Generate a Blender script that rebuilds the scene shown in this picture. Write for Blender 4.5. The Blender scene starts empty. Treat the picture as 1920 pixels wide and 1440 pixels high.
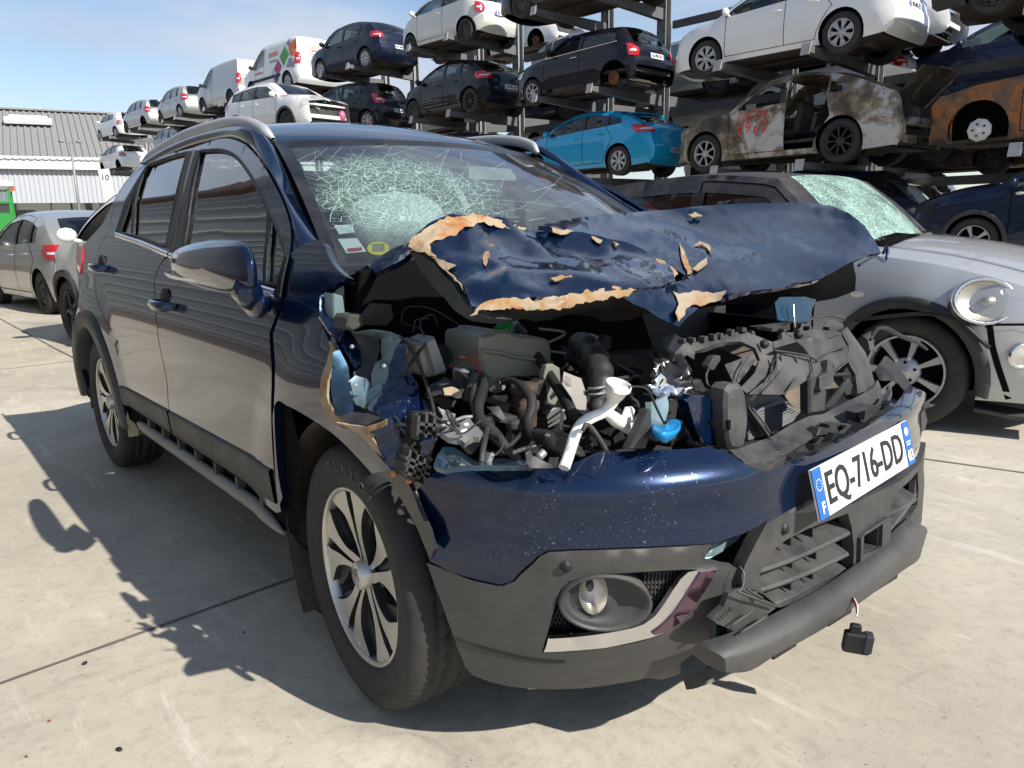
import bpy, bmesh, math, random
from math import sin, cos, pi, radians, sqrt, atan2, hypot
from mathutils import Vector, Matrix, noise, geometry
random.seed(7)
SC = bpy.context.scene
COL = SC.collection
V = Vector

# ------------------------------------------------------------------ camera
CAMP = V((1.6116, -1.6745, 1.1867)); YAW, PIT, ROL, FPX = 2.4558, -.2078, -.0189, 1443.19
_fw = V((cos(PIT)*cos(YAW), cos(PIT)*sin(YAW), sin(PIT)))
_rt = V((sin(YAW), -cos(YAW), 0)); _up = _rt.cross(_fw)
_r2 = _rt*cos(ROL)+_up*sin(ROL); _u2 = -_rt*sin(ROL)+_up*cos(ROL)
def ray(u, v): return _fw+_r2*((u-960)/FPX)-_u2*((v-720)/FPX)
def pX(u, v, X): d = ray(u, v); return CAMP+d*((X-CAMP.x)/d.x)
def pY(u, v, Y): d = ray(u, v); return CAMP+d*((Y-CAMP.y)/d.y)
def pZ(u, v, Z): d = ray(u, v); return CAMP+d*((Z-CAMP.z)/d.z)
def proj(P):
    d = V(P)-CAMP; z = d.dot(_fw)
    return 960+FPX*d.dot(_r2)/z, 720-FPX*d.dot(_u2)/z
def c1(x, y): return (80+x/3, 200+y/3)
def c2(x, y): return (80+x/3, 560+y/3)
def c3(x, y): return (520+x/2.571, 780+y/2.571)
def c4(x, y): return (520+x/2.667, 220+y/2.667)
def c5(x, y): return (580+x/4, 560+y/4)
def c6(x, y): return (820+x/4, 560+y/4)
def c7(x, y): return (1200+x/3.4286, 540+y/3.4286)
def c8(x, y): return (960+x/2.3415, 900+y/2.3415)

# ------------------------------------------------------------------ objects
def tag(o, label=None, cat=None, group=None, kind=None):
    if label: o['label'] = label
    if cat: o['category'] = cat
    if group: o['group'] = group
    if kind: o['kind'] = kind
    return o
def empty(name, loc=(0, 0, 0), rz=0, label=None, cat=None, group=None, parent=None):
    o = bpy.data.objects.new(name, None); COL.objects.link(o)
    o.location = loc; o.rotation_euler = (0, 0, rz); o.empty_display_size = .1
    if parent: o.parent = parent
    return tag(o, label, cat, group)
def link(name, me, parent=None):
    o = bpy.data.objects.new(name, me); COL.objects.link(o)
    if parent: o.parent = parent
    return o
def mesh(name, vs, fs, mats, smooth=True, idx=None):
    me = bpy.data.meshes.new(name)
    me.from_pydata([tuple(v) for v in vs], [], fs)
    for m in (mats if isinstance(mats, (list, tuple)) else [mats]): me.materials.append(m)
    me.polygons.foreach_set('use_smooth', [smooth]*len(me.polygons))
    if idx: me.polygons.foreach_set('material_index', idx)
    me.update()
    return me
class MB:
    """collects pieces of ONE part"""
    def __init__(s): s.v = []; s.f = []; s.i = []; s.sm = []
    def add(s, vs, fs, mi=0, smooth=True):
        n = len(s.v); s.v += [V(a) for a in vs]
        for f in fs: s.f.append([a+n for a in f]); s.i.append(mi); s.sm.append(smooth)
        return s
    def box(s, c, d, rot=None, mi=0, bev=.0, taper=1.0):
        c = V(c); R = rot if rot else Matrix.Identity(3)
        dx, dy, dz = d[0]/2, d[1]/2, d[2]/2
        if bev <= 0:
            vs = [c+R@V((sx*dx*(taper if sz > 0 else 1), sy*dy*(taper if sz > 0 else 1), sz*dz)) for sz in (-1, 1) for sx, sy in ((-1, -1), (1, -1), (1, 1), (-1, 1))]
            return s.add(vs, [(3, 2, 1, 0), (4, 5, 6, 7), (0, 1, 5, 4), (1, 2, 6, 5), (2, 3, 7, 6), (3, 0, 4, 7)], mi, False)
        vs = []; b = min(bev, dx*.9, dy*.9, dz*.9)
        for z, k in ((-dz, b), (-dz+b, 0), (dz-b, 0), (dz, b)):
            tp = taper if z > 0 else 1
            ex, ey = (dx-k)*tp, (dy-k)*tp
            bb = max(b-k, 0) if k else b
            bb = b*.8
            ring = [(-ex+bb, -ey), (ex-bb, -ey), (ex, -ey+bb), (ex, ey-bb), (ex-bb, ey), (-ex+bb, ey), (-ex, ey-bb), (-ex, -ey+bb)]
            vs += [c+R@V((x, y, z)) for x, y in ring]
        fs = [tuple(range(7, -1, -1)), tuple(range(24, 32))]
        for k in range(3):
            for j in range(8): fs.append((k*8+j, k*8+(j+1) % 8, k*8+8+(j+1) % 8, k*8+8+j))
        return s.add(vs, fs, mi, False)
    def tube(s, pts, r, n=8, mi=0, caps=True, close=False):
        pts = [V(p) for p in pts]; N = len(pts)
        rs = r if isinstance(r, (list, tuple)) else [r]*N
        vs = []; prev = None
        for k, p in enumerate(pts):
            a = pts[(k-1) % N] if (k > 0 or close) else p
            b = pts[(k+1) % N] if (k < N-1 or close) else p
            t = (b-a)
            if t.length < 1e-9: t = V((0, 0, 1))
            t.normalize()
            if prev is None:
                q = V((0, 0, 1)) if abs(t.z) < .9 else V((1, 0, 0))
                nrm = t.cross(q).normalized()
            else:
                nrm = prev-t*prev.dot(t)
                nrm = nrm.normalized() if nrm.length > 1e-6 else t.orthogonal().normalized()
            prev = nrm; bn = t.cross(nrm)
            for j in range(n):
                a_ = 2*pi*j/n; vs.append(p+(nrm*cos(a_)+bn*sin(a_))*rs[k])
        fs = []
        for k in range(N if close else N-1):
            k2 = (k+1) % N
            for j in range(n): fs.append((k*n+j, k*n+(j+1) % n, k2*n+(j+1) % n, k2*n+j))
        if caps and not close: fs += [tuple(range(n-1, -1, -1)), tuple((N-1)*n+j for j in range(n))]
        return s.add(vs, fs, mi)
    def bar(s, a, b, w, h, mi=0, upv=(0, 0, 1)):
        a = V(a); b = V(b); x = (b-a); L = x.length; x.normalize()
        y = V(upv).cross(x)
        y = y.normalized() if y.length > 1e-5 else x.orthogonal().normalized()
        z = x.cross(y); R = Matrix((x, y, z)).transposed()
        return s.box((a+b)/2, (L, w, h), R, mi)
    def lathe(s, prof, n, c=(0, 0, 0), axis='Y', mi=0, close=False, M=None):
        vs = []
        for r, h in prof:
            for j in range(n):
                a = 2*pi*j/n
                if axis == 'Y': p = V((r*cos(a), h, r*sin(a)))
                elif axis == 'Z': p = V((r*cos(a), r*sin(a), h))
                else: p = V((h, r*cos(a), r*sin(a)))
                if M: p = M@p
                vs.append(p+V(c))
        fs = []
        for k in range(len(prof)-1):
            for j in range(n): fs.append((k*n+j, k*n+(j+1) % n, (k+1)*n+(j+1) % n, (k+1)*n+j))
        return s.add(vs, fs, mi)
    def grid(s, rows, mi=0, closeu=False, smooth=True):
        m = len(rows[0]); vs = [p for r in rows for p in r]; fs = []
        for k in range(len(rows)-1):
            for j in range(m-1 if not closeu else m):
                fs.append((k*m+j, k*m+(j+1) % m, (k+1)*m+(j+1) % m, (k+1)*m+j))
        return s.add(vs, fs, mi, smooth)
    def ball(s, c, r, n=10, m=7, mi=0, M=None):
        rr = r if isinstance(r, (list, tuple)) else (r, r, r)
        rows = []
        for k in range(m+1):
            t = pi*k/m
            row = []
            for j in range(n):
                p = V((rr[0]*sin(t)*cos(2*pi*j/n), rr[1]*sin(t)*sin(2*pi*j/n), rr[2]*cos(t)))
                if M: p = M@p
                row.append(p+V(c))
            rows.append(row)
        return s.grid(rows, mi, True)
    def mirror(s):
        n = len(s.v); k = len(s.f)
        s.v += [V((p.x, -p.y, p.z)) for p in s.v]
        for i in range(k): s.f.append([a+n for a in reversed(s.f[i])]); s.i.append(s.i[i]); s.sm.append(s.sm[i])
        return s
    def me(s, name, mats):
        m = bpy.data.meshes.new(name); m.from_pydata([tuple(p) for p in s.v], [], s.f)
        for a in (mats if isinstance(mats, (list, tuple)) else [mats]): m.materials.append(a)
        m.polygons.foreach_set('use_smooth', s.sm); m.polygons.foreach_set('material_index', s.i)
        m.update(); return m
    def build(s, name, mats, parent=None, fn=None):
        if fn: s.v = [fn(p) for p in s.v]
        return link(name, s.me(name, mats), parent)

# ------------------------------------------------------------------ curves and panels
def cr(pts, n=5, closed=False):
    """Catmull-Rom through points (tuples of any length)"""
    P = [tuple(p) for p in pts]; N = len(P); out = []
    D = len(P[0])
    rng = range(N) if closed else range(N-1)
    for i in rng:
        p1, p2 = P[i], P[(i+1) % N]
        p0 = P[(i-1) % N] if (closed or i > 0) else tuple(2*a-b for a, b in zip(p1, p2))
        p3 = P[(i+2) % N] if (closed or i < N-2) else tuple(2*b-a for a, b in zip(p1, p2))
        for k in range(n):
            t = k/n
            out.append(tuple(.5*(2*p1[d]+(p2[d]-p0[d])*t+(2*p0[d]-5*p1[d]+4*p2[d]-p3[d])*t*t+(3*p1[d]-p0[d]-3*p2[d]+p3[d])*t**3) for d in range(D)))
    if not closed: out.append(P[-1])
    return out
def crv(pts, n=5, closed=False): return [V(p) for p in cr(pts, n, closed)]
def resamp(pts, n):
    pts = [V(p) for p in pts]; L = [0]
    for a, b in zip(pts, pts[1:]): L.append(L[-1]+(b-a).length)
    out = []; k = 0
    for i in range(n):
        s = L[-1]*i/(n-1)
        while k < len(L)-2 and L[k+1] < s: k += 1
        d = L[k+1]-L[k]; t = (s-L[k])/d if d > 1e-12 else 0
        out.append(pts[k].lerp(pts[k+1], min(1, max(0, t))))
    return out
def lut(z, xs, ys):
    if z <= xs[0]: return ys[0]
    for i in range(len(xs)-1):
        if z <= xs[i+1]:
            t = (z-xs[i])/(xs[i+1]-xs[i]); return ys[i]+(ys[i+1]-ys[i])*t
    return ys[-1]
def slut(z, xs, ys):
    """smooth (monotone-ish Hermite) table"""
    n = len(xs)
    if z <= xs[0]: return ys[0]
    if z >= xs[-1]: return ys[-1]
    i = 0
    while z > xs[i+1]: i += 1
    def m(k):
        if k == 0: return (ys[1]-ys[0])/(xs[1]-xs[0])
        if k == n-1: return (ys[-1]-ys[-2])/(xs[-1]-xs[-2])
        return .5*((ys[k]-ys[k-1])/(xs[k]-xs[k-1])+(ys[k+1]-ys[k])/(xs[k+1]-xs[k]))
    h = xs[i+1]-xs[i]; t = (z-xs[i])/h
    return ((2*t**3-3*t*t+1)*ys[i]+(t**3-2*t*t+t)*h*m(i)+(-2*t**3+3*t*t)*ys[i+1]+(t**3-t*t)*h*m(i+1))
def pip(x, y, P):
    c = False; j = len(P)-1
    for i in range(len(P)):
        xi, yi = P[i][0], P[i][1]; xj, yj = P[j][0], P[j][1]
        if (yi > y) != (yj > y) and x < (xj-xi)*(y-yi)/(yj-yi)+xi: c = not c
        j = i
    return c
def segd(x, y, P, closed=True):
    best = 1e9; n = len(P)
    for i in range(n if closed else n-1):
        ax, ay = P[i][0], P[i][1]; bx, by = P[(i+1) % n][0], P[(i+1) % n][1]
        dx, dy = bx-ax, by-ay; l = dx*dx+dy*dy
        t = 0 if l < 1e-14 else max(0, min(1, ((x-ax)*dx+(y-ay)*dy)/l))
        d = (x-ax-t*dx)**2+(y-ay-t*dy)**2
        if d < best: best = d
    return sqrt(best)
def densify(P, step, closed=True):
    out = []; n = len(P)
    for i in range(n if closed else n-1):
        a = P[i]; b = P[(i+1) % n]; l = hypot(b[0]-a[0], b[1]-a[1]); k = max(1, int(math.ceil(l/step)))
        for j in range(k): out.append((a[0]+(b[0]-a[0])*j/k, a[1]+(b[1]-a[1])*j/k))
    if not closed: out.append((P[-1][0], P[-1][1]))
    return out
def cdt(outline, holes=(), step=.1, lines=(), extra=(), jit=0):
    """constrained triangulation of a polygon with holes -> (points2d, tris)"""
    vs = []; es = []
    polys = [densify(outline, step)]+[densify(h, step) for h in holes]
    for P in polys:
        n0 = len(vs); vs += P; k = len(P)
        es += [(n0+i, n0+(i+1) % k) for i in range(k)]
    for l in lines:
        P = densify(l, step, False); n0 = len(vs); vs += P
        es += [(n0+i, n0+i+1) for i in range(len(P)-1)]
    xs = [p[0] for p in outline]; ys = [p[1] for p in outline]
    O = polys[0]; H = polys[1:]; LL = [densify(l, step, False) for l in lines]
    y = min(ys)+step*.5; row = 0
    while y < max(ys):
        x = min(xs)+step*(.5 if row % 2 else .99)
        while x < max(xs):
            xx = x+random.uniform(-jit, jit)*step; yy = y+random.uniform(-jit, jit)*step
            if pip(xx, yy, O) and not any(pip(xx, yy, h) for h in H) and segd(xx, yy, O) > step*.45 and all(segd(xx, yy, h) > step*.45 for h in H) and all(segd(xx, yy, l, False) > step*.4 for l in LL):
                vs.append((xx, yy))
            x += step
        y += step*.87; row += 1
    vs += list(extra)
    r = geometry.delaunay_2d_cdt([V(p).to_2d() if len(p) > 2 else V((p[0], p[1])) for p in vs], es, [], 0, 1e-6)
    P2 = [(p.x, p.y) for p in r[0]]; T = []
    for f in r[2]:
        cx = sum(P2[i][0] for i in f)/3; cy = sum(P2[i][1] for i in f)/3
        if pip(cx, cy, outline) and not any(pip(cx, cy, h) for h in holes):
            a, b, c = f
            if (P2[b][0]-P2[a][0])*(P2[c][1]-P2[a][1])-(P2[b][1]-P2[a][1])*(P2[c][0]-P2[a][0]) < 0: f = [a, c, b]
            T.append(tuple(f))
    return P2, T
def bound_edges(T):
    c = {}
    for f in T:
        for i in range(len(f)):
            e = (f[i], f[(i+1) % len(f)]); c[e] = 1
    return [e for e in c if (e[1], e[0]) not in c]
def vnorms(P, T):
    N = [V() for _ in P]
    for f in T:
        n = (P[f[1]]-P[f[0]]).cross(P[f[2]]-P[f[0]])
        for i in f: N[i] += n
    return [n.normalized() if n.length > 0 else V((0, 0, 1)) for n in N]
def sheet(mb, P, T, flip=False, rim=.012, off=0, mi=0, mirim=None):
    """3D triangulated skin with a folded-in edge"""
    T = [tuple(reversed(f)) for f in T] if flip else T
    N = vnorms(P, T)
    Q = [p+n*off for p, n in zip(P, N)]
    mb.add(Q, T, mi)
    if rim:
        be = bound_edges(T); vs = []; fs = []
        for a, b in be:
            k = len(vs); vs += [Q[b], Q[a], Q[a]-N[a]*rim, Q[b]-N[b]*rim]; fs.append((k, k+1, k+2, k+3))
        mb.add(vs, fs, mi if mirim is None else mirim, False)
    return Q, N
def inv2(fn, u, v, g, it=40):
    """parameters (a,b) of a surface fn whose point projects to pixel (u,v)"""
    a, b = g
    for _ in range(it):
        x, y = proj(fn(a, b)); ex, ey = u-x, v-y
        if abs(ex)+abs(ey) < .02: break
        h = 1e-4
        xa, ya = proj(fn(a+h, b)); xb, yb = proj(fn(a, b+h))
        A, B, C_, D = (xa-x)/h, (xb-x)/h, (ya-y)/h, (yb-y)/h
        det = A*D-B*C_
        if abs(det) < 1e-6: break
        da = (D*ex-B*ey)/det; db = (-C_*ex+A*ey)/det
        m = max(abs(da), abs(db)); k = min(1, .25/m) if m > 0 else 1
        a += da*k; b += db*k
    return a, b
def ribbon(mb, pts, nrm, w, mi=0, lift=.0015):
    """thin strip lying on a surface along pts with normals nrm"""
    rows = []
    for i, p in enumerate(pts):
        t = pts[min(i+1, len(pts)-1)]-pts[max(i-1, 0)]
        n = nrm[i] if isinstance(nrm, list) else nrm
        s = t.cross(n)
        s = s.normalized()*w/2 if s.length > 1e-9 else V()
        rows.append([p+n*lift-s, p+n*lift+s])
    mb.grid(rows, mi)
_txt = {}
def text_me(body, size, mat, ext=.002, bold=0, sx=1.0, shear=0):
    c = bpy.data.curves.new('txt', 'FONT'); c.body = body; c.size = size; c.extrude = ext; c.align_x = 'CENTER'; c.align_y = 'CENTER'
    c.offset = bold; c.resolution_u = 3; c.shear = shear
    o = bpy.data.objects.new('txt', c); COL.objects.link(o)
    bpy.context.view_layer.update()
    me = bpy.data.meshes.new_from_object(o.evaluated_get(bpy.context.evaluated_depsgraph_get()))
    bpy.data.objects.remove(o); bpy.data.curves.remove(c)
    me.materials.clear(); me.materials.append(mat)
    for p in me.polygons: p.material_index = 0
    if sx != 1: me.transform(Matrix.Diagonal((sx, 1, 1, 1)))
    return me
def frame(x, y, z, loc):
    M = Matrix((V(x).normalized(), V(y).normalized(), V(z).normalized())).transposed().to_4x4(); M.translation = V(loc); return M
# ------------------------------------------------------------------ materials
def nt(name):
    m = bpy.data.materials.new(name); m.use_nodes = True; t = m.node_tree; t.nodes.clear()
    out = t.nodes.new('ShaderNodeOutputMaterial'); return m, t, out
def nd(t, typ, **kw):
    n = t.nodes.new(typ)
    for k, v in kw.items():
        if k in n.inputs: n.inputs[k].default_value = v
        else: setattr(n, k, v)
    return n
def c4_(c): return (c[0], c[1], c[2], 1)
def ramp(t, fac, stops):
    r = nd(t, 'ShaderNodeValToRGB'); e = r.color_ramp.elements
    while len(e) < len(stops): e.new(.5)
    for x, (p, c) in zip(e, stops): x.position = p; x.color = c4_(c) if isinstance(c, (tuple, list)) else (c, c, c, 1)
    t.links.new(fac, r.inputs[0]); return r.outputs[0]
def noise_t(t, scale, detail=5, rough=.6, vec=None, dist=0):
    n = nd(t, 'ShaderNodeTexNoise'); n.inputs['Scale'].default_value = scale; n.inputs['Detail'].default_value = detail
    n.inputs['Roughness'].default_value = rough; n.inputs['Distortion'].default_value = dist
    if vec is None:
        tc = nd(t, 'ShaderNodeTexCoord'); vec = tc.outputs['Object']
    t.links.new(vec, n.inputs['Vector']); return n.outputs[0]
def mixc(t, fac, a, b, mode='MIX'):
    m = nd(t, 'ShaderNodeMix'); m.data_type = 'RGBA'; m.blend_type = mode
    for s, x in ((m.inputs[0], fac), (m.inputs[6], a), (m.inputs[7], b)):
        if hasattr(x, 'node'): t.links.new(x, s)
        elif isinstance(x, (int, float)): s.default_value = x
        else: s.default_value = c4_(x)
    return m.outputs[2]
def mathn(t, op, a, b=0):
    m = nd(t, 'ShaderNodeMath', operation=op)
    for s, x in ((m.inputs[0], a), (m.inputs[1], b)):
        if hasattr(x, 'node'): t.links.new(x, s)
        else: s.default_value = x
    return m.outputs[0]
def bump(t, b, h, s, d=.002):
    n = nd(t, 'ShaderNodeBump'); n.inputs['Strength'].default_value = s; n.inputs['Distance'].default_value = d
    t.links.new(h, n.inputs['Height']); t.links.new(n.outputs[0], b.inputs['Normal'])
def simple(name, col, rough=.5, metal=0, dirt=0, dcol=(.22, .2, .17), coat=0, bmp=0, bscale=60, var=.0, spec=.5):
    m, t, out = nt(name); b = nd(t, 'ShaderNodeBsdfPrincipled'); t.links.new(b.outputs[0], out.inputs[0])
    b.inputs['Roughness'].default_value = rough; b.inputs['Metallic'].default_value = metal; b.inputs['Coat Weight'].default_value = coat
    b.inputs['Specular IOR Level'].default_value = spec
    b.inputs['Base Color'].default_value = c4_(col); c = None
    if var:
        f = noise_t(t, 9, 6, .65); c = mixc(t, f, tuple(a*(1-var) for a in col), tuple(min(1, a*(1+var)) for a in col))
    if dirt:
        f = noise_t(t, 4.5, 8, .7); f2 = ramp(t, f, [(.42, 0), (.72, dirt)])
        c = mixc(t, f2, c if c else col, dcol)
        r = ramp(t, f, [(.4, rough), (.75, min(1, rough+.35))]); t.links.new(r, b.inputs['Roughness'])
    if c: t.links.new(c, b.inputs['Base Color'])
    if bmp: bump(t, b, noise_t(t, bscale, 4), bmp)
    return m
def paint(name, col, metal=.25, rough=.38, dust=.25, specks=0, flake=.0, wav=0, cw=1):
    m, t, out = nt(name); b = nd(t, 'ShaderNodeBsdfPrincipled'); t.links.new(b.outputs[0], out.inputs[0])
    b.inputs['Metallic'].default_value = metal; b.inputs['Coat Weight'].default_value = cw; b.inputs['Specular IOR Level'].default_value = .15; b.inputs['Coat Roughness'].default_value = .04
    tc = nd(t, 'ShaderNodeTexCoord'); ob = tc.outputs['Object']
    f = noise_t(t, 3.1, 8, .7, ob); d = ramp(t, f, [(.38, 0), (.78, dust)])
    # dust settles on faces that look up
    g = nd(t, 'ShaderNodeNewGeometry'); sx = nd(t, 'ShaderNodeSeparateXYZ'); t.links.new(g.outputs['Normal'], sx.inputs[0])
    up = ramp(t, sx.outputs[2], [(.3, .45), (.9, 1.0)])
    d = mathn(t, 'MULTIPLY', d, up)
    c = mixc(t, d, col, (.22, .21, .19))
    t.links.new(ramp(t, d, [(0, rough), (.3, .6)]), b.inputs['Roughness'])
    if specks:
        s1 = noise_t(t, 190, 3, .6, ob); s2 = noise_t(t, 4.0, 4, .6, ob)
        sp = mathn(t, 'MULTIPLY', ramp(t, s1, [(.63, 0), (.70, 1)]), ramp(t, s2, [(.5, 0), (.68, specks)]))
        c = mixc(t, sp, c, (.5, .47, .42))
        t.links.new(ramp(t, sp, [(0, .04), (.5, .7)]), b.inputs['Coat Roughness'])
    t.links.new(c, b.inputs['Base Color'])
    if wav:
        n = nd(t, 'ShaderNodeBump'); n.inputs['Strength'].default_value = wav; n.inputs['Distance'].default_value = .01
        t.links.new(noise_t(t, 3.0, 1, .4, ob), n.inputs['Height']); t.links.new(n.outputs[0], b.inputs['Coat Normal']); t.links.new(n.outputs[0], b.inputs['Normal'])
    return m
def glass(name, tint=(.25, .3, .3), refl=1.45, dirt=.0, gl=1.0):
    m, t, out = nt(name)
    tr = nd(t, 'ShaderNodeBsdfTransparent'); tr.inputs[0].default_value = c4_(tint)
    g = nd(t, 'ShaderNodeBsdfGlossy'); g.inputs['Roughness'].default_value = .02; g.inputs[0].default_value = (gl, gl, gl, 1)
    lw = nd(t, 'ShaderNodeLayerWeight'); lw.inputs[0].default_value = .5; f0 = ((refl-1)/(refl+1))**2*1.7
    fq = mathn(t, 'ADD', mathn(t, 'MULTIPLY', mathn(t, 'POWER', lw.outputs['Facing'], 4.2), 1-f0), f0)
    mx = nd(t, 'ShaderNodeMixShader'); t.links.new(fq, mx.inputs[0]); t.links.new(tr.outputs[0], mx.inputs[1]); t.links.new(g.outputs[0], mx.inputs[2])
    last = mx.outputs[0]
    if dirt:
        df = nd(t, 'ShaderNodeBsdfDiffuse'); df.inputs[0].default_value = (.42, .42, .4, 1)
        f = noise_t(t, 5, 8, .7); k = ramp(t, f, [(.35, dirt*.15), (.8, dirt)])
        m2 = nd(t, 'ShaderNodeMixShader'); t.links.new(k, m2.inputs[0]); t.links.new(last, m2.inputs[1]); t.links.new(df.outputs[0], m2.inputs[2]); last = m2.outputs[0]
    t.links.new(last, out.inputs[0]); return m
def burnt(name, stops, scale=2.2, rough=.8, bmp=.5):
    m, t, out = nt(name); b = nd(t, 'ShaderNodeBsdfPrincipled'); t.links.new(b.outputs[0], out.inputs[0])
    tc = nd(t, 'ShaderNodeTexCoord')
    f = noise_t(t, scale, 9, .68, tc.outputs['Object'], .6)
    t.links.new(ramp(t, f, stops), b.inputs['Base Color']); b.inputs['Roughness'].default_value = rough
    bump(t, b, noise_t(t, scale*9, 5, .7, tc.outputs['Object']), bmp, .006)
    return m
M = {}
M['navy'] = paint('navy_paint', (.002, .011, .040), .42, .24, .0, .5, wav=.0)
M['navy_clean'] = paint('navy_paint_clean', (.0016, .0085, .030), .35, .20, .0, .0)
M['navy_in'] = paint('navy_inner_paint', (.008, .038, .070), .6, .35, .2)
M['primer_blue'] = simple('pale_primer_blue', (.20, .29, .32), .38, .5, dirt=.75, dcol=(.04, .055, .065), coat=.3)
M['plastic'] = simple('grey_plastic', (.030, .031, .033), .48, dirt=.22, bmp=.15, bscale=350, spec=.4)
M['plastic_black'] = simple('black_plastic', (.011, .011, .012), .42, dirt=.2, dcol=(.14, .13, .115), spec=.3)
M['plastic_dusty'] = simple('dusty_plastic', (.026, .026, .027), .5, dirt=.5, dcol=(.15, .142, .13), bmp=.1, bscale=120)
M['clad'] = simple('cladding_plastic', (.042, .042, .042), .45, dirt=.35, dcol=(.13, .12, .11), spec=.45)
M['gloss_black'] = simple('gloss_black_trim', (.010, .010, .011), .16, dirt=.12)
M['rubber'] = simple('tyre_rubber', (.018, .018, .018), .75, dirt=.55, dcol=(.085, .078, .07), bmp=.25, bscale=90)
M['alu'] = simple('machined_alloy', (.62, .60, .56), .30, .85, dirt=.35, dcol=(.35, .33, .3))
M['silver_rim'] = simple('silver_rim', (.50, .50, .50), .35, .6, dirt=.3)
M['dark_rim'] = simple('dark_rim', (.022, .022, .024), .35, .2, dirt=.2)
M['steel_rim'] = simple('steel_rim', (.03, .03, .032), .5, .3, dirt=.4)
M['chrome'] = simple('chrome', (.75, .75, .76), .10, 1, dirt=.15)
M['rail'] = simple('satin_rail', (.45, .46, .48), .38, .35, dirt=.15)
M['sidebar'] = simple('grey_side_bar', (.20, .195, .185), .45, .1, dirt=.3)
M['galv'] = simple('galvanised_steel', (.30, .31, .32), .5, .55, dirt=.4, dcol=(.2, .2, .2), var=.2)
M['galv_cap'] = simple('arm_end_cap', (.45, .45, .44), .55, .2, dirt=.3)
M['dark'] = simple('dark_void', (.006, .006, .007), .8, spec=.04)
M['under'] = simple('underbody', (.035, .028, .022), .8, dirt=.5, dcol=(.11, .075, .05))
M['liner'] = simple('wheel_liner', (.07, .058, .045), .85, dirt=.8, dcol=(.25, .195, .14), bmp=.4, bscale=40)
M['seat'] = simple('seat_fabric', (.03, .03, .032), .9, dirt=.2)
M['cabin'] = simple('cabin_trim', (.022, .023, .026), .7)
M['glass'] = glass('dark_glass', (.46, .54, .53), 1.5)
M['glass_clear'] = glass('clear_glass', (.6, .68, .66), 1.45)
M['glass_hero'] = glass('side_glass', (.16, .20, .20), 2.0, .03)
M['glass_priv'] = glass('privacy_glass', (.03, .035, .04), 2.0, .02)
M['screen'] = glass('windscreen_glass', (.50, .60, .60), 1.62, .11)
M['screen_bg'] = glass('windscreen_tinted', (.2, .25, .27), 1.5, .04)
m = M['screen']; t = m.node_tree; out = [n for n in t.nodes if n.type == 'OUTPUT_MATERIAL'][0]; last = out.inputs[0].links[0].from_socket
tc = nd(t, 'ShaderNodeTexCoord'); ob = tc.outputs['Object']
va = nd(t, 'ShaderNodeVectorMath', operation='SUBTRACT'); va.inputs[1].default_value = (-.50, -.34, 1.30); t.links.new(ob, va.inputs[0])
ln = nd(t, 'ShaderNodeVectorMath', operation='LENGTH'); t.links.new(va.outputs[0], ln.inputs[0])
wob = noise_t(t, 7, 4, .6, ob); dd = mathn(t, 'ADD', ln.outputs['Value'], mathn(t, 'MULTIPLY', mathn(t, 'SUBTRACT', wob, .5), .22))
fal = ramp(t, dd, [(.02, .85), (.20, .75), (.34, .0)])
ms = None
for sc_, th_, wt in ((26, .030, 1.0), (58, .030, .8), (120, .05, .5)):
    vv = nd(t, 'ShaderNodeTexVoronoi', feature='DISTANCE_TO_EDGE'); vv.inputs['Scale'].default_value = sc_
    nz = nd(t, 'ShaderNodeTexNoise'); nz.inputs['Scale'].default_value = 14; t.links.new(ob, nz.inputs['Vector'])
    sv = nd(t, 'ShaderNodeVectorMath', operation='SCALE'); sv.inputs['Scale'].default_value = .05; t.links.new(nz.outputs[1], sv.inputs[0])
    ad = nd(t, 'ShaderNodeVectorMath', operation='ADD'); t.links.new(ob, ad.inputs[0]); t.links.new(sv.outputs[0], ad.inputs[1]); t.links.new(ad.outputs[0], vv.inputs['Vector'])
    e_ = ramp(t, vv.outputs['Distance'], [(0, wt), (th_, 0)]); ms = e_ if ms is None else mathn(t, 'MAXIMUM', ms, e_)
k_ = mathn(t, 'MULTIPLY', mathn(t, 'ADD', ms, .10), fal)
df = nd(t, 'ShaderNodeBsdfDiffuse'); df.inputs[0].default_value = (.40, .56, .50, 1)
m2 = nd(t, 'ShaderNodeMixShader'); t.links.new(k_, m2.inputs[0]); t.links.new(last, m2.inputs[1]); t.links.new(df.outputs[0], m2.inputs[2]); t.links.new(m2.outputs[0], out.inputs[0])
M['crack'] = simple('cracked_glass_edge', (.40, .58, .51), .4)
M['red_lamp'] = simple('red_lamp', (.42, .012, .02), .12, coat=1)
M['white_lamp'] = simple('clear_lamp', (.6, .58, .57), .12, coat=1)
M['lens'] = glass('lamp_lens', (.9, .9, .88), 1.5)
M['plate_w'] = simple('plate_white', (.74, .75, .75), .4, dirt=.12)
M['plate_b'] = simple('plate_blue', (.01, .11, .38), .4)
M['ink'] = simple('plate_black', (.008, .008, .008), .5)
M['white'] = simple('white_plastic', (.80, .79, .76), .35, dirt=.08)
M['rustpaint'] = burnt('flaked_filler_edge', [(.30, (.33, .275, .205)), (.48, (.29, .225, .15)), (.58, (.27, .15, .06)), (.70, (.20, .07, .02))], 9, .8, .4)
M['rustorange'] = burnt('orange_rust_edge', [(.30, (.35, .29, .21)), (.47, (.33, .25, .155)), (.56, (.33, .13, .04)), (.70, (.28, .085, .02))], 11, .85, .5)
M['rust'] = burnt('rust', [(.3, (.10, .035, .015)), (.55, (.18, .06, .02)), (.75, (.05, .03, .025))], 6)
M['cream'] = simple('cream_trim', (.55, .52, .44), .8)
M['airbag'] = simple('airbag_cloth', (.72, .74, .72), .9, bmp=.4, bscale=30)
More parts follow.
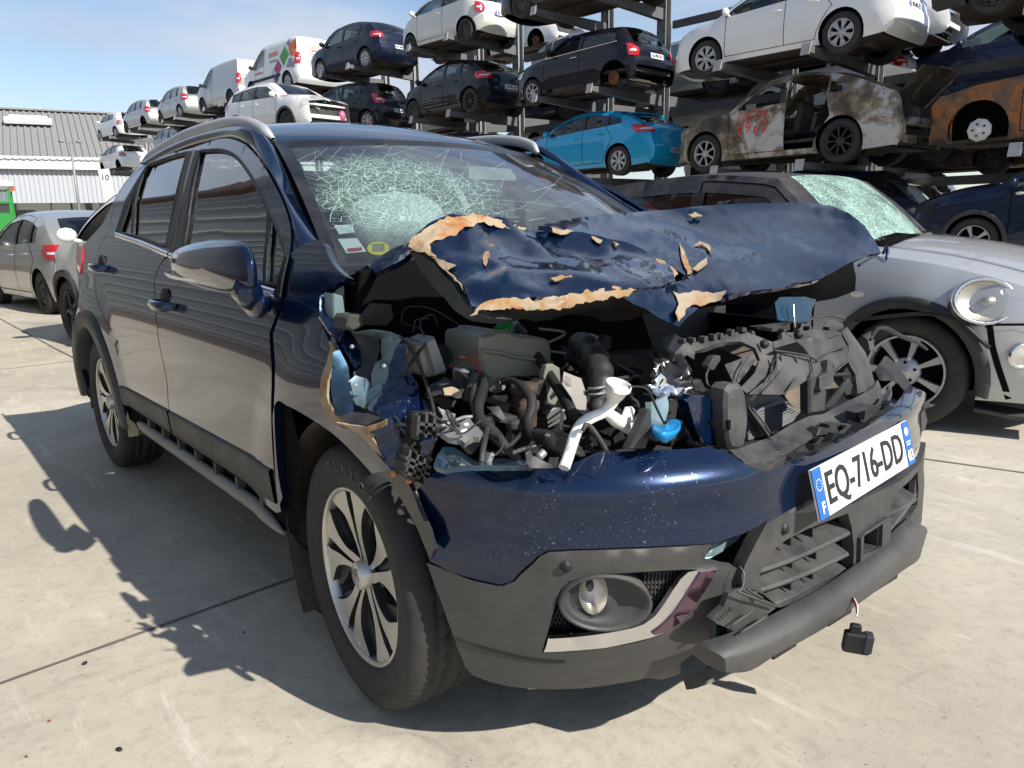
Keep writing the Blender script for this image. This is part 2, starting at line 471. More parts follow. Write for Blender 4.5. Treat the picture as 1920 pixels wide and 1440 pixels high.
M['green'] = simple('green_cap', (.02, .20, .035), .4)
M['bluecap'] = simple('blue_cap', (.005, .22, .55), .35)
M['yellow'] = simple('yellow_disc', (.75, .6, .05), .5)
M['paper'] = simple('paper', (.75, .75, .74), .8)
M['tank'] = simple('milky_tank', (.20, .205, .17), .35, dirt=.3, dcol=(.10, .10, .085))
M['hose'] = simple('rubber_hose', (.020, .020, .021), .42, dirt=.5, dcol=(.09, .085, .08))
M['alu_cast'] = simple('cast_alloy', (.32, .32, .31), .42, .6, dirt=.5, dcol=(.1, .1, .1), bmp=.3)
M['wire_r'] = simple('red_wire', (.5, .03, .03), .5)
M['foam'] = simple('black_foam', (.05, .048, .042), 1, bmp=1, bscale=140)
M['copper'] = simple('copper_end', (.45, .18, .08), .5, .4)
# ------------------------------------------------------------------ wheels
_rim = {}
def rim_mesh(style, R):
    """rim facing +Y, axle at origin; R = tyre outer radius"""
    key = (style, R)
    if key in _rim: return _rim[key]
    b = MB(); r = R*.66
    kind, n = style
    if kind == 'drum':   # bare brake disc
        b.lathe([(.001, .03), (.05, .03), (.055, .0), (r*.72, 0), (r*.72, -.02), (.05, -.02)], 20)
        for k in range(5): a = k*2*pi/5; b.lathe([(.012, .05), (.012, .0)], 6, (.035*cos(a), 0, .035*sin(a)))
        me = b.me('rim', M['rust']); _rim[key] = me; return me
    lip = [(r, .0), (r*1.0, .035), (r*.955, .035), (r*.93, .0), (r*.93, -.10)]
    b.lathe(lip, 36, mi=0)
    b.lathe([(.001, -.03), (r*.9, -.055), (r*.93, -.10)], 24, mi=1)
    if kind == 'steel':
        b.lathe([(.001, .02), (.045, .02), (.055, .0), (r*.5, .012), (r*.62, .025), (r*.78, .005), (r*.95, .0)], 30, mi=0)
        for k in range(10):
            a = 2*pi*k/10; c = V((r*.8*cos(a), .012, r*.8*sin(a))); b.lathe([(.001, .004), (.018, .002)], 8, c, mi=1)
        for k in range(4):
            a = 2*pi*k/4; b.lathe([(.001, .012), (.010, .012), (.010, 0)], 6, (.07*cos(a), .012, .07*sin(a)), mi=1)
    else:
        w = 1.0 if kind == 'cap' else .62
        b.lathe([(.001, .03), (.03, .03), (.04, .022), (.075, .018), (.08, -.01)], 24, mi=0)
        for k in range(n):
            a0 = 2*pi*k/n
            prof = []
            for rr, ww, y in ((.05, .5, .015), (r*.4, .42 if kind == 'cap' else .36, .022), (r*.7, .44 if kind == 'cap' else .30, .018), (r*.95, .56 if kind == 'cap' else .34, .012)):
                hw = ww*w*2*pi/n*rr*.62
                prof.append((rr, hw, y))
            rows = []
            for s_, dy in ((-1, -.03), (-1, 0), (1, 0), (1, -.03)):
                rows.append([V((rr*cos(a0)-s_*hw*sin(a0), y+dy, rr*sin(a0)+s_*hw*cos(a0))) for rr, hw, y in prof])
            b.grid(rows, 0, smooth=False)
        for k in range(5):
            a = 2*pi*k/5+.3; b.lathe([(.001, .026), (.009, .026), (.009, 0)], 6, (.055*cos(a), .0, .055*sin(a)), mi=1)
    m1 = {'cap': M['silver_rim'], 'spoke': M['silver_rim'], 'dark': M['dark_rim'], 'steel': M['steel_rim'], 'white': M['silver_rim']}[kind]
    me = b.me('rim', [m1, M['dark']]); _rim[key] = me; return me
_tyre = {}
def tyre_mesh(R, w=.195, style='a'):
    key = (R, w)
    if key in _tyre: return _tyre[key]
    b = MB(); r = R*.655; h = w/2
    prof = [(r, -h*.8), (r*1.03, h*.82), (R*.82, h*1.02), (R*.93, h*.97), (R*.985, h*.80), (R, h*.6)]
    for g in (.3, -.02, -.34): prof += [(R, h*(g+.06)), (R-.008, h*(g+.05)), (R-.008, h*(g-.05)), (R, h*(g-.06))]
    prof += [(R, -h*.6), (R*.985, -h*.8), (R*.93, -h*.97), (R*.8, -h), (r, -h*.8)]
    prof = [(r, h*.5)]+prof[1:]
    b.lathe(prof, 40)
    me = b.me('tyre', M['rubber']); _tyre[key] = me; return me
def add_wheel(root, pos, R, style, side, name='wheel', turn=0, w=.195, flat=False):
    """side +1 = left"""
    e = empty(name, pos, (0 if side > 0 else pi)+turn, parent=root)
    if style and style[0] != 'none':
        if style[0] != 'drum': link('tyre', tyre_mesh(R, w), e)
        o = link('rim', rim_mesh(style, R), e); o.location = (0, w*.5-.04, 0)
    return e
# ------------------------------------------------------------------ parametric car bodies
BASE = dict(L=3.8, H=1.48, w=.84, fo=.80, wb=2.50, wr=.30, zh=.74, xc=.86, zc=.98, xr=1.62, xe=3.15, dz=.10, xt=3.55, zt=1.0, tz=.62, zb0=.92, zb1=1.02, xb=2.12, xq=2.85, xwe=3.2, off=.085, three=False, clad=False, lz=(.74, 1.0), lw=.22, lt=.22, plate_z=.62, van=False, top=.72)
def spec(**k): d = dict(BASE); d.update(k); return d
T_ = {}
T_['twingo'] = spec(L=3.6, H=1.47, wb=2.37, fo=.66, zh=.76, xc=.70, xr=1.45, xe=3.2, xt=3.42, zt=.98, three=True, xb=2.15, xq=2.75, xwe=2.8, lz=(.72, .92))
T_['old_twingo'] = spec(L=3.43, H=1.42, w=.81, wb=2.35, fo=.55, zh=.74, xc=.55, xr=1.30, xe=3.0, xt=3.25, zt=.95, three=True, xb=2.0, xq=2.95, xwe=3.0, wr=.28, lz=(.66, .90), lw=.10, plate_z=.68)
T_['yaris'] = spec(L=3.75, H=1.53, wb=2.46, fo=.72, zh=.78, xc=.78, xr=1.50, xe=3.3, xt=3.55, zt=1.03, xb=2.10, xq=2.85, xwe=3.05, lz=(.80, 1.08), lw=.20)
T_['c3'] = spec(L=3.94, H=1.52, w=.86, wb=2.46, fo=.80, zh=.80, xc=.85, xr=1.55, xe=3.35, dz=.16, xt=3.70, zt=1.06, xb=2.1, xq=2.95, xwe=3.15, lz=(.86, 1.04), lw=.30, wr=.31)
T_['hatch'] = spec(L=4.03, H=1.47, w=.86, wb=2.54, fo=.82, zh=.74, xc=.95, xr=1.80, xe=3.25, dz=.13, xt=3.78, zt=1.02, xb=2.25, xq=2.95, xwe=3.25, lz=(.80, 1.00), lw=.34, wr=.31)
T_['clio'] = spec(L=4.0, H=1.49, w=.86, wb=2.58, fo=.80, zh=.76, xc=.92, xr=1.72, xe=3.3, xt=3.76, zt=1.02, three=True, xb=2.3, xq=2.95, xwe=3.15, lz=(.78, .98), lw=.26)
T_['mini'] = spec(L=3.70, H=1.41, w=.85, wb=2.47, fo=.70, zh=.80, xc=1.02, zc=.98, xr=1.62, xe=3.22, dz=.07, xt=3.50, zt=.98, three=True, xb=2.2, xq=3.05, xwe=3.18, zb0=.96, zb1=1.02, lz=(.70, .95), lw=.10, top=.76, plate_z=.74)
T_['mazda'] = spec(L=4.46, H=1.47, w=.875, wb=2.64, fo=.93, zh=.74, xc=1.12, zc=1.0, xr=1.98, xe=3.55, dz=.15, xt=4.12, zt=1.05, xb=2.5, xq=3.2, xwe=3.62, zb0=.94, zb1=1.10, lz=(.86, 1.04), lw=.34, wr=.32, plate_z=.50)
T_['compact'] = spec(L=4.4, H=1.50, w=.90, wb=2.65, fo=.93, zh=.76, xc=1.15, zc=1.02, xr=2.0, xe=3.5, dz=.14, xt=4.05, zt=1.05, xb=2.55, xq=3.2, xwe=3.6, zb0=.95, zb1=1.08, lz=(.86, 1.04), lw=.34, wr=.335, plate_z=.72)
T_['suv'] = spec(L=4.38, H=1.60, w=.90, wb=2.63, fo=.92, zh=.90, xc=1.12, zc=1.10, xr=1.95, xe=3.75, dz=.10, xt=4.15, zt=1.15, xb=2.55, xq=3.3, xwe=3.75, zb0=1.04, zb1=1.15, lz=(.95, 1.12), lw=.30, wr=.34, clad=True)
T_['coupe_suv'] = spec(L=4.80, H=1.64, w=.95, wb=2.80, fo=.95, zh=.88, xc=1.45, zc=1.08, xr=2.20, xe=3.45, dz=.10, xt=4.45, zt=1.15, xb=2.70, xq=3.45, xwe=3.85, zb0=1.04, zb1=1.20, lz=(.95, 1.12), lw=.3, wr=.37, off=.12)
T_['estate'] = spec(L=4.55, H=1.50, w=.88, wb=2.76, fo=.80, zh=.76, xc=1.25, zc=.98, xr=2.05, xe=4.05, dz=.09, xt=4.42, zt=1.0, xb=2.45, xq=3.2, xwe=4.1, lz=(.72, .95), lw=.26, wr=.32, plate_z=.78)
T_['sedan'] = spec(L=4.25, H=1.45, w=.86, wb=2.54, fo=.82, zh=.74, xc=.98, xr=1.80, xe=2.95, dz=.09, xt=3.60, zt=1.0, tz=.92, xb=2.25, xq=2.9, xwe=3.2, lz=(.72, .92), lw=.32)
T_['mpv'] = spec(L=4.25, H=1.62, w=.90, wb=2.69, fo=.82, zh=.86, xc=.85, zc=1.08, xr=1.65, xe=3.65, dz=.07, xt=4.05, zt=1.1, xb=2.2, xq=3.0, xwe=3.75, zb0=.98, zb1=1.08, lz=(.9, 1.2), lw=.16)
T_['van'] = spec(L=4.35, H=1.82, w=.91, wb=2.73, fo=.90, zh=.96, xc=.85, zc=1.16, xr=1.65, xe=4.05, dz=.03, xt=4.25, zt=1.20, xb=1.95, xq=2.0, xwe=2.05, zb0=1.02, zb1=1.05, lz=(.84, 1.24), lw=.10, lt=.12, van=True, top=.80, plate_z=.70, wr=.32)
def car(name, typ, pm, loc, heading, label, group=None, cat='car', rims=(('cap', 8),)*4, tyres=(1, 1, 1, 1), miss=(), plate=None, crumple=None, plate_y=0, glassm=None, roofm=None, cladm=None, pitch=0, roll=0, stepc=.13, strip_side=None, rear_open=False, rearm=None, rr_extra=0, handle_m=None, front_lamp='white_lamp', steer=0, light=False, screenm=None, topm=None):
    S = T_[typ]; L, H, w, fo, wb, wr = S['L'], S['H'], S['w'], S['fo'], S['wb'], S['wr']
    gm = glassm or M['glass']; cladm = cladm or M['clad']
    xm = fo+wb/2
    xc, zc, xr, xe, xt, zt, zh = S['xc'], S['zc'], S['xr'], S['xe'], S['xt'], S['zt'], S['zh']
    # side silhouette, x from the nose, five runs
    nose = [(.12, .20), (.03, .28), (.0, .42), (.02, .56), (.06, zh-.07), (.15, zh), (xc*.5, zh+(zc-zh)*.62), (xc, zc)]
    ws = [(xc, zc), (xc+(xr-xc)*.5, zc+(H-.05-zc)*.56), (xr, H-.05)]
    roof = [(xr, H-.05), (xr+(xe-xr)*.35, H), (xr+(xe-xr)*.7, H-S['dz']*.3), (xe, H-S['dz'])]
    rg = [(xe, H-S['dz']), (xe+(xt-xe)*.55, zt+(H-S['dz']-zt)*.52), (xt, zt)]
    if S['tz'] > .8: tail = [(xt, zt), (xt+.35, zt-.015), (L-.10, S['tz']+.02), (L-.03, .78), (L, .58), (L-.0, .45), (L-.07, .28), (L-.16, .21)]
    else: tail = [(xt, zt), (xt+(L-xt)*.6, zt-.12), (L-.05, .70), (L-.01, .60), (L, .48), (L-.02, .36), (L-.12, .22)]
    runs = [cr(r, 4) for r in (nose, ws, roof, rg, tail)]
    sil = []; cut = [0]
    for r in runs:
        sil += r[:-1]; cut.append(len(sil))
    sil.append(runs[-1][-1])
    top = [p for p in sil]
    def z_top(x):
        best = 0
        for a, b in zip(sil, sil[1:]):
            if min(a[0], b[0]) <= x <= max(a[0], b[0]) and abs(b[0]-a[0]) > 1e-9:
                best = max(best, a[1]+(b[1]-a[1])*(x-a[0])/(b[0]-a[0]))
        return best
    zbm = (S['zb0']+S['zb1'])/2
    def yy(x, z):
        y = w*slut(z, [.18, .32, .55, .78, zbm, zbm+(H-zbm)*.5, H], [.925, .975, 1.0, .99, .955, .88, S['top']])
        a = max(0, (.85-x)/.85); y -= w*.20*a**2.0
        a = max(0, (x-(L-.55))/.55); y -= w*(.05 if S['van'] else .12)*a**2.0
        d = segd(x, z, sil, False)
        if d < .10 and z > .3: y -= .05*(1-d/.10)**2
        for ax in (fo, fo+wb):
            r = hypot(x-ax, z-wr); q = (r-(wr+.09))/.07
            if abs(q) < 1 and z > .15: y += .016*(1-q*q)**2
        return y
    cf = None
    if crumple:
        x0, x1, amp, sd = crumple
        def cf(p):
            xn = xm-p.x
            k = (xn-x0)/(x1-x0)      # 0 at undamaged end .. 1 at nose
            if k <= 0: return p
            k = min(1, k)
            n = noise.noise_vector(V((p.x*2.6, p.y*2.6, p.z*2.6))+V((sd, 0, 0)))+noise.noise_vector(V((p.x*7, p.y*7, p.z*7))+V((sd, 3, 0)))*.4
            d = 1 if x1 < x0 else -1
            return V((p.x-d*k*k*amp*.9+n.x*amp*k, p.y+n.y*amp*.6*k-p.y*.12*k, p.z+n.z*amp*.5*k))
    def P3(x, z, s): return V((xm-x, s*yy(x, z), z))
    root = empty(name, (0, 0, 0), 0, label, cat, group)
    R = Matrix.Rotation(heading, 4, 'Z') @ Matrix.Rotation(pitch, 4, 'Y') @ Matrix.Rotation(roll, 4, 'X')
    root.matrix_world = Matrix.Translation(V(loc)) @ R
    ar = wr+.055
    def arch(ax, x0, x1):
        # from low x to high x over the wheel
        z0 = .2; a0 = math.asin(min(1, (z0-wr)/ar))
        return [(ax-ar*cos(a), wr+ar*sin(a)) for a in [a0+(pi-2*a0)*k/16 for k in range(17)]]
    zs = .21
    bottom = [(L-.13, .24)]+[(p[0], p[1]) for p in reversed(arch(fo+wb, 0, 0))]+[(fo+wb-ar-.1, zs), (fo+ar+.1, zs)]+[(p[0], p[1]) for p in reversed(arch(fo, 0, 0))]
    out = list(sil)+bottom
    # windows
    bx = [S['xb'], S['xq']] if not S['three'] else [S['xb']]
    zb = lambda x: S['zb0']+(S['zb1']-S['zb0'])*min(1, max(0, (x-xc)/(xt-xc)))
    def win(x0, x1, lean0, lean1):
        n = 10; lo = []; hi = []
        for k in range(n+1):
            x = x0+(x1-x0)*k/n
            zt_ = z_top(x)-S['off']-.02
            lo.append((x, zb(x)+.03)); hi.append((x+(lean1 if k == n else lean0 if k == 0 else 0), max(zt_, zb(x)+.032)))
        P = lo+hi[::-1]
        return P
    wins = []
    xa = xc+.18
    while z_top(xa)-S['off']-.02 < zb(xa)+.06 and xa < xb_max(S): xa += .02
    edges = [xa]+bx+[S['xwe']]
    for k in range(len(edges)-1):
        a = edges[k]+(.045 if k else 0); b_ = edges[k+1]-(.045 if k < len(edges)-2 else 0)
        if b_-a < .12: continue
        if S['van'] and k > 0: continue
        wins.append(win(a, b_, 0, 0))
    # door outlines
    dtop = lambda x: z_top(x)-S['off']*.45
    xd0 = max(fo+ar+.04, xc+.06)
    def door(x0, x1):
        n = 12; lo = [(x0, .30), (x1, .30)]
        hi = []
        for k in range(n+1):
            x = x1+(x0-x1)*k/n; hi.append((x, max(dtop(x), zb(x)+.02) if x > xa else zb(x)+.0))
        return lo+hi
    doors = []
    if 'door_f' not in miss or True: doors.append(('door', door(xd0, S['xb'])))
    if not S['three'] and not S['van']:
        xq2 = min(S['xq'], fo+wb+.25)
        n = 12; d = [(S['xb'], .30), (fo+wb-ar-.06, .30)]
        d += [(fo+wb-ar-.03+.0, .42), (fo+wb-ar*.80, .62), (fo+wb-ar*.45, .80), (xq2, zb(xq2)+.0)]
        for k in range(n+1):
            x = xq2+(S['xb']-xq2)*k/n; d.append((x, dtop(x)))
        doors.append(('door', d))
    lines = [[d[1][i] for i in range(len(d[1]))]+[d[1][0]] for d in doors]
    zbb = .52 if not S['van'] else .46
    xrb = fo+wb+ar+.04; xfb = fo-ar-.04
    if topm: lines.append([(x, S['zb0']+(S['zb1']-S['zb0'])*min(1, max(0, (x-xc)/(xt-xc)))) for x in (xc+.3, xc+.8, xc+1.3, xc+1.8, xt-.15)])
    if light: lines = []
    P2, T = cdt(out, wins, stepc, lines)
    # classify
    lab = []
    for f in T:
        cx = sum(P2[i][0] for i in f)/3; cy = sum(P2[i][1] for i in f)/3
        q = 'body'
        if not light:
            for k, d in enumerate(doors):
                if pip(cx, cy, d[1]): q = 'door%d' % k
        lab.append(q)
    # strip
    NT = 8
    crown = [.10, .055, .035, .05, .07]
    segof = []
    for k in range(len(sil)):
        s = 0
        while s < 4 and k >= cut[s+1]: s += 1
        segof.append(s)
    rows = []
    for k, (x, z) in enumerate(sil):
        a = sil[max(0, k-1)]; b_ = sil[min(len(sil)-1, k+1)]
        tx, tz = b_[0]-a[0], b_[1]-a[1]; l = hypot(tx, tz) or 1
        nx, nz = -tz/l, tx/l
        y0 = yy(x, z); c = crown[segof[k]]
        if S['van'] and segof[k] >= 3: c = .03
        row = []
        for j in range(NT+1):
            t = -1+2*j/NT; h = c*(1-t*t)
            row.append(V((xm-(x+nx*h), -t*y0, z+nz*h)))
        rows.append(row)
    body = MB(); drs = {}
    for s in (1, -1):
        P = [P3(x, z, s) for x, z in P2]
        for k in range(-1, len(doors)):
            key = 'body' if k < 0 else 'door%d' % k
            TT = [f for f, q in zip(T, lab) if q == key]
            if not TT: continue
            if k >= 0 and (('door_f' in miss and k == 0) or ('door_r' in miss and k == 1)) and (strip_side is None or strip_side == s): continue
            m_ = body if k < 0 else drs.setdefault((k, s), MB())
            used = sorted({i for f in TT for i in f}); mp = {i: n for n, i in enumerate(used)}
            up = [f for f in TT if topm and sum(P2[i][1] for i in f)/3 > zb(sum(P2[i][0] for i in f)/3)+.0]; ups = set(up)
            m_.add([P[i] for i in used], [tuple(mp[i] for i in (f if s < 0 else reversed(f))) for f in TT if f not in ups])
            if up: m_.add([P[i] for i in used], [tuple(mp[i] for i in (f if s < 0 else reversed(f))) for f in up], 4)
        # window reveals
        for wn in wins:
            W = densify(wn, stepc); n = len(W); vs = [P3(x, z, s) for x, z in W]; vi = [p-V((0, s*.03, 0)) for p in vs]
            body.add(vs+vi, [(i, (i+1) % n, n+(i+1) % n, n+i) for i in range(n)], 1, False)
    bodyfaces = {}
    n = NT+1
    def quads(k0, k1, j0=0, j1=NT): return [(k*n+j, k*n+j+1, (k+1)*n+j+1, (k+1)*n+j) for k in range(k0, k1) for j in range(j0, j1)]
    flat = [p for r in rows for p in r]
    K = [0]+cut[1:5]+[len(sil)-1]
    def part_of(faces, mb, mi=0): 
        used = sorted({i for f in faces for i in f}); mp = {i: q for q, i in enumerate(used)}
        mb.add([flat[i] for i in used], [tuple(mp[i] for i in f) for f in faces], mi)
    # bumpers from the strip
    zf = [k for k in range(K[0], K[1]) if sil[k][1] < .50]; kf = zf[-1] if zf else 3
    kr = [k for k in range(K[4], K[5]) if sil[k][1] < zbb+.02]; kr = kr[0] if kr else K[5]-3
    hood = quads(kf, K[1]); fb = quads(K[0], kf)
    if 'hood' not in miss: part_of(hood, body)
    else:
        khood = [k for k in range(K[0], K[1]) if sil[k][1] > zh-.02]
        if 'bumper_f' not in miss: part_of(quads(kf, khood[0] if khood else K[1]), body)
    part_of(quads(K[2], K[3]), body, 2)                       # roof
    part_of(quads(K[1], K[2], 0, 1), body, 4); part_of(quads(K[1], K[2], NT-1, NT), body, 4)
    if S['van']: part_of(quads(K[3], kr), body, 3)
    else:
        if not rear_open: part_of(quads(K[3], K[4], 0, 1), body, 4); part_of(quads(K[3], K[4], NT-1, NT), body, 4)
        if 'tail' not in miss: part_of(quads(K[4], kr), body, 3)
    bo = body.build('body', [pm, M['dark'], roofm or pm, rearm or pm, topm or pm], root, cf)
    for (k, s), m_ in drs.items():
        o = m_.build('door', [pm]*4+[topm or pm], root, cf)
        d = doors[k][1]
        sm = MB(); W = densify(d, stepc); W.append(W[0]); nn = V((0, s, 0))
        W = [P3(x, z, s) for x, z in W]
        ribbon(sm, W, nn, .012, lift=.002); sm.build('door_seam', M['dark'], o, cf)
        xh = (S['xb']-.16) if k == 0 else min(S['xq'], fo+wb+.2)-.14
        zhd = zb(xh)-.12
        hb = MB(); c = P3(xh, zhd, s)
        hb.tube(crv([c+V((.09, s*.0, 0)), c+V((.06, s*.032, .004)), c+V((-.06, s*.032, .004)), c+V((-.09, 0, 0))], 3), .012, 6)
        hb.build('handle', handle_m or pm, o, cf)
    if 'bumper_f' not in miss:
        b = MB(); part_of(fb, b); b.box(V((xm+.02, 0, .40)), (.04, w*.9, .10), mi=1, bev=.01); b.build('front_bumper', [pm, M['plastic_black']], root, cf)
    else:
        b = MB(); b.box((xm-.22, 0, .48), (.10, w*1.5, .10), bev=.01); b.box((xm-.30, 0, .55), (.06, w*1.1, .42), mi=1); b.box((xm-.2, 0, .8), (.06, w*1.45, .05)); b.build('crash_beam', [M['plate_w'] if 'whitebeam' in miss else M['galv'], M['plastic_dusty']], root, cf)
    if 'bumper_r' not in miss:
        b = MB(); part_of(quads(kr, K[5]), b, 1 if S['clad'] else 0)
        b.build('rear_bumper', [rearm or pm, cladm], root, cf)
    else:
        b = MB(); b.box((-(L-xm)+.12, 0, .45), (.10, w*1.5, .10), bev=.01); b.box((-(L-xm)+.2, 0, .5), (.03, w*1.6, .30), mi=1); b.build('crash_beam', [M['plastic_dusty'], rearm or pm], root)
    if 'glass' not in miss:
        if 'screen' not in miss:
            b = MB(); part_of(quads(K[1], K[2], 1, NT-1), b); b.build('windscreen', screenm or M['screen_bg'], root, cf)
        if not S['van'] and 'rear_glass' not in miss:
            b = MB(); part_of(quads(K[3], K[4], 1, NT-1), b)
            # black band round the glass
            o = b.build('rear_window', gm, root)
            wp = MB(); a = rows[(K[3]+K[4])//2+1][NT//2]; c = rows[K[4]-1][NT//2]
            wp.tube([c+V((-.03, 0, .0)), c+V((-.03, .28, .06))], .012, 5); wp.ball(c+V((-.02, 0, 0)), .03, 8, 5); wp.build('wiper', M['plastic_black'], o)
        for s in (1, -1):
            for k, wn in enumerate(wins):
                if ('win_f' in miss and k == 0): continue
                Pw, Tw = cdt(wn, (), stepc*1.3)
                b = MB(); b.add([P3(x, z, s)-V((0, s*.012, 0)) for x, z in Pw], Tw if s < 0 else [tuple(reversed(f)) for f in Tw])
                b.build('side_window', gm, root, cf)
    # pillars between windows in black
    if not light and 'glass' not in miss:
        for s in (1, -1):
            for x in bx:
                if S['van']: continue
                b = MB(); zz0, zz1 = zb(x)+.03, z_top(x)-S['off']-.02
                rws = [[P3(x+dx, zz0+(zz1-zz0)*t/4, s)+V((0, s*.004, 0)) for dx in (-.05, .05)] for t in range(5)]
                b.grid(rws); b.build('pillar_trim', M['gloss_black'], root, cf)
    # lamps
    def lamp(nm, front, s, m_):
        b = MB(); lz0, lz1 = S['lz'] if not front else (zh-.14, zh+.0)
        nz = 6; lw = S['lw'] if not front else .30
        seg = nose if front else tail
        rr_ = runs[0] if front else runs[3]+runs[4]
        def xs(z):
            best = None
            for a, c in zip(rr_, rr_[1:]):
                if min(a[1], c[1]) <= z <= max(a[1], c[1]) and abs(a[1]-c[1]) > 1e-9:
                    x = a[0]+(c[0]-a[0])*(z-a[1])/(c[1]-a[1])
                    best = x if best is None else (min(best, x) if front else max(best, x))
            return best if best is not None else (0.1 if front else L-.1)
        rws = []
        for k in range(nz+1):
            z = lz0+(lz1-lz0)*k/nz; x = xs(z); row = []
            sh = .55+.45*sin(pi*min(1, .15+.85*k/nz)) if not front else 1
            d = 1 if front else -1
            for q in range(5):
                xx = x+d*lw*sh*(1-q/4); p = P3(xx, z, s); p.y += s*.010; row.append(p)
            y0 = yy(x, z); cc = crown[0] if front else (.03 if S['van'] else crown[4])
            for q in range(1, 5):
                t = 1-S['lt']*sh*q/4; h = cc*(1-t*t)
                row.append(V((xm-(x-d*h)+d*.012, s*t*y0, z)))
            rws.append(row)
        b.grid(rws if (s > 0) == front else [r[::-1] for r in rws]); o = b.build(nm, m_, root, cf if front else None)
        if not front and m_ is M['red_lamp']:
            b = MB(); b.grid([[p+(V((0, s*.004, 0)) if q < 5 else V((-.004, 0, 0))) for q, p in enumerate(r[2:7])] for r in rws[2:4]]); b.build('clear_band', M['white_lamp'], o)
    for s in (1, -1):
        if 'tail_lamps' not in miss: lamp('tail_lamp', False, s, M['red_lamp'])
        if 'headlamps' not in miss: lamp('headlamp', True, s, M[front_lamp])
    # mirrors
    for s in (1, -1):
        if 'mirrors' in miss: continue
        p = P3(xa+.10, zb(xa)+.05, s); b = MB(); b.ball(p+V((.02, s*.11, .05)), (.06, .10, .075), 10, 6); b.tube([p+V((0, -s*.02, -.02)), p+V((.02, s*.06, .01))], .022, 6)
        b.build('wing_mirror', pm if not S['van'] else M['plastic_black'], root, cf)
    # underbody, arches, cabin
    b = MB()
    b.box((0, 0, .23), (L-.5, w*1.7, .03)); b.box((.0, 0, .20), (wb*.85, .22, .07), bev=.02)
    b.tube([(-wb/2, -w*.75, wr-.02), (-wb/2, w*.75, wr-.02)], .045, 8); b.tube([(wb/2, -w*.75, wr-.02), (wb/2, w*.75, wr-.02)], .035, 8)
    b.tube(crv([(wb*.4, .1, .17), (0, .14, .17), (-wb*.38, .18, .17), (-wb/2-.3, .35, .2)], 4), .03, 8)
    b.tube([(-wb/2-.25, -.1, .22), (-wb/2-.25, .45, .22)], .09, 10); b.box((wb/2, 0, .24), (.7, .9, .10), bev=.03); b.box((-wb/2+.45, -.1, .21), (.6, .9, .12), bev=.04)
    for s in (1, -1):
        b.box((0, s*w*.86, .215), (wb-2*ar-.05, .10, .05))
        for ax in (fo, fo+wb):
            A = [(ax-ar*cos(a)*1.02, wr+ar*sin(a)*1.02) for a in [-.3+(pi+.6)*k/14 for k in range(15)]]
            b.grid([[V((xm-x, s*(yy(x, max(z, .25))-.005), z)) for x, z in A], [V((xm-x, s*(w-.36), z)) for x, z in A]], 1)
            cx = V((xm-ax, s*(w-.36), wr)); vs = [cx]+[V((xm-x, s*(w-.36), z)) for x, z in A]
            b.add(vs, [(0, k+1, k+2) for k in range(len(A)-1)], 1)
    b.build('underbody', [M['under'], M['dark']], root)
    b = MB(); b.box((xm-(xc+xt)/2, 0, .45), (xt-xc-.1, w*1.72, .05)); b.box((xm-xc-.25, 0, zc-.16), (.4, w*1.6, .22), bev=.06)
    b.box((xm-xc-.1, 0, .6), (.05, w*1.7, .6)); b.box((xm-xt+.05, 0, .66), (.05, w*1.6, .5))
    xsx = [xr+.25, xr+1.1] if not S['van'] else [xr+.2]
    for x in xsx:
        for y in (-.37, .37):
            b.box((xm-x, y, .62), (.5, .5, .16), bev=.06); b.box((xm-x-.28, y, .86), (.13, .48, .58), Matrix.Rotation(-.22, 3, 'Y'), bev=.06); b.box((xm-x-.37, y, 1.2), (.09, .26, .17), bev=.04)
    if S['van']: b.box((xm-S['xb']-.12, 0, .9), (.04, w*1.6, 1.2))
    if 'cabin' not in miss: b.build('cabin', M['seat'], root)
    if S['clad']:
        b = MB()
        for s in (1, -1):
            for ax in (fo, fo+wb):
                A = [a for a in [-.25+(pi+.5)*k/18 for k in range(19)]]
                rws = []
                for rr, lift in ((ar-.012, .0), (ar-.012, .022), (ar+.05, .022), (ar+.055, .002)):
                    rws.append([P3(ax-rr*cos(a), max(.2, wr+rr*sin(a)), s)+V((0, s*lift, 0)) for a in A])
                b.grid(rws if s < 0 else [r[::-1] for r in rws]); b.build('arch_trim', cladm, root, cf); b = MB()
            rws = []
            for z, lift in ((.21, .005), (.22, .022), (.36, .02), (.37, .002)):
                rws.append([P3(x, z, s)+V((0, s*lift, 0)) for x in [fo+ar+.05+(wb-2*ar-.1)*k/10 for k in range(11)]])
            b.grid(rws if s > 0 else [r[::-1] for r in rws]); b.build('sill_trim', cladm, root); b = MB()
    # plate
    zp = S['plate_z']
    if plate:
        xs_ = L
        for a, c in zip(runs[4], runs[4][1:]):
            if min(a[1], c[1]) <= zp <= max(a[1], c[1]) and abs(a[1]-c[1]) > 1e-9: xs_ = a[0]+(c[0]-a[0])*(zp-a[1])/(c[1]-a[1])
        xp = -(xs_+(.03 if S['van'] else .07)-xm)-.012
        tilt = .12
        e = MB(); e.box((0, 0, 0), (.010, .50, .11), mi=0); e.box((-.0065, .235, 0), (.004, .035, .105), mi=1); e.box((-.0065, -.235, 0), (.004, .035, .105), mi=1)
        po = e.build('licence_plate', [M['plate_w'], M['plate_b']], root); po.location = (xp, plate_y, zp); po.rotation_euler = (0, tilt, 0)
        tm = text_me(plate, .098, M['ink'], .001, .003, .78); to = link('plate_text', tm, po)
        to.matrix_local = frame((0, -1, 0), (0, 0, 1), (-1, 0, 0), (-.0075, 0, -.002))
    # wheels: front-left, front-right, rear-left, rear-right
    k = 0
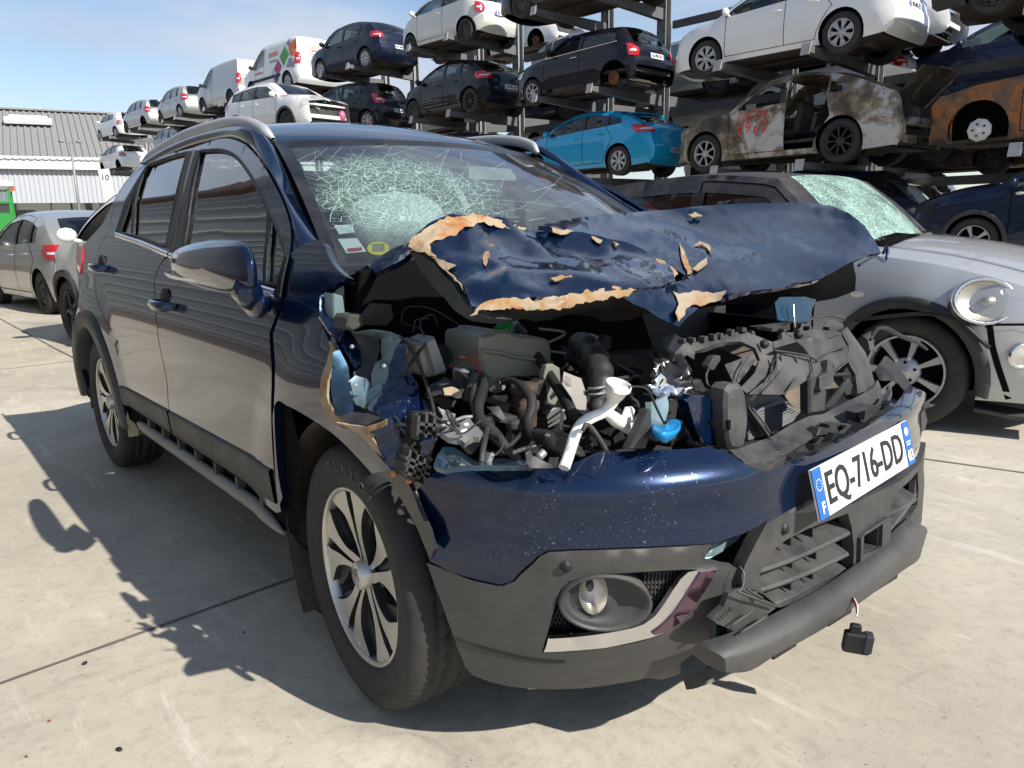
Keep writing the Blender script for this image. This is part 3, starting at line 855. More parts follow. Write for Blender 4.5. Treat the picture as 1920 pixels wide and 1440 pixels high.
    for ax, s in ((fo, 1), (fo, -1), (fo+wb, 1), (fo+wb, -1)):
        st = rims[k]
        if tyres[k] and st[0] != 'none':
            ww = .19 if wr < .32 else .22
            add_wheel(root, (xm-ax, s*(w-.012-ww/2), wr), wr, st, s, w=ww, turn=steer if k < 2 else 0)
        elif st[0] == 'drum':
            add_wheel(root, (xm-ax, s*(w-.16), wr), wr, st, s)
        k += 1
    root['_'] = 0; del root['_']
    return root, dict(P3=P3, yy=yy, xm=xm, L=L, zb=zb, rows=rows, K=K, S=S, sil=sil, cf=cf)
def xb_max(S): return S['xb']-.2
def rear_hub(typ): S = T_[typ]; return V((-S['wb']/2, S['w'], S['wr']))
def at_hub(typ, P, heading): return V(P)-Matrix.Rotation(heading, 3, 'Z')@rear_hub(typ)
# ------------------------------------------------------------------ world, sun
w = bpy.data.worlds.new('World'); SC.world = w; w.use_nodes = True
t = w.node_tree; t.nodes.clear()
SUN = V((1.24, .30, 1)).normalized(); SUN_EL = math.asin(SUN.z); SUN_AZ = atan2(SUN.x, SUN.y)
sky = nd(t, 'ShaderNodeTexSky', sky_type='NISHITA', sun_disc=False, sun_elevation=SUN_EL, sun_rotation=SUN_AZ, air_density=1.0, dust_density=.3, ozone_density=2.2)
bg = nd(t, 'ShaderNodeBackground'); bg.inputs[1].default_value = .10
tc = nd(t, 'ShaderNodeTexCoord'); mp = nd(t, 'ShaderNodeMapping'); mp.inputs['Scale'].default_value = (1, 1, 3.2)
t.links.new(tc.outputs['Generated'], mp.inputs[0])
n1 = nd(t, 'ShaderNodeTexNoise'); n1.inputs['Scale'].default_value = 2.0; n1.inputs['Detail'].default_value = 4; n1.inputs['Roughness'].default_value = .5; n1.inputs['Distortion'].default_value = .35
t.links.new(mp.outputs[0], n1.inputs['Vector'])
cl = ramp(t, n1.outputs[0], [(.40, .04), (.60, .85)])
n2 = nd(t, 'ShaderNodeTexNoise'); n2.inputs['Scale'].default_value = 3.0; n2.inputs['Detail'].default_value = 4
t.links.new(mp.outputs[0], n2.inputs['Vector'])
cc = ramp(t, n2.outputs[0], [(.3, (3.6, 4.0, 4.8)), (.7, (5.6, 5.8, 6.2))])
sz = nd(t, 'ShaderNodeSeparateXYZ'); t.links.new(tc.outputs['Generated'], sz.inputs[0])
cl = mathn(t, 'MULTIPLY', cl, ramp(t, sz.outputs[2], [(.25, 1), (.75, .30)]))
mx = mixc(t, cl, sky.outputs[0], cc)
t.links.new(mx, bg.inputs[0])
wo = nd(t, 'ShaderNodeOutputWorld'); t.links.new(bg.outputs[0], wo.inputs[0])
sl = bpy.data.lights.new('sun', 'SUN'); sl.energy = 4.6; sl.angle = radians(.55); sl.color = (1, .945, .86)
so = bpy.data.objects.new('sun', sl); COL.objects.link(so); so.rotation_euler = SUN.to_track_quat('Z', 'Y').to_euler()

# ------------------------------------------------------------------ ground
m, t, out = nt('yard_concrete'); b = nd(t, 'ShaderNodeBsdfPrincipled'); t.links.new(b.outputs[0], out.inputs[0])
tc = nd(t, 'ShaderNodeTexCoord'); ob = tc.outputs['Object']
f1 = noise_t(t, .55, 9, .62, ob, .3); f2 = noise_t(t, 3.2, 8, .68, ob); f3 = noise_t(t, 26, 6, .7, ob); f4 = noise_t(t, 210, 3, .6, ob)
c = ramp(t, f1, [(.28, (.35, .312, .245)), (.5, (.49, .443, .355)), (.70, (.58, .535, .44))])
c = mixc(t, ramp(t, f2, [(.38, 0), (.74, .6)]), c, (.33, .305, .26))
c = mixc(t, ramp(t, f3, [(.50, 0), (.72, .45)]), c, (.24, .22, .19))
c = mixc(t, ramp(t, f3, [(.28, .35), (.42, 0)]), c, (.52, .485, .41))
c = mixc(t, ramp(t, f4, [(.60, 0), (.75, .5)]), c, (.19, .175, .155))
# faint rusty and oily stains, long pale scuffs
f5 = noise_t(t, 1.35, 5, .55, ob, .8)
c = mixc(t, ramp(t, f5, [(.66, 0), (.76, .55)]), c, (.40, .20, .08))
mp = nd(t, 'ShaderNodeMapping'); mp.inputs['Scale'].default_value = (1.2, 7, 1); mp.inputs['Rotation'].default_value = (0, 0, .5); t.links.new(ob, mp.inputs[0])
f6 = noise_t(t, 1.6, 7, .7, mp.outputs[0], .4)
c = mixc(t, ramp(t, f6, [(.57, 0), (.68, .7)]), c, (.60, .565, .49))
mp2 = nd(t, 'ShaderNodeMapping'); mp2.inputs['Scale'].default_value = (6, 1.1, 1); mp2.inputs['Rotation'].default_value = (0, 0, .2); t.links.new(ob, mp2.inputs[0])
f7 = noise_t(t, 1.1, 6, .7, mp2.outputs[0], .5)
c = mixc(t, ramp(t, f7, [(.62, 0), (.74, .5)]), c, (.20, .18, .155))
f8 = noise_t(t, .95, 7, .66, ob, .5)
c = mixc(t, ramp(t, f8, [(.54, 0), (.66, .7)]), c, (.27, .245, .205))
f9 = noise_t(t, 60, 2, .5, ob)
c = mixc(t, mathn(t, 'MULTIPLY', ramp(t, f9, [(.66, 0), (.70, .8)]), ramp(t, f2, [(.45, 0), (.65, 1)])), c, (.13, .115, .10))
vo = nd(t, 'ShaderNodeTexVoronoi', feature='DISTANCE_TO_EDGE'); vo.inputs['Scale'].default_value = .42
nv = nd(t, 'ShaderNodeTexNoise'); nv.inputs['Scale'].default_value = 1.5; nv.inputs['Detail'].default_value = 6; t.links.new(ob, nv.inputs['Vector'])
va = nd(t, 'ShaderNodeVectorMath', operation='ADD'); vs_ = nd(t, 'ShaderNodeVectorMath', operation='SCALE'); vs_.inputs['Scale'].default_value = .8
t.links.new(nv.outputs[1], vs_.inputs[0]); t.links.new(ob, va.inputs[0]); t.links.new(vs_.outputs[0], va.inputs[1]); t.links.new(va.outputs[0], vo.inputs['Vector'])
ck = ramp(t, vo.outputs['Distance'], [(0, .6), (.0035, 0)])
ck = mathn(t, 'MULTIPLY', ck, ramp(t, f1, [(.58, 0), (.70, .6)]))
c = mixc(t, ck, c, (.14, .125, .11))
t.links.new(c, b.inputs['Base Color'])
t.links.new(ramp(t, f2, [(.3, .82), (.7, .95)]), b.inputs['Roughness'])
b.inputs['Specular IOR Level'].default_value = .3
hh = mathn(t, 'ADD', f3, mathn(t, 'MULTIPLY', f4, .5)); bump(t, b, hh, .35, .004)
M['concrete'] = m
g = MB(); G = 260
g.add([(-G, -G, 0), (G, -G, 0), (G, G, 0), (-G, G, 0)], [(0, 1, 2, 3)])
go = g.build('ground', m); tag(go, 'worn pale concrete yard with stains and cracks', None, None, 'structure'); 
M['joint'] = simple('joint_sealant', (.14, .125, .11), .9, var=.4)
def joint(a, b_, wd=.012):
    a, b_ = V(a), V(b_); n = 40; rows = []
    for k in range(n+1):
        p = a.lerp(b_, k/n); d = (b_-a).normalized(); s = V((-d.y, d.x, 0))
        o = noise.noise(p*1.7)*.006; ww = wd*(1+.5*noise.noise(p*5))/2
        rows.append([p+s*(o-ww), p+s*(o+ww)])
    g = MB(); g.grid(rows); o = g.build('ground_joint', M['joint']); o.location.z = .004; tag(o, kind='structure')
joint((-.55, -3.5, 0), (-1.02, 2.4, 0)); joint((-.8, 1.95, 0), (3, 3.03, 0)); joint((-12, -.42, 0), (-5, -.3, 0), .02); joint((-6.2, -6, 0), (-6.6, 6, 0), .015)

# small debris lying on the concrete
for k in range(5):
    a = random.uniform(0, 1); P = pZ(random.choice([random.uniform(20, 500), random.uniform(1000, 1900)]), random.uniform(1000, 1430), 0)
    r = random.uniform(.003, .008); b_ = MB(); b_.ball((0, 0, r*.6), (r*1.5, r, r*.8), 6, 4, M=Matrix.Rotation(a*6, 3, 'Z'))
    o = b_.build('debris_chip', M['plastic_black'] if k % 3 else M['rust']); o.location = P+V((0, 0, 0)); tag(o, 'tiny dark chip of debris lying on the concrete near the wreck', 'debris', 'debris chips on the concrete')
lf = MB(); lf.grid([[V((x*.05, y*.02*(1-abs(x)), .012+.01*(x*x))) for y in (-1, 1)] for x in (-1, -.5, 0, .5, 1)])
o = lf.build('rust_flake', M['rust']); o.location = pZ(615, 1155, 0); o.rotation_euler = (0, 0, .6); tag(o, 'small rust brown flake lying beside the dark tyre', 'debris')

# ------------------------------------------------------------------ warehouse far left
def corrug(name, mat, P00, du, dv, pitch, depth, parent):
    """corrugated sheet from corner P00 along du with ribs running along dv"""
    L = du.length; n = int(L/pitch); nrm = du.cross(dv).normalized(); u = du.normalized(); rows = []
    for k in range(n+1):
        for f, h in ((0, 0), (.25, 0), (.40, 1), (.85, 1)):
            p = P00+u*(k+f)*pitch+nrm*h*depth; rows.append([p, p+dv])
    b = MB(); b.grid(rows, smooth=False); return b.build(name, mat, parent)
M['roof_sheet'] = simple('fibre_cement_roof', (.235, .23, .225), .9, var=.25, dirt=.3, dcol=(.2, .18, .17))
M['wall_sheet'] = simple('white_corrugated_wall', (.40, .42, .45), .5, var=.12)
M['fascia'] = simple('white_fascia', (.62, .62, .61), .6, dirt=.1)
vd = V((ray(95, 380).x, ray(95, 380).y, 0)).normalized()     # towards the building
vr = V((vd.y, -vd.x, 0))                                       # to the right
D = 62.0
base = V((CAMP.x, CAMP.y, 0))+vd*D
wh = empty('warehouse', base, 0, 'long warehouse with grey corrugated roof and white corrugated wall', 'building')
WX0, WX1 = -30, 26
def wl(a, h, d=0): return vr*a+V((0, 0, h))+vd*d
corrug('wall', M['wall_sheet'], wl(WX0, 3.0), vr*(WX1-WX0), V((0, 0, 2.3)), .28, .05, wh)
b = MB(); b.add([wl(WX0, 0, .3), wl(WX1, 0, .3), wl(WX1, 3.05, .3), wl(WX0, 3.05, .3)], [(0, 1, 2, 3)]); b.build('glazing', M['glass_priv'], wh)
b = MB(); b.add([wl(WX0, 0, 3), wl(WX1, 0, 3), wl(WX1, 3.05, 3), wl(WX0, 3.05, 3)], [(0, 1, 2, 3)]); b.build('inner_wall', M['cabin'], wh)
b = MB()
for k in range(int((WX1-WX0)/3)): b.bar(wl(WX0+k*3, 0, .2), wl(WX0+k*3, 3.0, .2), .12, .15, upv=vd)
b.bar(wl(WX0, 1.5, .2), wl(WX1, 1.5, .2), .1, .08); b.build('mullion', M['steel_rim'], wh)
b = MB(); b.bar(wl(WX0, 5.5, -.35), wl(WX1, 5.5, -.35), .25, .62); b.bar(wl(WX0, 5.9, -.45), wl(WX1, 5.9, -.45), .2, .2); b.build('fascia', M['fascia'], wh)
corrug('roof', M['roof_sheet'], wl(WX0, 5.85, -.6), vr*(WX1-WX0), vd*11+V((0, 0, 4.4)), .42, -.09, wh)
b = MB(); b.add([wl(WX0, 0, 0), wl(WX0, 5.6, 0), wl(WX0, 10.1, 10.4), wl(WX0, 5.6, 20), wl(WX0, 0, 20)], [(0, 1, 2, 3, 4)]); b.add([wl(WX1, 0, 0), wl(WX1, 5.6, 0), wl(WX1, 10.1, 10.4), wl(WX1, 5.6, 20), wl(WX1, 0, 20)], [(4, 3, 2, 1, 0)])
b.add([wl(WX0, 0, 20), wl(WX1, 0, 20), wl(WX1, 5.6, 20), wl(WX0, 5.6, 20)], [(3, 2, 1, 0)]); b.build('gable', M['wall_sheet'], wh)
b = MB(); b.add([wl(WX0, 5.85, 20.6), wl(WX1, 5.85, 20.6), wl(WX1, 10.25, 10.4), wl(WX0, 10.25, 10.4)], [(0, 1, 2, 3)]); b.bar(wl(WX0, 10.3, 10.4), wl(WX1, 10.3, 10.4), .5, .12); b.build('roof_ridge', M['roof_sheet'], wh)
b = MB(); rl = V((0, 0, 4.4))+vd*11; rl.normalize(); R = Matrix((vr, rl, vr.cross(rl))).transposed()
cpos = wl(-.7, 9.15, 7.6); b.box(cpos, (2.6, 1.5, .5), R, bev=.1); b.box(cpos+V((0, 0, -.1))-vd*1.0, (3.0, .9, .25), R); b.build('roof_light', M['fascia'], wh)

# building along the near side of the yard, mirrored in the car's flank
M['clad_dark'] = simple('dark_cladding', (.20, .22, .225), .55, var=.1)
M['clad_line'] = simple('pale_cladding_joint', (.55, .57, .56), .5)
M['brown'] = simple('brown_fascia', (.10, .05, .035), .6)
hb = empty('workshop', (-24, -5.2, 0), 0, 'grey clad workshop with pale joints along the near side of the yard', 'building')
b = MB(); b.box((0, -5, 3.6), (46, 10, 7.2)); b.build('wall', M['clad_dark'], hb)
for k in range(20): b = MB(); b.box((0, .014, .75+k*.33), (46, .03, .03)); b.build('cladding_joint', M['clad_line'], hb)
b = MB(); b.box((0, .1, 7.3), (47, .4, .24)); b.add([(0, .25, 7.42), (22, .25, 7.42), (11, .25, 9.2), (0, -10, 7.42), (22, -10, 7.42), (11, -10, 9.2)], [(0, 1, 2), (0, 2, 5, 3), (1, 4, 5, 2), (3, 5, 4)]); b.build('roof', M['brown'], hb)
b = MB(); b.box((0, .03, .25), (46, .06, .5)); b.build('plinth', M['brown'], hb)

# ------------------------------------------------------------------ lamp post / totem sign, tractor at far left
tt = (base+vr*3.1-vd*14); tt.z = 0
o = empty('sign_totem', tt, 0, 'tall white leaning totem sign with green leaf in front of the warehouse', 'sign')
b = MB(); a0 = V((0, 0, 0)); u_ = vr
b.bar((0, 0, 0), V((0, 0, 4.35))-vr*.45, .55, .22, upv=vd); b.build('panel', M['fascia'], o)
b = MB(); q = .115
lfp = [V((0, 0, .9))-vr*.32-vd*q, V((0, 0, 1.6))-vr*.25-vd*q, V((0, 0, 2.1))-vr*.42-vd*q, V((0, 0, 1.5))-vr*.45-vd*q]
M['leaf'] = simple('leaf_green', (.16, .38, .06), .5)
b.add([V((p.x, p.y, p.z)) for p in lfp]+[V((p.x, p.y, p.z))+vd*.01 for p in lfp], [(0, 1, 2, 3), (7, 6, 5, 4)]); b.build('leaf_emblem', M['leaf'], o)
to = link('lettering', text_me('10', .42, M['steel_rim'], .01), o); to.matrix_local = frame(vr, (0, 0, 1), -vd, V((0, 0, 3.9))-vr*.42-vd*.13)
lp = base+vr*1.4-vd*9; lp.z = 0
o = empty('yard_lamp', lp, 0, 'thin grey lamp post with twin heads before the warehouse', 'lamp post')
b = MB(); b.tube([(0, 0, 0), (0, 0, 6.2)], [.09, .06], 8); b.build('pole', M['galv'], o)
for s in (-1, 1):
    b = MB(); b.box(vr*s*.45+V((0, 0, 6.2)), (.5, .25, .12), bev=.03); b.tube([(0, 0, 6.1), vr*s*.3+V((0, 0, 6.2))], .03, 6); b.build('lamp_head', M['galv'], o)
# green tractor cab with a white roof
M['green_paint'] = paint('green_paint', (.01, .22, .03), .0, .4, .2)
tp = pZ(15, 415, 0) if False else (V((CAMP.x, CAMP.y, 0))+V((ray(14, 400).x, ray(14, 400).y, 0)).normalized()*37)-vr*.5
o = empty('green_lorry', tp, 0, 'green machine cab with white roof parked before the warehouse', 'truck')
o.rotation_euler = (0, 0, atan2(vr.y, vr.x))
b = MB(); b.box((-.25, 0, 1.35), (2.0, 1.8, 1.1), bev=.08)
for x in (-1.15, -.2, .68):
    for y in (-.85, .85): b.bar((x, y, 1.8), (x, y, 2.75), .10, .10, upv=(0, 1, 0))
b.box((-.25, -.9, 2.28), (1.9, .05, .08)); b.build('cab', M['green_paint'], o)
b = MB(); b.box((-.25, 0, 2.3), (1.8, 1.72, .9)); b.build('window', M['glass_clear'], o)
b = MB(); b.box((-.25, 0, 2.93), (2.2, 2.0, .36), bev=.14); b.build('roof', M['fascia'], o)
b = MB(); b.lathe([(.001, .06), (.05, .06), (.06, 0)], 10, (.85, -.9, 2.75), 'Z'); b.bar((.75, -.9, 2.7), (.9, -.9, 2.76), .04, .05); b.build('beacon', simple('amber_beacon', (.7, .10, .02), .3), o)
for x in (-1.0, .6):
    e = empty('wheel', (x, -.8, .5), pi, parent=o); link('tyre', tyre_mesh(.5, .35), e); q = link('rim', rim_mesh(('steel', 1), .5), e); q.location = (0, .13, 0)
    e = empty('wheel', (x, .8, .5), 0, parent=o); link('tyre', tyre_mesh(.5, .35), e); q = link('rim', rim_mesh(('steel', 1), .5), e); q.location = (0, .13, 0)

# ------------------------------------------------------------------ cantilever racking
RS = .033
def rY(x, off=0): return 11.4+off+RS*(x+6)
def rackpt(u, v, off=0):
    d = ray(u, v); k = (rY(CAMP.x, off)-CAMP.y)/(d.y-RS*d.x); return CAMP+d*k
LV = [.50, 2.12, 4.02, 5.92]
M['galv_arm'] = simple('shaded_arm_steel', (.13, .135, .14), .55, .4, dirt=.5, dcol=(.08, .08, .08), var=.2)  # galvanised steel coloured darker, the shadow on arms and beams put into its tone
rk = empty('storage_rack', (-5, 13.4, 0), 0, 'tall galvanised cantilever rack carrying stacked wrecked cars', 'rack')
def rl_(p): return V(p)-V((-5, 13.4, 0))
pm_ = MB(); 
bays = [4.6, -.45, -5.5, -10.5, -15.6, -20.7, -25.9, -31.1, -36.5, -41.8, -47.2]
for i, bx_ in enumerate(bays):
    for dx in (-.45, -2.2):
        x = bx_+dx; y0 = rY(x, 2.15); hi = 8.6 if i < 5 else 7.0
        b = MB(); b.box(rl_((x, y0-.09, hi/2)), (.26, .025, hi)); b.box(rl_((x, y0+.09, hi/2)), (.26, .025, hi)); b.box(rl_((x, y0, hi/2)), (.03, .16, hi))
        for k in range(int(hi/.25)): b.box(rl_((x+.085, y0-.1035, .2+k*.25)), (.03, .004, .055), mi=1); b.box(rl_((x-.085, y0-.1035, .2+k*.25)), (.03, .004, .055), mi=1)
        b.build('post', [M['galv'], M['dark']], rk)
        for l, z in enumerate(LV):
            if l == 0: continue
            far = max(0, -x-8)/40*.40 if l > 1 else 0
            zz = z+far
            for sd in (-1, 1):
                if sd > 0 and (i > 4 or l == 3): continue
                b = MB(); ya = y0-.12 if sd < 0 else y0+.12; yb = y0-2.45 if sd < 0 else y0+2.4
                y_a, y_b = ya, yb
                vs = []
                for y, h in ((y_a, .26), (y_b, .11)):
                    vs += [rl_((x-.07, y, zz-h)), rl_((x+.07, y, zz-h)), rl_((x+.07, y, zz-.01)), rl_((x-.07, y, zz-.01))]
                b.add(vs, [(0, 1, 5, 4), (1, 2, 6, 5), (2, 3, 7, 6), (3, 0, 4, 7), (4, 5, 6, 7)], 0, False)
                c = rl_((x, y_b-.01*(1 if sd < 0 else -1), zz-.055)); b.box(c, (.17, .015, .20), Matrix.Rotation(-.25 if sd < 0 else .25, 3, 'X'), mi=1)
                b.build('arm', [M['galv_arm'], M['galv_cap']], rk)
for l in (1, 2, 3):
    z = LV[l]-.35
    for i in range(len(bays)-1):
        b = MB(); x0, x1 = bays[i+1]-.3, bays[i]-2.3
        b.bar(rl_((x0, rY(x0, 2.3), z+max(0, -x0-8)/40*.4)), rl_((x1, rY(x1, 2.3), z+max(0, -x1-8)/40*.4)), .08, .16)
        b.build('brace_beam', M['galv_arm'], rk)
# ------------------------------------------------------------------ the stacked and parked wrecks
P_ = {}
P_['white'] = paint('white_paint', (.80, .80, .79), 0, .4, .14)
P_['silver'] = paint('silver_paint', (.42, .42, .41), .55, .36, .22)
P_['silver2'] = paint('warm_silver_paint', (.36, .36, .34), .5, .36, .22)
P_['grey'] = paint('mid_grey_paint', (.22, .23, .25), .5, .36, .22)
P_['black'] = paint('black_paint', (.005, .006, .011), .1, .32, .08, cw=.55)
P_['dblue'] = paint('dark_blue_paint', (.007, .012, .032), .3, .32, .10, cw=.55)
P_['navy2'] = paint('deep_navy_paint', (.006, .014, .040), .35, .34, .12, cw=.55)
P_['blue'] = paint('bright_blue_paint', (.008, .33, .60), .25, .34, .06)
P_['lblue'] = paint('light_blue_paint', (.22, .33, .50), .5, .34, .2)
P_['slate'] = paint('slate_blue_paint', (.03, .042, .09), .4, .35, .12, cw=.55)
P_['plum'] = paint('plum_paint', (.10, .02, .12), .3, .35, .2)
P_['red'] = paint('dull_red_paint', (.22, .015, .02), .2, .4, .3)
P_['offwhite'] = paint('aged_white_paint', (.62, .62, .58), .0, .4, .4)
P_['burnt'] = burnt('burnt_bodywork', [(.30, (.02, .018, .016)), (.42, (.09, .075, .055)), (.50, (.22, .17, .11)), (.56, (.45, .44, .43)), (.68, (.52, .50, .48)), (.80, (.16, .12, .07))], 1.7, .75, .4)
P_['sooty'] = burnt('sooty_bodywork', [(.3, (.018, .016, .015)), (.52, (.05, .045, .04)), (.66, (.20, .17, .12)), (.8, (.40, .38, .36))], 2.4, .8, .4)
P_['rusty'] = burnt('rusted_shell', [(.28, (.035, .032, .03)), (.40, (.10, .075, .06)), (.50, (.20, .10, .05)), (.56, (.36, .13, .03)), (.64, (.16, .085, .05)), (.72, (.42, .39, .35)), (.80, (.10, .08, .07))], 2.6, .85, .6)
BGm = {'G': 'cars stacked on the rack'}
def put(name, typ, pm, rear, hd, label, level_z=None, **k):
    P = rackpt(*rear)
    if level_z is not None: P.z = level_z+T_[typ]['wr']
    hd = radians(hd); return car(name, typ, pm, at_hub(typ, P, hd), hd, label, 'cars stacked on the rack', **k)
CAP8, CAP7, CAP5 = ('cap', 8), ('cap', 7), ('cap', 5)
ST = ('steel', 1); SP7 = ('spoke', 7); SP5 = ('spoke', 5); DR = ('drum', 1); NO = ('none', 0)
# top level, far to near
put('hatchback', 'twingo', P_['white'], (215.5, 248), 187.5, 'small white three door hatchback, farthest car on top of the rack', rims=(CAP5,)*4)
put('hatchback', 'yaris', P_['silver'], (268, 230), 186, 'silver hatchback without rear wheel between white hatchback and grey silver one', rims=(ST, ST, NO, NO))
put('hatchback', 'yaris', P_['silver2'], (336, 209.5), 184, 'grey silver hatchback with white wheel cap beside the silver van', rims=(ST, ST, CAP7, CAP7))
put('van', 'van', P_['silver'], (431, 184), 184.5, 'plain silver panel van on the top rack level', rims=(ST,)*4, cat='van', cladm=M['plastic'])
kv, KI = put('van', 'van', P_['white'], (538, 152.5), 185, 'white panel van with coloured diamond graphics and orange lettering', rims=(ST, ST, CAP7, CAP7), cat='van', cladm=M['plastic'], plate='DD-540')
put('hatchback', 'c3', P_['dblue'], (683, 109), 187, 'dark blue rounded hatchback with white eight slot wheel caps', rims=(CAP8,)*4, plate='EW-480-QC')
put('hatchback', 'old_twingo', P_['offwhite'], (870, 55), 185, 'old pale silver three door hatchback with dented rear bumper', rims=(ST,)*4, plate='BC 610 FW', plate_y=-.05, crumple=(2.9, 3.6, .05, 3), cladm=M['plastic'])
X3 = at_hub('suv', (-10.75, rY(-10.75), 6.26), radians(184))
car('wreck', 'suv', P_['black'], X3, radians(184), 'dark car above the black and chrome hatchback, only its underside in view', 'cars stacked on the rack', rims=(ST, ST, ST, ST), light=True)
# second level
put('hatchback', 'clio', P_['white'], (221, 310), 186.5, 'white three door hatchback with missing wheels at the far end of the rack', rims=(NO, NO, NO, NO), cladm=M['plastic'])
P = rackpt(300, 292); P.z = 4.45
hd = radians(6); car('people_carrier', 'mpv', P_['grey'], P+V((1.0, 1.0, 0)), hd, 'silver grey people carrier facing right behind the roof rail', 'cars stacked on the rack', rims=(ST,)*4)
P = rackpt(405, 270); P.z = 4.38
car('estate_car', 'suv', P_['slate'], P+V((.6, 1.0, 0)), radians(4), 'dark slate crossover with roof rails facing right under the vans', 'cars stacked on the rack', rims=(ST,)*4)
P = CAMP+ray(535, 229)*(24.0/ray(535, 229).length)
Q, QI = car('crossover', 'suv', P_['white'], P-Matrix.Rotation(radians(10), 3, 'Z')@V((T_['suv']['wb']/2, -T_['suv']['w'], T_['suv']['wr'])), radians(10), 'white crossover facing right with its whole front end torn open', 'cars stacked on the rack', rims=(NO, ST, ST, ST), miss=('bumper_f', 'hood', 'headlamps', 'whitebeam'), steer=0)
b = MB(); xm, L = QI['xm'], QI['L']
for k in range(26):
    b.box((xm-.35-random.random()*.5, random.uniform(-.7, .7), random.uniform(.45, .95)), (random.uniform(.05, .25), random.uniform(.05, .3), random.uniform(.04, .22)), Matrix.Rotation(random.uniform(-.6, .6), 3, 'X'), mi=k % 3)
b.build('engine', [M['plastic_dusty'], M['plastic_black'], M['alu_cast']], Q)
b = MB(); b.grid([[QI['P3'](x, z, 1)*1 for x, z in ((.1, .85), (.5, .98), (1.1, 1.12))], [V((xm-x, 0, z)) for x, z in ((.05, .95), (.5, 1.10), (1.1, 1.2))], [QI['P3'](x, z, -1) for x, z in ((.1, .85), (.5, .98), (1.1, 1.12))]]); b.build('bonnet', P_['white'], Q)
b = MB(); b.ball((xm-.2, .55, .55), (.1, .12, .16), 10, 7); b.build('fluid_bottle', simple('pink_bottle', (.45, .12, .25), .4), Q)
b = MB(); b.ball((xm-.12, -.62, .86), (.16, .2, .13), 10, 7); b.build('headlamp', M['lens'], Q)
put('hatchback', 'yaris', P_['black'], (687, 226), 197, 'black hatchback with red lamps below the dark blue rounded one', rims=(CAP7,)*4, plate='EV-528-MF', rearm=P_['black'])
put('hatchback', 'hatch', P_['black'], (879, 188), 183, 'black five door hatchback with black spoked wheels and crushed nose', rims=(('steel', 1), ST, ('dark', 9), ('dark', 9)), plate='AE-892-QH', crumple=(.7, .0, .12, 5), miss=('headlamps',))
mi_, MI = put('hatchback', 'mini', P_['black'], (1147.5, 145), 184, 'black compact hatchback with chrome waistline and bare rear brake disc', rims=(SP7, SP7, DR, DR), plate='AL-959-QY', miss=('bumper_r', 'win_f'), handle_m=M['chrome'], rearm=P_['black'])
wc, WI = put('hatchback', 'compact', P_['white'], (1575, 60), 183, 'large white hatchback with silver wheels above the burnt car', rims=(CAP7,)*4, plate='BV-481-ZE', crumple=(.3, 0, .06, 2), miss=('headlamps',))
P = at_hub('suv', (-.6, rY(-.6), 4.02+.34), radians(184))
car('wreck', 'suv', P_['sooty'], P, radians(184), 'dark gutted wreck on the rack above the rusty shell', 'cars stacked on the rack', rims=(ST, ST, ST, ST), miss=('bumper_f', 'headlamps', 'glass', 'hood'), light=True)
# first level
mz, MZ = put('hatchback', 'mazda', P_['blue'], (1157.5, 301), 182, 'bright blue hatchback with crushed nose on the lowest rack level', rims=(DR, DR, CAP7, CAP7), tyres=(1, 1, 1, 1), plate='AC-276-VK', crumple=(.85, 0, .22, 9), miss=('headlamps', 'bumper_f'), rearm=P_['blue'])
bn, BI = put('burnt_car', 'coupe_suv', P_['burnt'], (1572, 264), 180, 'burnt out grey and brown car with red numbers on its door', rims=(SP7, SP7, ('dark', 9), ('dark', 9)), miss=('glass', 'tail_lamps', 'headlamps', 'mirrors', 'door_r', 'tail', 'bumper_r', 'bumper_f', 'hood'), crumple=(.7, 0, .10, 4), rear_open=True, rearm=P_['sooty'])
# ------------------------------------------------------------------ cars placed by a front wheel, and the back row of the rack
def hubpt(u, v, off=0): return rackpt(u, v, off)
def by_front(typ, P, hd, side=1):
    S = T_[typ]; return V(P)-Matrix.Rotation(hd, 3, 'Z')@V((S['wb']/2, side*S['w'], S['wr']))
def by_rear(typ, P, hd, side=1):
    S = T_[typ]; return V(P)-Matrix.Rotation(hd, 3, 'Z')@V((-S['wb']/2, side*S['w'], S['wr']))
GK = 'cars stacked on the rack'; GB = 'cars on the back row of the rack'
hd = radians(181)
ru, RU = car('rusted_shell', 'coupe_suv', P_['rusty'], by_front('coupe_suv', rackpt(1832, 243), hd), hd, 'orange rusted car shell with bare white brake disc at the right edge', GK, rims=(NO,)*4, miss=('glass', 'tail_lamps', 'headlamps', 'mirrors', 'hood', 'bumper_f', 'cabin'), crumple=(.8, 0, .16, 8))
b = MB(); S = T_['coupe_suv']; xh = S['wb']/2
b.lathe([(.001, .05), (.05, .05), (.055, .02)]+[(.17, .02), (.17, -.01)], 9, (xh, S['w']-.10, S['wr']), 'Y'); 
for k in range(5): b.lathe([(.001, .035), (.014, .035), (.014, 0)], 6, (xh+.09*cos(k*1.257), S['w']-.08, S['wr']+.09*sin(k*1.257)), 'Y', mi=1)
b.build('brake_disc', [M['white'], M['dark']], ru)
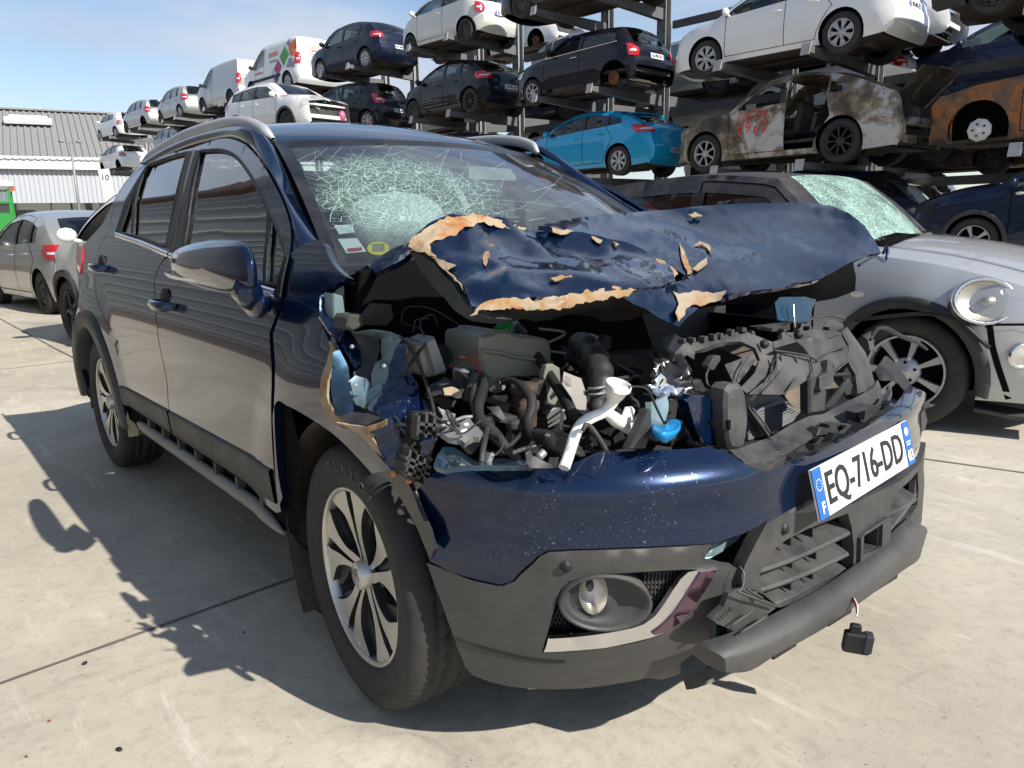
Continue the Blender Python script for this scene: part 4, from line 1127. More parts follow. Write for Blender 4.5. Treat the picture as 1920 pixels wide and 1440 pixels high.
# navy crossover at the right edge, on the lowest arms
hd = radians(186)
sw, SW = car('crossover', 'suv', P_['navy2'], by_front('suv', rackpt(1822, 452, -.7), hd), hd, 'dark navy crossover with silver door lettering low at the right edge', GK, rims=(SP5,)*4, cladm=M['plastic'], front_lamp='plastic_black')
to = link('door_lettering', text_me('STEPWAY', .085, M['rail'], .002, .001, 1.5), sw)
xx = .92+.34+.055+.36; p = SW['P3'](xx+.22, 1.0, 1); to.matrix_local = frame((-1, 0, 0), (0, 0, 1), (0, 1, 0), p+V((0, .008, 0)))
b = MB(); p = SW['P3'](xx-.22, 1.0, 1)+V((0, .008, 0)); b.ball(p, (.06, .012, .022), 10, 6); b.build('side_repeater', M['white_lamp'], sw)
# dark blue car and others low on the first level
hd = radians(183)
car('hatchback', 'compact', P_['navy2'], by_rear('compact', V((-15.4, rY(-15.4), 2.12+.335)), hd), hd, 'blue car low on the rack just above the wreck roof', GK, rims=(ST,)*4)
car('hatchback', 'hatch', P_['black'], by_rear('hatch', V((-20.5, rY(-20.5), 2.2+.31)), hd), hd, 'black car on the first rack level mostly behind the wreck roof', GK, rims=(ST,)*4, light=True)
car('hatchback', 'hatch', P_['grey'], by_rear('hatch', V((-10.2, rY(-10.2)+.2, .5+.31)), hd), hd, 'grey car under the bright blue hatchback, hidden behind the black roof', GK, rims=(ST,)*4, light=True)
car('estate_car', 'estate', P_['dblue'], by_rear('estate', V((-5.6, rY(-5.6)+.2, .5+.32)), hd), hd, 'dark car under the burnt car', GK, rims=(CAP5,)*4, light=True)
# parked behind the silver one
P = V((CAMP.x, CAMP.y, 0))+V((ray(1660, 380).x, ray(1660, 380).y, 0)).normalized()*14.6; hd = radians(176)
bm, BM = car('estate_car', 'suv', P_['lblue'], V((P.x-1.9, P.y+.3, .28)), hd, 'light blue sport utility car with orange and red tail lamps behind the shattered windscreen', 'cars under the rack', rims=(SP5,)*4, plate='AX-807-VL', rearm=P_['slate'])
P = V((CAMP.x, CAMP.y, 0))+V((ray(1745, 372).x, ray(1745, 372).y, 0)).normalized()*16.2; hd = radians(186)
car('hatchback', 'c3', P_['white'], V((P.x-1.6, P.y+.2, .30)), hd, 'small white hatchback with red lamp between light blue car and navy crossover', 'cars under the rack', rims=(CAP5,)*4)
# back row
def back(u, v, typ, pm, hd, label, which='r', off=4.9, side=None, **k):
    P = rackpt(u, v, off); h = radians(hd); s = side if side else (1 if 90 < hd < 270 else -1)
    f = by_rear if which == 'r' else by_front
    return car('back_row_car', typ, P_[pm], f(typ, P, h, s), h, label, GB, rims=k.pop('rims', (ST,)*4), **k)
back(1003, 76, 'hatch', 'white', 4, 'white stripped car seen between top rack posts, bare brake disc', 'f', rims=(DR,)*4, miss=('bumper_f', 'headlamps', 'hood', 'whitebeam'))
back(820, 104, 'clio', 'offwhite', 4, 'pale car seen between the old silver hatchback and the black five door one', 'r', light=True)
back(1395, 215, 'hatch', 'silver', 4, 'silver hatchback facing right seen above the burnt car bonnet', 'f', rims=(CAP7,)*4, light=True)
back(1360, 128, 'sedan', 'dblue', 184, 'dark car seen behind the nose of the large white hatchback', 'f', light=True, rims=(CAP5,)*4)
back(1750, 166, 'suv', 'slate', 185, 'slate blue crossover with bright window line above the rusted shell', 'f', light=True, rims=(SP7,)*4)
back(1640, 175, 'yaris', 'white', 185, 'white hatchback with red tail lamp behind the burnt car tail', 'r', off=4.2, light=True)
back(1690, 60, 'hatch', 'white', 6, 'white wrecked front end behind the large white hatchback', 'f', off=3.6, miss=('bumper_f', 'headlamps', 'hood', 'whitebeam'))
back(930, 300, 'sedan', 'plum', 183, 'plum coloured car seen low between rack posts', 'f', off=5.2, light=True)
back(1120, 255, 'mpv', 'silver', 4, 'silver people carrier behind the bright blue hatchback', 'f', light=True)
back(1235, 290, 'hatch', 'dblue', 184, 'dark car between the bright blue hatchback and the burnt car', 'f', light=True)
back(1130, 120, 'hatch', 'grey', 4, 'grey car behind the black and chrome hatchback', 'f', light=True)
back(700, 70, 'hatch', 'silver', 184, 'silver car in the back row over the dark rounded hatchback', 'r', off=5.5, light=True) if False else None
back(1700, 292, 'clio', 'red', 184, 'dull red car deep behind the burnt car tail', 'f', off=4.2, rims=(CAP5,)*4, light=True)
back(1860, 300, 'sedan', 'sooty', 4, 'sooty shell deep below the rusted shell', 'f', off=4.0, miss=('glass',), light=True)
back(1480, 312, 'hatch', 'white', 4, 'white car low behind the burnt car', 'f', off=5, light=True)
FILL = [(-.6, 2.2, 'estate', 'grey', 'grey estate car deep behind the rusted shell'), (-.8, 4.1, 'hatch', 'dblue', 'dark blue car deep behind the gutted wreck at the top right'), (-5.3, 2.2, 'suv', 'black', 'black crossover deep behind the burnt car'), (-5.5, 5.95, 'mpv', 'silver2', 'pale people carrier high in the back row above the large white hatchback'),
 (-10.4, 4.1, 'estate', 'silver2', 'pale grey estate car behind the black and chrome hatchback roof'), (-10.6, .6, 'hatch', 'red', 'dull red hatchback near the ground behind the bright blue one'), (-15.5, 4.1, 'mpv', 'dblue', 'dark people carrier in the back row behind the black five door hatchback'), (-15.6, 2.2, 'yaris', 'white', 'white hatchback in the back row behind the blue car over the wreck roof'), (-20.6, 4.2, 'sedan', 'silver', 'silver saloon in the back row behind the black hatchback with red lamps'), (-20.7, 2.2, 'clio', 'slate', 'slate blue car low in the back row over the wreck roof'), (-25.8, 4.3, 'hatch', 'grey', 'grey car in the back row behind the torn white crossover'), (-5.6, .55, 'yaris', 'white', 'white hatchback near the ground behind the dusty black roof'), (-.5, .55, 'compact', 'silver', 'silver car near the ground behind the navy crossover')]
for x, z, ty, pm, lab in FILL:
    car('back_row_car', ty, P_[pm], by_rear(ty, V((x, rY(x, 3.4), z+T_[ty]['wr'])), radians(184)), radians(184), lab, GB, rims=(ST,)*4, light=True)
# ------------------------------------------------------------------ cars on the yard floor
hd = radians(187)
pg, PG = car('hatchback', 'hatch', P_['silver'], by_rear('hatch', V((-11.3, .15, .30)), hd), hd, 'silver grey hatchback parked on the concrete behind the wreck, red tail lamp towards us', 'cars parked on the concrete', rims=(ST,)*4, plate='572 BKD 03')
hd = radians(188)
cw, CW = car('crossover', 'suv', P_['white'], by_front('suv', V((-7.75, -.12, .33)), hd), hd, 'white crossover with dark door pad and black wheel behind the wreck tail', 'cars parked on the concrete', rims=(('dark', 5),)*4, crumple=(.6, 0, .08, 12), miss=('win_f',), cladm=M['plastic'])
b = MB(); rw = [[CW['P3'](x, z, 1)+V((0, .03, 0)) for x in (1.42, 1.6, 1.8, 2.0, 2.2)] for z in (.5, .6, .72, .84)]; b.grid([r[::-1] for r in rw]); b.build('door_pad', M['plastic_black'], cw)
hd = radians(189)
car('burnt_hatchback', 'hatch', P_['rusty'], by_rear('hatch', V((-15.9, .72, .30)), hd), hd, 'orange burnt out hatchback at the left edge beyond the silver one', 'cars parked on the concrete', rims=(DR,)*4, miss=('glass', 'tail_lamps', 'headlamps', 'mirrors'))
# silver compact with a shattered windscreen, right of the wreck
m, t, out = nt('shattered_glass'); b_ = nd(t, 'ShaderNodeBsdfPrincipled'); b_.inputs['Roughness'].default_value = .25
tc = nd(t, 'ShaderNodeTexCoord'); vo = nd(t, 'ShaderNodeTexVoronoi', feature='DISTANCE_TO_EDGE'); vo.inputs['Scale'].default_value = 38; t.links.new(tc.outputs['Object'], vo.inputs['Vector'])
v2 = nd(t, 'ShaderNodeTexVoronoi', feature='DISTANCE_TO_EDGE'); v2.inputs['Scale'].default_value = 95; t.links.new(tc.outputs['Object'], v2.inputs['Vector'])
k1 = ramp(t, vo.outputs['Distance'], [(.02, 1), (.10, 0)]); k2 = ramp(t, v2.outputs['Distance'], [(.02, .6), (.14, 0)])
fn_ = ramp(t, noise_t(t, 3.2, 6, .7, tc.outputs['Object']), [(.32, .25), (.62, 1)])
kk = mathn(t, 'ADD', mathn(t, 'MAXIMUM', k1, k2), .38); kk = mathn(t, 'MULTIPLY', kk, fn_)
b_.inputs['Base Color'].default_value = (.42, .62, .54, 1); tr = nd(t, 'ShaderNodeBsdfTransparent'); tr.inputs[0].default_value = (.45, .58, .54, 1)
mx_ = nd(t, 'ShaderNodeMixShader'); t.links.new(kk, mx_.inputs[0]); t.links.new(tr.outputs[0], mx_.inputs[1]); t.links.new(b_.outputs[0], mx_.inputs[2]); t.links.new(mx_.outputs[0], out.inputs[0])
bump(t, b_, vo.outputs['Distance'], .8, .01); M['shatter'] = m
P_['bright_silver'] = paint('bright_silver_paint', (.47, .48, .49), .4, .36, .25)
M['roof_blk'] = simple('dusty_black_roof', (.015, .015, .017), .4, dirt=.5, dcol=(.12, .105, .09))
hd = radians(1.5)
T_['mini2'] = dict(T_['mini']); T_['mini2'].update(clad=True, H=1.48, zc=.985, zb0=.94, zb1=1.0, zh=.80, off=.10, xc=1.18, xr=1.66, xe=3.25, wr=.318, w=.86, dz=.05)
sm_, SMI = car('silver_hatchback', 'mini2', P_['bright_silver'], by_front('mini2', V((-.285, 2.70, .318)), hd, -1), hd, 'silver hatchback with dusty black roof and shattered green windscreen beside the wreck', 'cars parked on the concrete', rims=(SP7,)*4, roofm=M['roof_blk'], topm=M['roof_blk'], screenm=M['shatter'], glassm=M['glass_clear'], miss=('headlamps', 'mirrors'), cladm=M['plastic'], steer=.12)
for s in (1, -1):
    x_, z_ = .34, .735
    c = SMI['P3'](x_, z_, s); tx_ = SMI['P3'](x_+.06, z_, s)-SMI['P3'](x_-.06, z_, s); tz_ = SMI['P3'](x_, z_+.06, s)-SMI['P3'](x_, z_-.06, s)
    nr = tx_.cross(tz_).normalized(); nr = nr if nr.y*s > 0 else -nr; nr = (nr+V((.50, 0, .22))).normalized(); R_ = nr.to_track_quat('Z', 'X').to_matrix()
    c = c+nr*.016
    SX = Matrix.Diagonal((.86, 1.06, 1)).to_3x3(); R2 = R_@SX
    b = MB(); b.lathe([(.001, .022), (.06, .019), (.105, .009), (.126, -.008), (.126, -.05)], 28, c, 'Z', M=R2); o = b.build('headlight', M['lens'], sm_)
    b = MB(); b.lathe([(.124, -.012), (.130, .004), (.142, .006), (.150, -.010), (.152, -.06)], 28, c, 'Z', M=R2); b.build('bezel', M['chrome'], o)
    b = MB(); b.lathe([(.001, -.055), (.07, -.045), (.122, -.014)], 24, c, 'Z', M=R2); b.lathe([(.001, .004), (.03, -.002), (.036, -.045)], 14, c-R2@V((0, .02, 0)), 'Z', M=R2); b.build('reflector', M['alu'], o)
    def hz(x, y):
        r = min(SMI['rows'][:SMI['K'][1]], key=lambda r: abs(r[4].x-x)); 
        for p, q in zip(r, r[1:]):
            if min(p.y, q.y) <= y <= max(p.y, q.y): return p.z+(q.z-p.z)*(y-p.y)/(q.y-p.y)
        return r[4].z
    b = MB(); x0 = SMI['xm']-1.02
    b.grid([[V((x0+dx, s*y, hz(x0+dx, s*y)+.006)) for y in (.20, .30, .40, .50, .60)] for dx in (-.05, 0, .05, .09)], 1)
    for q in range(11):
        y = s*(.21+.038*q); b.bar(V((x0-.05, y, hz(x0-.05, y)+.012)), V((x0+.09, y-s*.03, hz(x0+.09, y-s*.03)+.012)), .010, .008)
    b.build('scuttle_grille', [M['plastic_black'], M['dark']], sm_)
    b = MB(); pts = [SMI['rows'][k][1 if s > 0 else 7]+V((0, 0, .003)) for k in range(SMI['K'][0]+14, SMI['K'][1])]; ribbon(b, pts, V((0, 0, 1)), .012, lift=.003); b.build('bonnet_seam', M['dark'], sm_)
    b = MB(); p = SMI['P3'](.98, .74, s); b.ball(p, (.045, .012, .02), 10, 6); b.build('side_repeater', M['white_lamp'], sm_)
# broken screen pillar, wiper and loose trim
b = MB(); b.tube(crv([SMI['P3'](1.10, .99, -1)+V((-.05, .06, .02)), V((SMI['xm']-1.02, -.35, 1.03)), V((SMI['xm']-.98, .1, 1.05))], 5), .022, 6); b.build('wiper_arm', M['plastic_dusty'], sm_)
b = MB(); pts = [SMI['P3'](x, z, -1) for x, z in ((.34, .64), (.30, .60), (.28, .5), (.25, .40), (.22, .30), (.20, .22))]; ribbon(b, pts, V((.3, -1, 0)).normalized(), .03, lift=.004); b.build('wing_gap', M['dark'], sm_)
b = MB(); rws = [SMI['P3'](.30-.03*k, .615+.002*k, -1) for k in range(10)]; ribbon(b, rws, V((.4, -1, 0)).normalized(), .012, lift=.004); b.build('bumper_seam', M['dark'], sm_)
b = MB(); p = SMI['P3'](.16, .46, -1); b.lathe([(.05, 0), (.058, .006), (.066, .004), (.07, -.01)], 18, p+V((.01, -.005, 0)), 'Z', M=V((.8, -.6, 0)).to_track_quat('Z', 'Y').to_matrix()); b.lathe([(.001, .0), (.05, -.004)], 18, p+V((.01, -.005, 0)), 'Z', M=V((.8, -.6, 0)).to_track_quat('Z', 'Y').to_matrix()); b.build('fog_lamp', M['chrome'], sm_)
b = MB(); b.box(SMI['P3'](.24, .14, -1)+V((.02, .12, -.02)), (.34, .22, .02), Matrix.Rotation(.3, 3, 'Z')@Matrix.Rotation(.12, 3, 'Y')); b.build('hanging_trim', M['plastic_dusty'], sm_)
b = MB(); b.tube(crv([SMI['P3'](.30, .50, -1)+V((.02, -.03, 0)), SMI['P3'](.50, .66, -1)+V((0, -.05, 0)), SMI['P3'](.95, .60, -1)+V((0, -.05, 0))], 5), .012, 6)
b.build('loose_trim', M['plastic_black'], sm_)
# ------------------------------------------------------------------ details of the big stacked ones
xm = MI['xm']
b = MB(); pts = [MI['P3'](x, MI['zb'](x)+.015, 1)+V((0, .006, 0)) for x in [1.0+k*.15 for k in range(16)]]; b.tube(pts, .011, 6); b.build('waistline_strip', M['chrome'], mi_)
b = MB(); p = MI['P3'](3.56, .83, 1)
def diamonds(car_, P3, lst):
    for col, poly in lst:
        b = MB(); Pw, Tw = cdt(poly, (), .12); b.add([P3(x, z, 1)+V((0, .006, 0)) for x, z in Pw], [tuple(reversed(f)) for f in Tw]); b.build('graphic', simple('graphic_'+str(len(bpy.data.materials)), col, .45), car_)
dm = lambda x, z, a, c: [(x-a, z), (x, z+c), (x+a, z), (x, z-c)]
diamonds(kv, KI['P3'], [((.08, .30, .04), dm(3.45, 1.22, .34, .36)), ((.40, .03, .16), dm(3.02, .86, .30, .30)), ((.62, .16, .04), [(3.66, 1.56), (4.16, 1.74), (4.2, 1.10), (3.86, 1.16)]), ((.03, .22, .60), [(3.50, 1.66), (3.85, 1.74), (3.68, 1.50)]), ((.05, .04, .22), dm(2.9, .52, .2, .16)), ((.30, .26, .30), [(3.82, 1.08), (4.2, 1.02), (4.2, .72), (3.62, .80)]), ((.62, .16, .04), [(2.62, .34), (2.86, .36), (2.7, .50)]), ((.45, .55, .70), [(2.5, .62), (2.78, .66), (2.62, .92)])])
M['orange_ink'] = simple('orange_lettering', (.75, .16, .05), .5); M['grey_ink'] = simple('grey_lettering', (.25, .25, .27), .5)
def put_text(car_, body, size, mat, P, xa_, za_, nm='lettering', bold=.004, sx=1):
    o = link(nm, text_me(body, size, mat, .001, bold, sx), car_); o.matrix_local = frame(xa_, za_, V(xa_).cross(V(za_)), P)
put_text(kv, 'axeo', .36, M['orange_ink'], KI['P3'](2.62, 1.42, 1)+V((0, .012, 0)), (-1, 0, 0), (0, -.22, 1))
put_text(kv, 'services', .17, M['grey_ink'], KI['P3'](2.66, 1.16, 1)+V((0, .010, 0)), (-1, 0, 0), (0, -.1, 1))
put_text(kv, 'SOS SERVICES', .10, M['orange_ink'], KI['P3'](1.55, .86, 1)+V((0, .012, 0)), (-1, 0, 0), (0, 0, 1))
b = MB(); rw = [[KI['P3'](x, z, 1)+V((0, .02, 0)) for x in (1.1, 1.6, 2.1, 2.7, 3.2)] for z in (.56, .60, .66)]; b.grid([r[::-1] for r in rw]); b.build('side_moulding', M['plastic_black'], kv)
xr_ = -(4.35-KI['xm'])-.04
for s_, z, sz, mt in (('axeo', 1.46, .26, 'orange_ink'), ('SERVICES', 1.30, .10, 'orange_ink'), ('MENAGE  JARDIN', 1.18, .07, 'grey_ink'), ('GARDE  REPAS', 1.06, .07, 'grey_ink'), ('SOS SERVICES', .90, .10, 'orange_ink')):
    put_text(kv, s_, sz, M[mt], V((xr_+.03*(z-.7)/1, .05, z)), (0, -1, 0), (0, 0, 1))
M['red_marker'] = simple('red_marker', (.85, .03, .06), .6)
rn_ = random.Random(4)
for word, xw, zw, sz in (('2026', 1.74, .99, .23), ('0962', 1.76, .74, .26)):
    for k, ch in enumerate(word):
        o = link('marker_digit', text_me(ch, sz*rn_.uniform(.88, 1.12), M['red_marker'], .001, -.001, .95, shear=.15), bn); a_ = rn_.uniform(-.16, .16)
        o.matrix_local = frame((-1, 0, 0), (0, 0, 1), (0, 1, 0), BI['P3'](xw+k*.175, zw+rn_.uniform(-.02, .02), 1)+V((0, .014, 0)))@Matrix.Rotation(a_, 4, 'Z')
# burnt car: open tailgate slab, inner ribs, bare seat frames
b = MB(); x0 = -(4.80-BI['xm'])
b.grid([[V((x0+.10+.12*k, y, 1.22-.13*k-.05*abs(y)+.05*noise.noise(V((k, y*3, 0))))) for y in (-.7, -.35, 0, .35, .7)] for k in range(-2, 3)]); b.build('tailgate', P_['sooty'], bn)
b = MB()
for k in range(9): b.box((x0+.12+random.random()*.25, random.uniform(-.7, .7), random.uniform(.35, .85)), (.1, random.uniform(.1, .5), random.uniform(.05, .3)), mi=k % 2)
b.box((x0+.2, 0, .55), (.06, 1.6, .6), mi=1); b.box((x0+.06, .05, .62), (.1, 1.2, .14), bev=.03); b.build('rear_panel', [P_['burnt'], P_['sooty']], bn)
# mazda: roof spoiler
b = MB(); r0 = MZ['rows'][MZ['K'][3]]; b.grid([[p+V((.05, 0, .012)) for p in r0], [p+V((-.14, 0, .0)) for p in r0], [p+V((-.12, 0, -.03)) for p in r0]]); b.build('roof_spoiler', P_['blue'], mz)
# ------------------------------------------------------------------ the crashed dark blue crossover (car axes = world axes, front wheel axle at x = 0)
hero = empty('crashed_car', (0, 0, 0), 0, 'dark blue crossover with crumpled bonnet, torn open front and shattered windscreen', 'car')
WZ = [.15, .28, .36, .45, .58, .70, .82, .92, 1.0, 1.06, 1.2, 1.32, 1.4, 1.5, 1.6]
WY = [.845, .866, .876, .883, .891, .893, .883, .864, .845, .829, .770, .720, .682, .630, .565]
def Wd(z): return slut(z, WZ, WY)
def hs(x, z, s=-1):
    y = Wd(z)
    y += .012*math.exp(-((z-.545-.0*x)/.028)**2)*(1 if -2.1 < x < -.4 else 0)*0   # kept flat
    y -= .010*math.exp(-((z-.66)/.11)**2)*math.exp(-((x+1.25)/.95)**4)
    for ax in (0, -2.6):
        r = hypot(x-ax, z-.33); q = (r-.47)/.16
        if abs(q) < 1: y += .012*(1-q*q)**2
    return V((x, s*y, z))
def S_(pts, g=(-1, .8)):
    out = []
    for p in pts:
        g = inv2(lambda a, b: hs(a, b), p[0], p[1], g); out.append(g)
    return out
def orient(P, T):
    f = max(T, key=lambda f: (P[f[1]]-P[f[0]]).cross(P[f[2]]-P[f[0]]).length)
    n = (P[f[1]]-P[f[0]]).cross(P[f[2]]-P[f[0]])
    return n.dot(CAMP-P[f[0]]) < 0
def hpanel(name, outl, mat, parent=None, holes=(), step=.05, off=0, rim=.012, sides=(-1, 1), mi=None):
    """panel(s) on the car's flank, outline in (x, z); made for both flanks"""
    P2, T = cdt(outl, holes, step); os_ = []
    for s in sides:
        P = [hs(x, z, s) for x, z in P2]; b = MB()
        sheet(b, P, T, s > 0, rim, off); os_.append(b.build(name, mat, parent or hero))
    return os_
def C1(L): return [c1(*p) for p in L]
def C2(L): return [c2(*p) for p in L]
def C3(L): return [c3(*p) for p in L]
def C4(L): return [c4(*p) for p in L]
def C5(L): return [c5(*p) for p in L]
def C6(L): return [c6(*p) for p in L]
def C7(L): return [c7(*p) for p in L]
def C8(L): return [c8(*p) for p in L]
def sm2(L, n=4, closed=False): return cr(L, n, closed)
def circ(cx, cz, r, a0, a1, n=24): return [(cx+r*cos(a0+(a1-a0)*k/n), cz+r*sin(a0+(a1-a0)*k/n)) for k in range(n+1)]
# --- flank outlines, traced and carried on to the flank surface
seam_top = S_(C1([(600, 320), (700, 266), (845, 209), (1000, 175), (1095, 185), (1172, 235), (1262, 352), (1342, 502), (1391, 642), (1399, 740), (1392, 830)]), (-2.2, 1.45))
rear_edge = S_(C1([(600, 320), (565, 336), (470, 424), (402, 545), (373, 690), (318, 790), (292, 920), (300, 1060), (335, 1170), (385, 1250), (425, 1310)]), (-2.2, 1.45))
bs = S_(C1([(850, 225), (800, 420), (738, 810), (690, 850), (645, 920), (630, 990), (640, 1200)])+C2([(665, 300), (700, 480), (711, 610), (766, 787)]), (-1.5, 1.45))
asm = S_(C1([(1392, 830), (1345, 1080), (1285, 1260)])+C2([(1280, 220), (1290, 500), (1310, 1000), (1345, 1205)]), (-.3, 1.1))
zbot = .415
ix = 2   # index of the B seam in seam_top
doorF = sm2([bs[0]]+seam_top[3:], 4)+sm2(asm, 3)[1:]+[(-.42, zbot-.03), (-.7, zbot), (-1.0, zbot), (-1.30, zbot)]+sm2(bs[::-1], 4)[1:-1]
doorR = sm2(seam_top[:2]+[bs[0]], 4)+sm2(bs, 4)[1:-1]+[(-1.34, zbot), (-1.7, zbot), (-2.02, zbot)]+circ(-2.6, .33, .487, .17, .98, 8)+sm2(rear_edge[::-1], 4)[3:-1]
def shrink(P, d):
    """pull an outline inwards a little so that a gap shows"""
    n = len(P); A = sum(P[i][0]*P[(i+1) % n][1]-P[(i+1) % n][0]*P[i][1] for i in range(n)); s = 1 if A > 0 else -1; out = []
    for i in range(n):
        a = P[i-1]; c = P[(i+1) % n]; tx, ty = c[0]-a[0], c[1]-a[1]; l = hypot(tx, ty) or 1
        out.append((P[i][0]-s*ty/l*d, P[i][1]+s*tx/l*d))
    return out
winF = sm2(S_(C1([(887, 250), (1000, 247), (1080, 280), (1140, 347), (1200, 447), (1270, 592), (1328, 718), (1368, 830)]), (-1.5, 1.45)), 4)+S_(C1([(1342, 1015), (1190, 985), (990, 885), (792, 782)]), (-.4, 1.05))
winR = sm2(S_(C1([(592, 332), (700, 290), (815, 258)]), (-2.1, 1.45)), 4)+S_(C1([(692, 792), (560, 742), (412, 706)]), (-1.5, 1.1))
dF = hpanel('door', shrink(doorF, .004), M['navy'], holes=[winF], step=.04, rim=.02)
dR = hpanel('door', shrink(doorR, .004), M['navy'], holes=[winR], step=.04, rim=.02)
# dark frame behind the gaps
liner = sm2(seam_top, 3)+[(-.25, .6), (-.35, .32), (-2.05, .32)]+circ(-2.6, .33, .44, 0, pi/2, 8)+[(-2.6, 1.1), (-2.5, 1.38)]
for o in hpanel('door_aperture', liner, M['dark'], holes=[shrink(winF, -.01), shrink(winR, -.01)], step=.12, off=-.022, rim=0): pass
for (dd, wn, gm, nm) in ((dF, winF, M['glass_hero'], 'window'), (dR, winR, M['glass_priv'], 'window')):
    P2, T = cdt(shrink(wn, -.006), (), .06)
    for k, s in enumerate((-1, 1)):
        P = [hs(x, z, s)-V((0, s*.010, 0)) for x, z in P2]; b = MB(); sheet(b, P, T, s > 0, 0); b.build(nm, gm, dd[k])
        # rubber seal round the pane and chrome strip under it
        b = MB(); W = densify(wn, .04); W.append(W[0]); b.tube([hs(x, z, s)-V((0, s*.004, 0)) for x, z in W], .008, 6, close=False); b.build('window_seal', M['plastic_black'], dd[k])
chF = S_(C1([(722, 832), (800, 838-20), (990, 915), (1190, 1003), (1318, 1043)]), (-1.4, 1.1)); chR = S_(C1([(418, 716), (560, 764), (690, 818), (716, 828)]), (-2.1, 1.15))
for dd, ch in ((dF, [chF[0]]+chF[2:]), (dR, chR)):
    for k, s in enumerate((-1, 1)):
        b = MB(); pts = [hs(x, z-.004, s)+V((0, s*.004, 0)) for x, z in densify(ch, .05, False)]
        b.grid([[p+V((0, s*a, c)) for p in pts] for a, c in ((-.004, .012), (.004, .010), (.005, -.008), (-.004, -.011))]); b.build('chrome_strip', M['chrome'], dd[k])
# black pillar panels and window bars
def flat_on(name, pxs, mat, dd, off=.002, g=(-1.4, 1.2)):
    q = S_(pxs, g); P2, T = cdt(q, (), .05)
    for k, s in enumerate((-1, 1)):
        b = MB(); sheet(b, [hs(x, z, s) for x, z in P2], T, s > 0, .004, off); b.build(name, mat, dd[k])
flat_on('pillar_panel', C1([(858, 246), (884, 246), (838, 520), (790, 786), (742, 806), (800, 470)]), M['plastic'], dF)
flat_on('pillar_panel', C1([(818, 256), (848, 246), (792, 470), (734, 812), (694, 794), (756, 520)]), M['plastic'], dR)
flat_on('window_bar', C1([(560, 368), (577, 356), (520, 560), (512, 716), (498, 712), (506, 560)]), M['plastic_black'], dR, .003, (-2.1, 1.4))
flat_on('quarter_trim', C1([(580, 338), (592, 336), (500, 530), (442, 702), (412, 704), (470, 520)]), M['plastic_black'], dR, .003, (-2.1, 1.4))
flat_on('window_bar', C1([(1266, 570), (1284, 600), (1276, 760), (1262, 1004), (1244, 998), (1256, 760)]), M['plastic_black'], dF, .003, (-.6, 1.2))
flat_on('mirror_sail', C1([(1385, 838), (1398, 860), (1356, 1075), (1318, 1064), (1340, 1000)]), M['plastic_black'], dF, .012, (-.4, 1.1))
# lower door cladding with its crease
for dd, x0, x1 in ((dF, -1.39, -.405), (dR, -2.10, -1.41)):
    for k, s in enumerate((-1, 1)):
        b = MB(); xs = [x0+(x1-x0)*j/14 for j in range(15)]
        def zc_(x): return .515+.012*((x+1.2)/1.0)
        lo = lambda x: max(zbot+.004, .33+sqrt(max(0, .487**2-(x+2.6)**2)) if x < -2.113 else 0)
        rows = []
        for f, a in ((0, -.002), (.03, .005), (.35, .007), (.75, .007), (.93, .008), (.985, .005), (1.0, -.001)):
            rows.append([hs(x, lo(x)+(zc_(x)-lo(x))*f, s)+V((0, s*a, 0)) for x in xs])
        b.grid(rows if s > 0 else [r[::-1] for r in rows]); b.build('lower_cladding', M['clad'], dd[k])
# handles with their dished recess
def dhandle(dd, px):
    x, z = S_([px], (-1.3, .95))[0]
    for k, s in enumerate((-1, 1)):
        p = hs(x, z, s); b = MB(); o_ = V((0, s, 0))
        rows = []
        for t_, y_, h_ in ((-.105, .000, .012), (-.095, .030, .016), (-.05, .044, .019), (.03, .046, .019), (.08, .038, .018), (.095, .012, .014), (.10, 0, .012)):
            c = p+V((t_, s*y_, -.01*t_)); rows.append([c+V((0, s*.010*cos(a), h_*sin(a))) for a in [2*pi*j/8 for j in range(8)]])
        b.grid(rows, 0, True); o = b.build('handle', M['navy'], dd[k])
        b = MB(); b.ball(p+V((-.03, -s*.006, .012)), (.062, .012, .046), 14, 8); b.build('handle_recess', M['plastic_black'], dd[k])
dhandle(dF, c1(700, 1112)); dhandle(dR, c1(338, 902))
# quarter panel behind the rear door
sil = S_(C1([(560, 325), (520, 360), (458, 432), (398, 530), (365, 600), (335, 660), (280, 722), (225, 782), (197, 838), (190, 900), (200, 970), (203, 1060), (200, 1120)]), (-2.3, 1.45))
arch_o = circ(-2.6, .33, .475, radians(22), radians(150), 24)
qp = [seam_top[0]]+sm2(sil, 3)+[(-3.02, .60), (-3.02, .36), (-2.95, .36)]+[a for a in reversed(arch_o) if a[0] > -3.0]+[p for p in sm2(rear_edge[::-1], 4) if hypot(p[0]+2.6, p[1]-.33) > .47]
hpanel('quarter_panel', qp, M['navy'], step=.05, rim=.02)
tl = S_(C1([(197, 800), (225, 786), (232, 815), (226, 880), (214, 940), (199, 900)]), (-2.8, 1.0))
hpanel('tail_lamp', tl, M['red_lamp'], step=.04, off=.006, rim=.01)
# wheel arch trims
def arch_trim(cx, r0, r1, a0, a1, nm='arch_trim', sides=(-1, 1)):
    for s in sides:
        b = MB(); A = [a0+(a1-a0)*k/34 for k in range(35)]; rows = []
        for r, lift in ((r0, -.05), (r0, .012), (r0+.012, .020), (r1-.02, .016), (r1-.003, .010), (r1, -.003)):
            rows.append([hs(cx+r*cos(a), max(.17, .33+r*sin(a)), s)+V((0, s*lift, 0)) for a in A])
        b.grid(rows if s > 0 else [r[::-1] for r in rows]); b.build(nm, M['clad'], hero)
arch_trim(-2.6, .388, .478, radians(-4), radians(183))
arch_trim(0, .388, .468, radians(40), radians(170), sides=(1,))
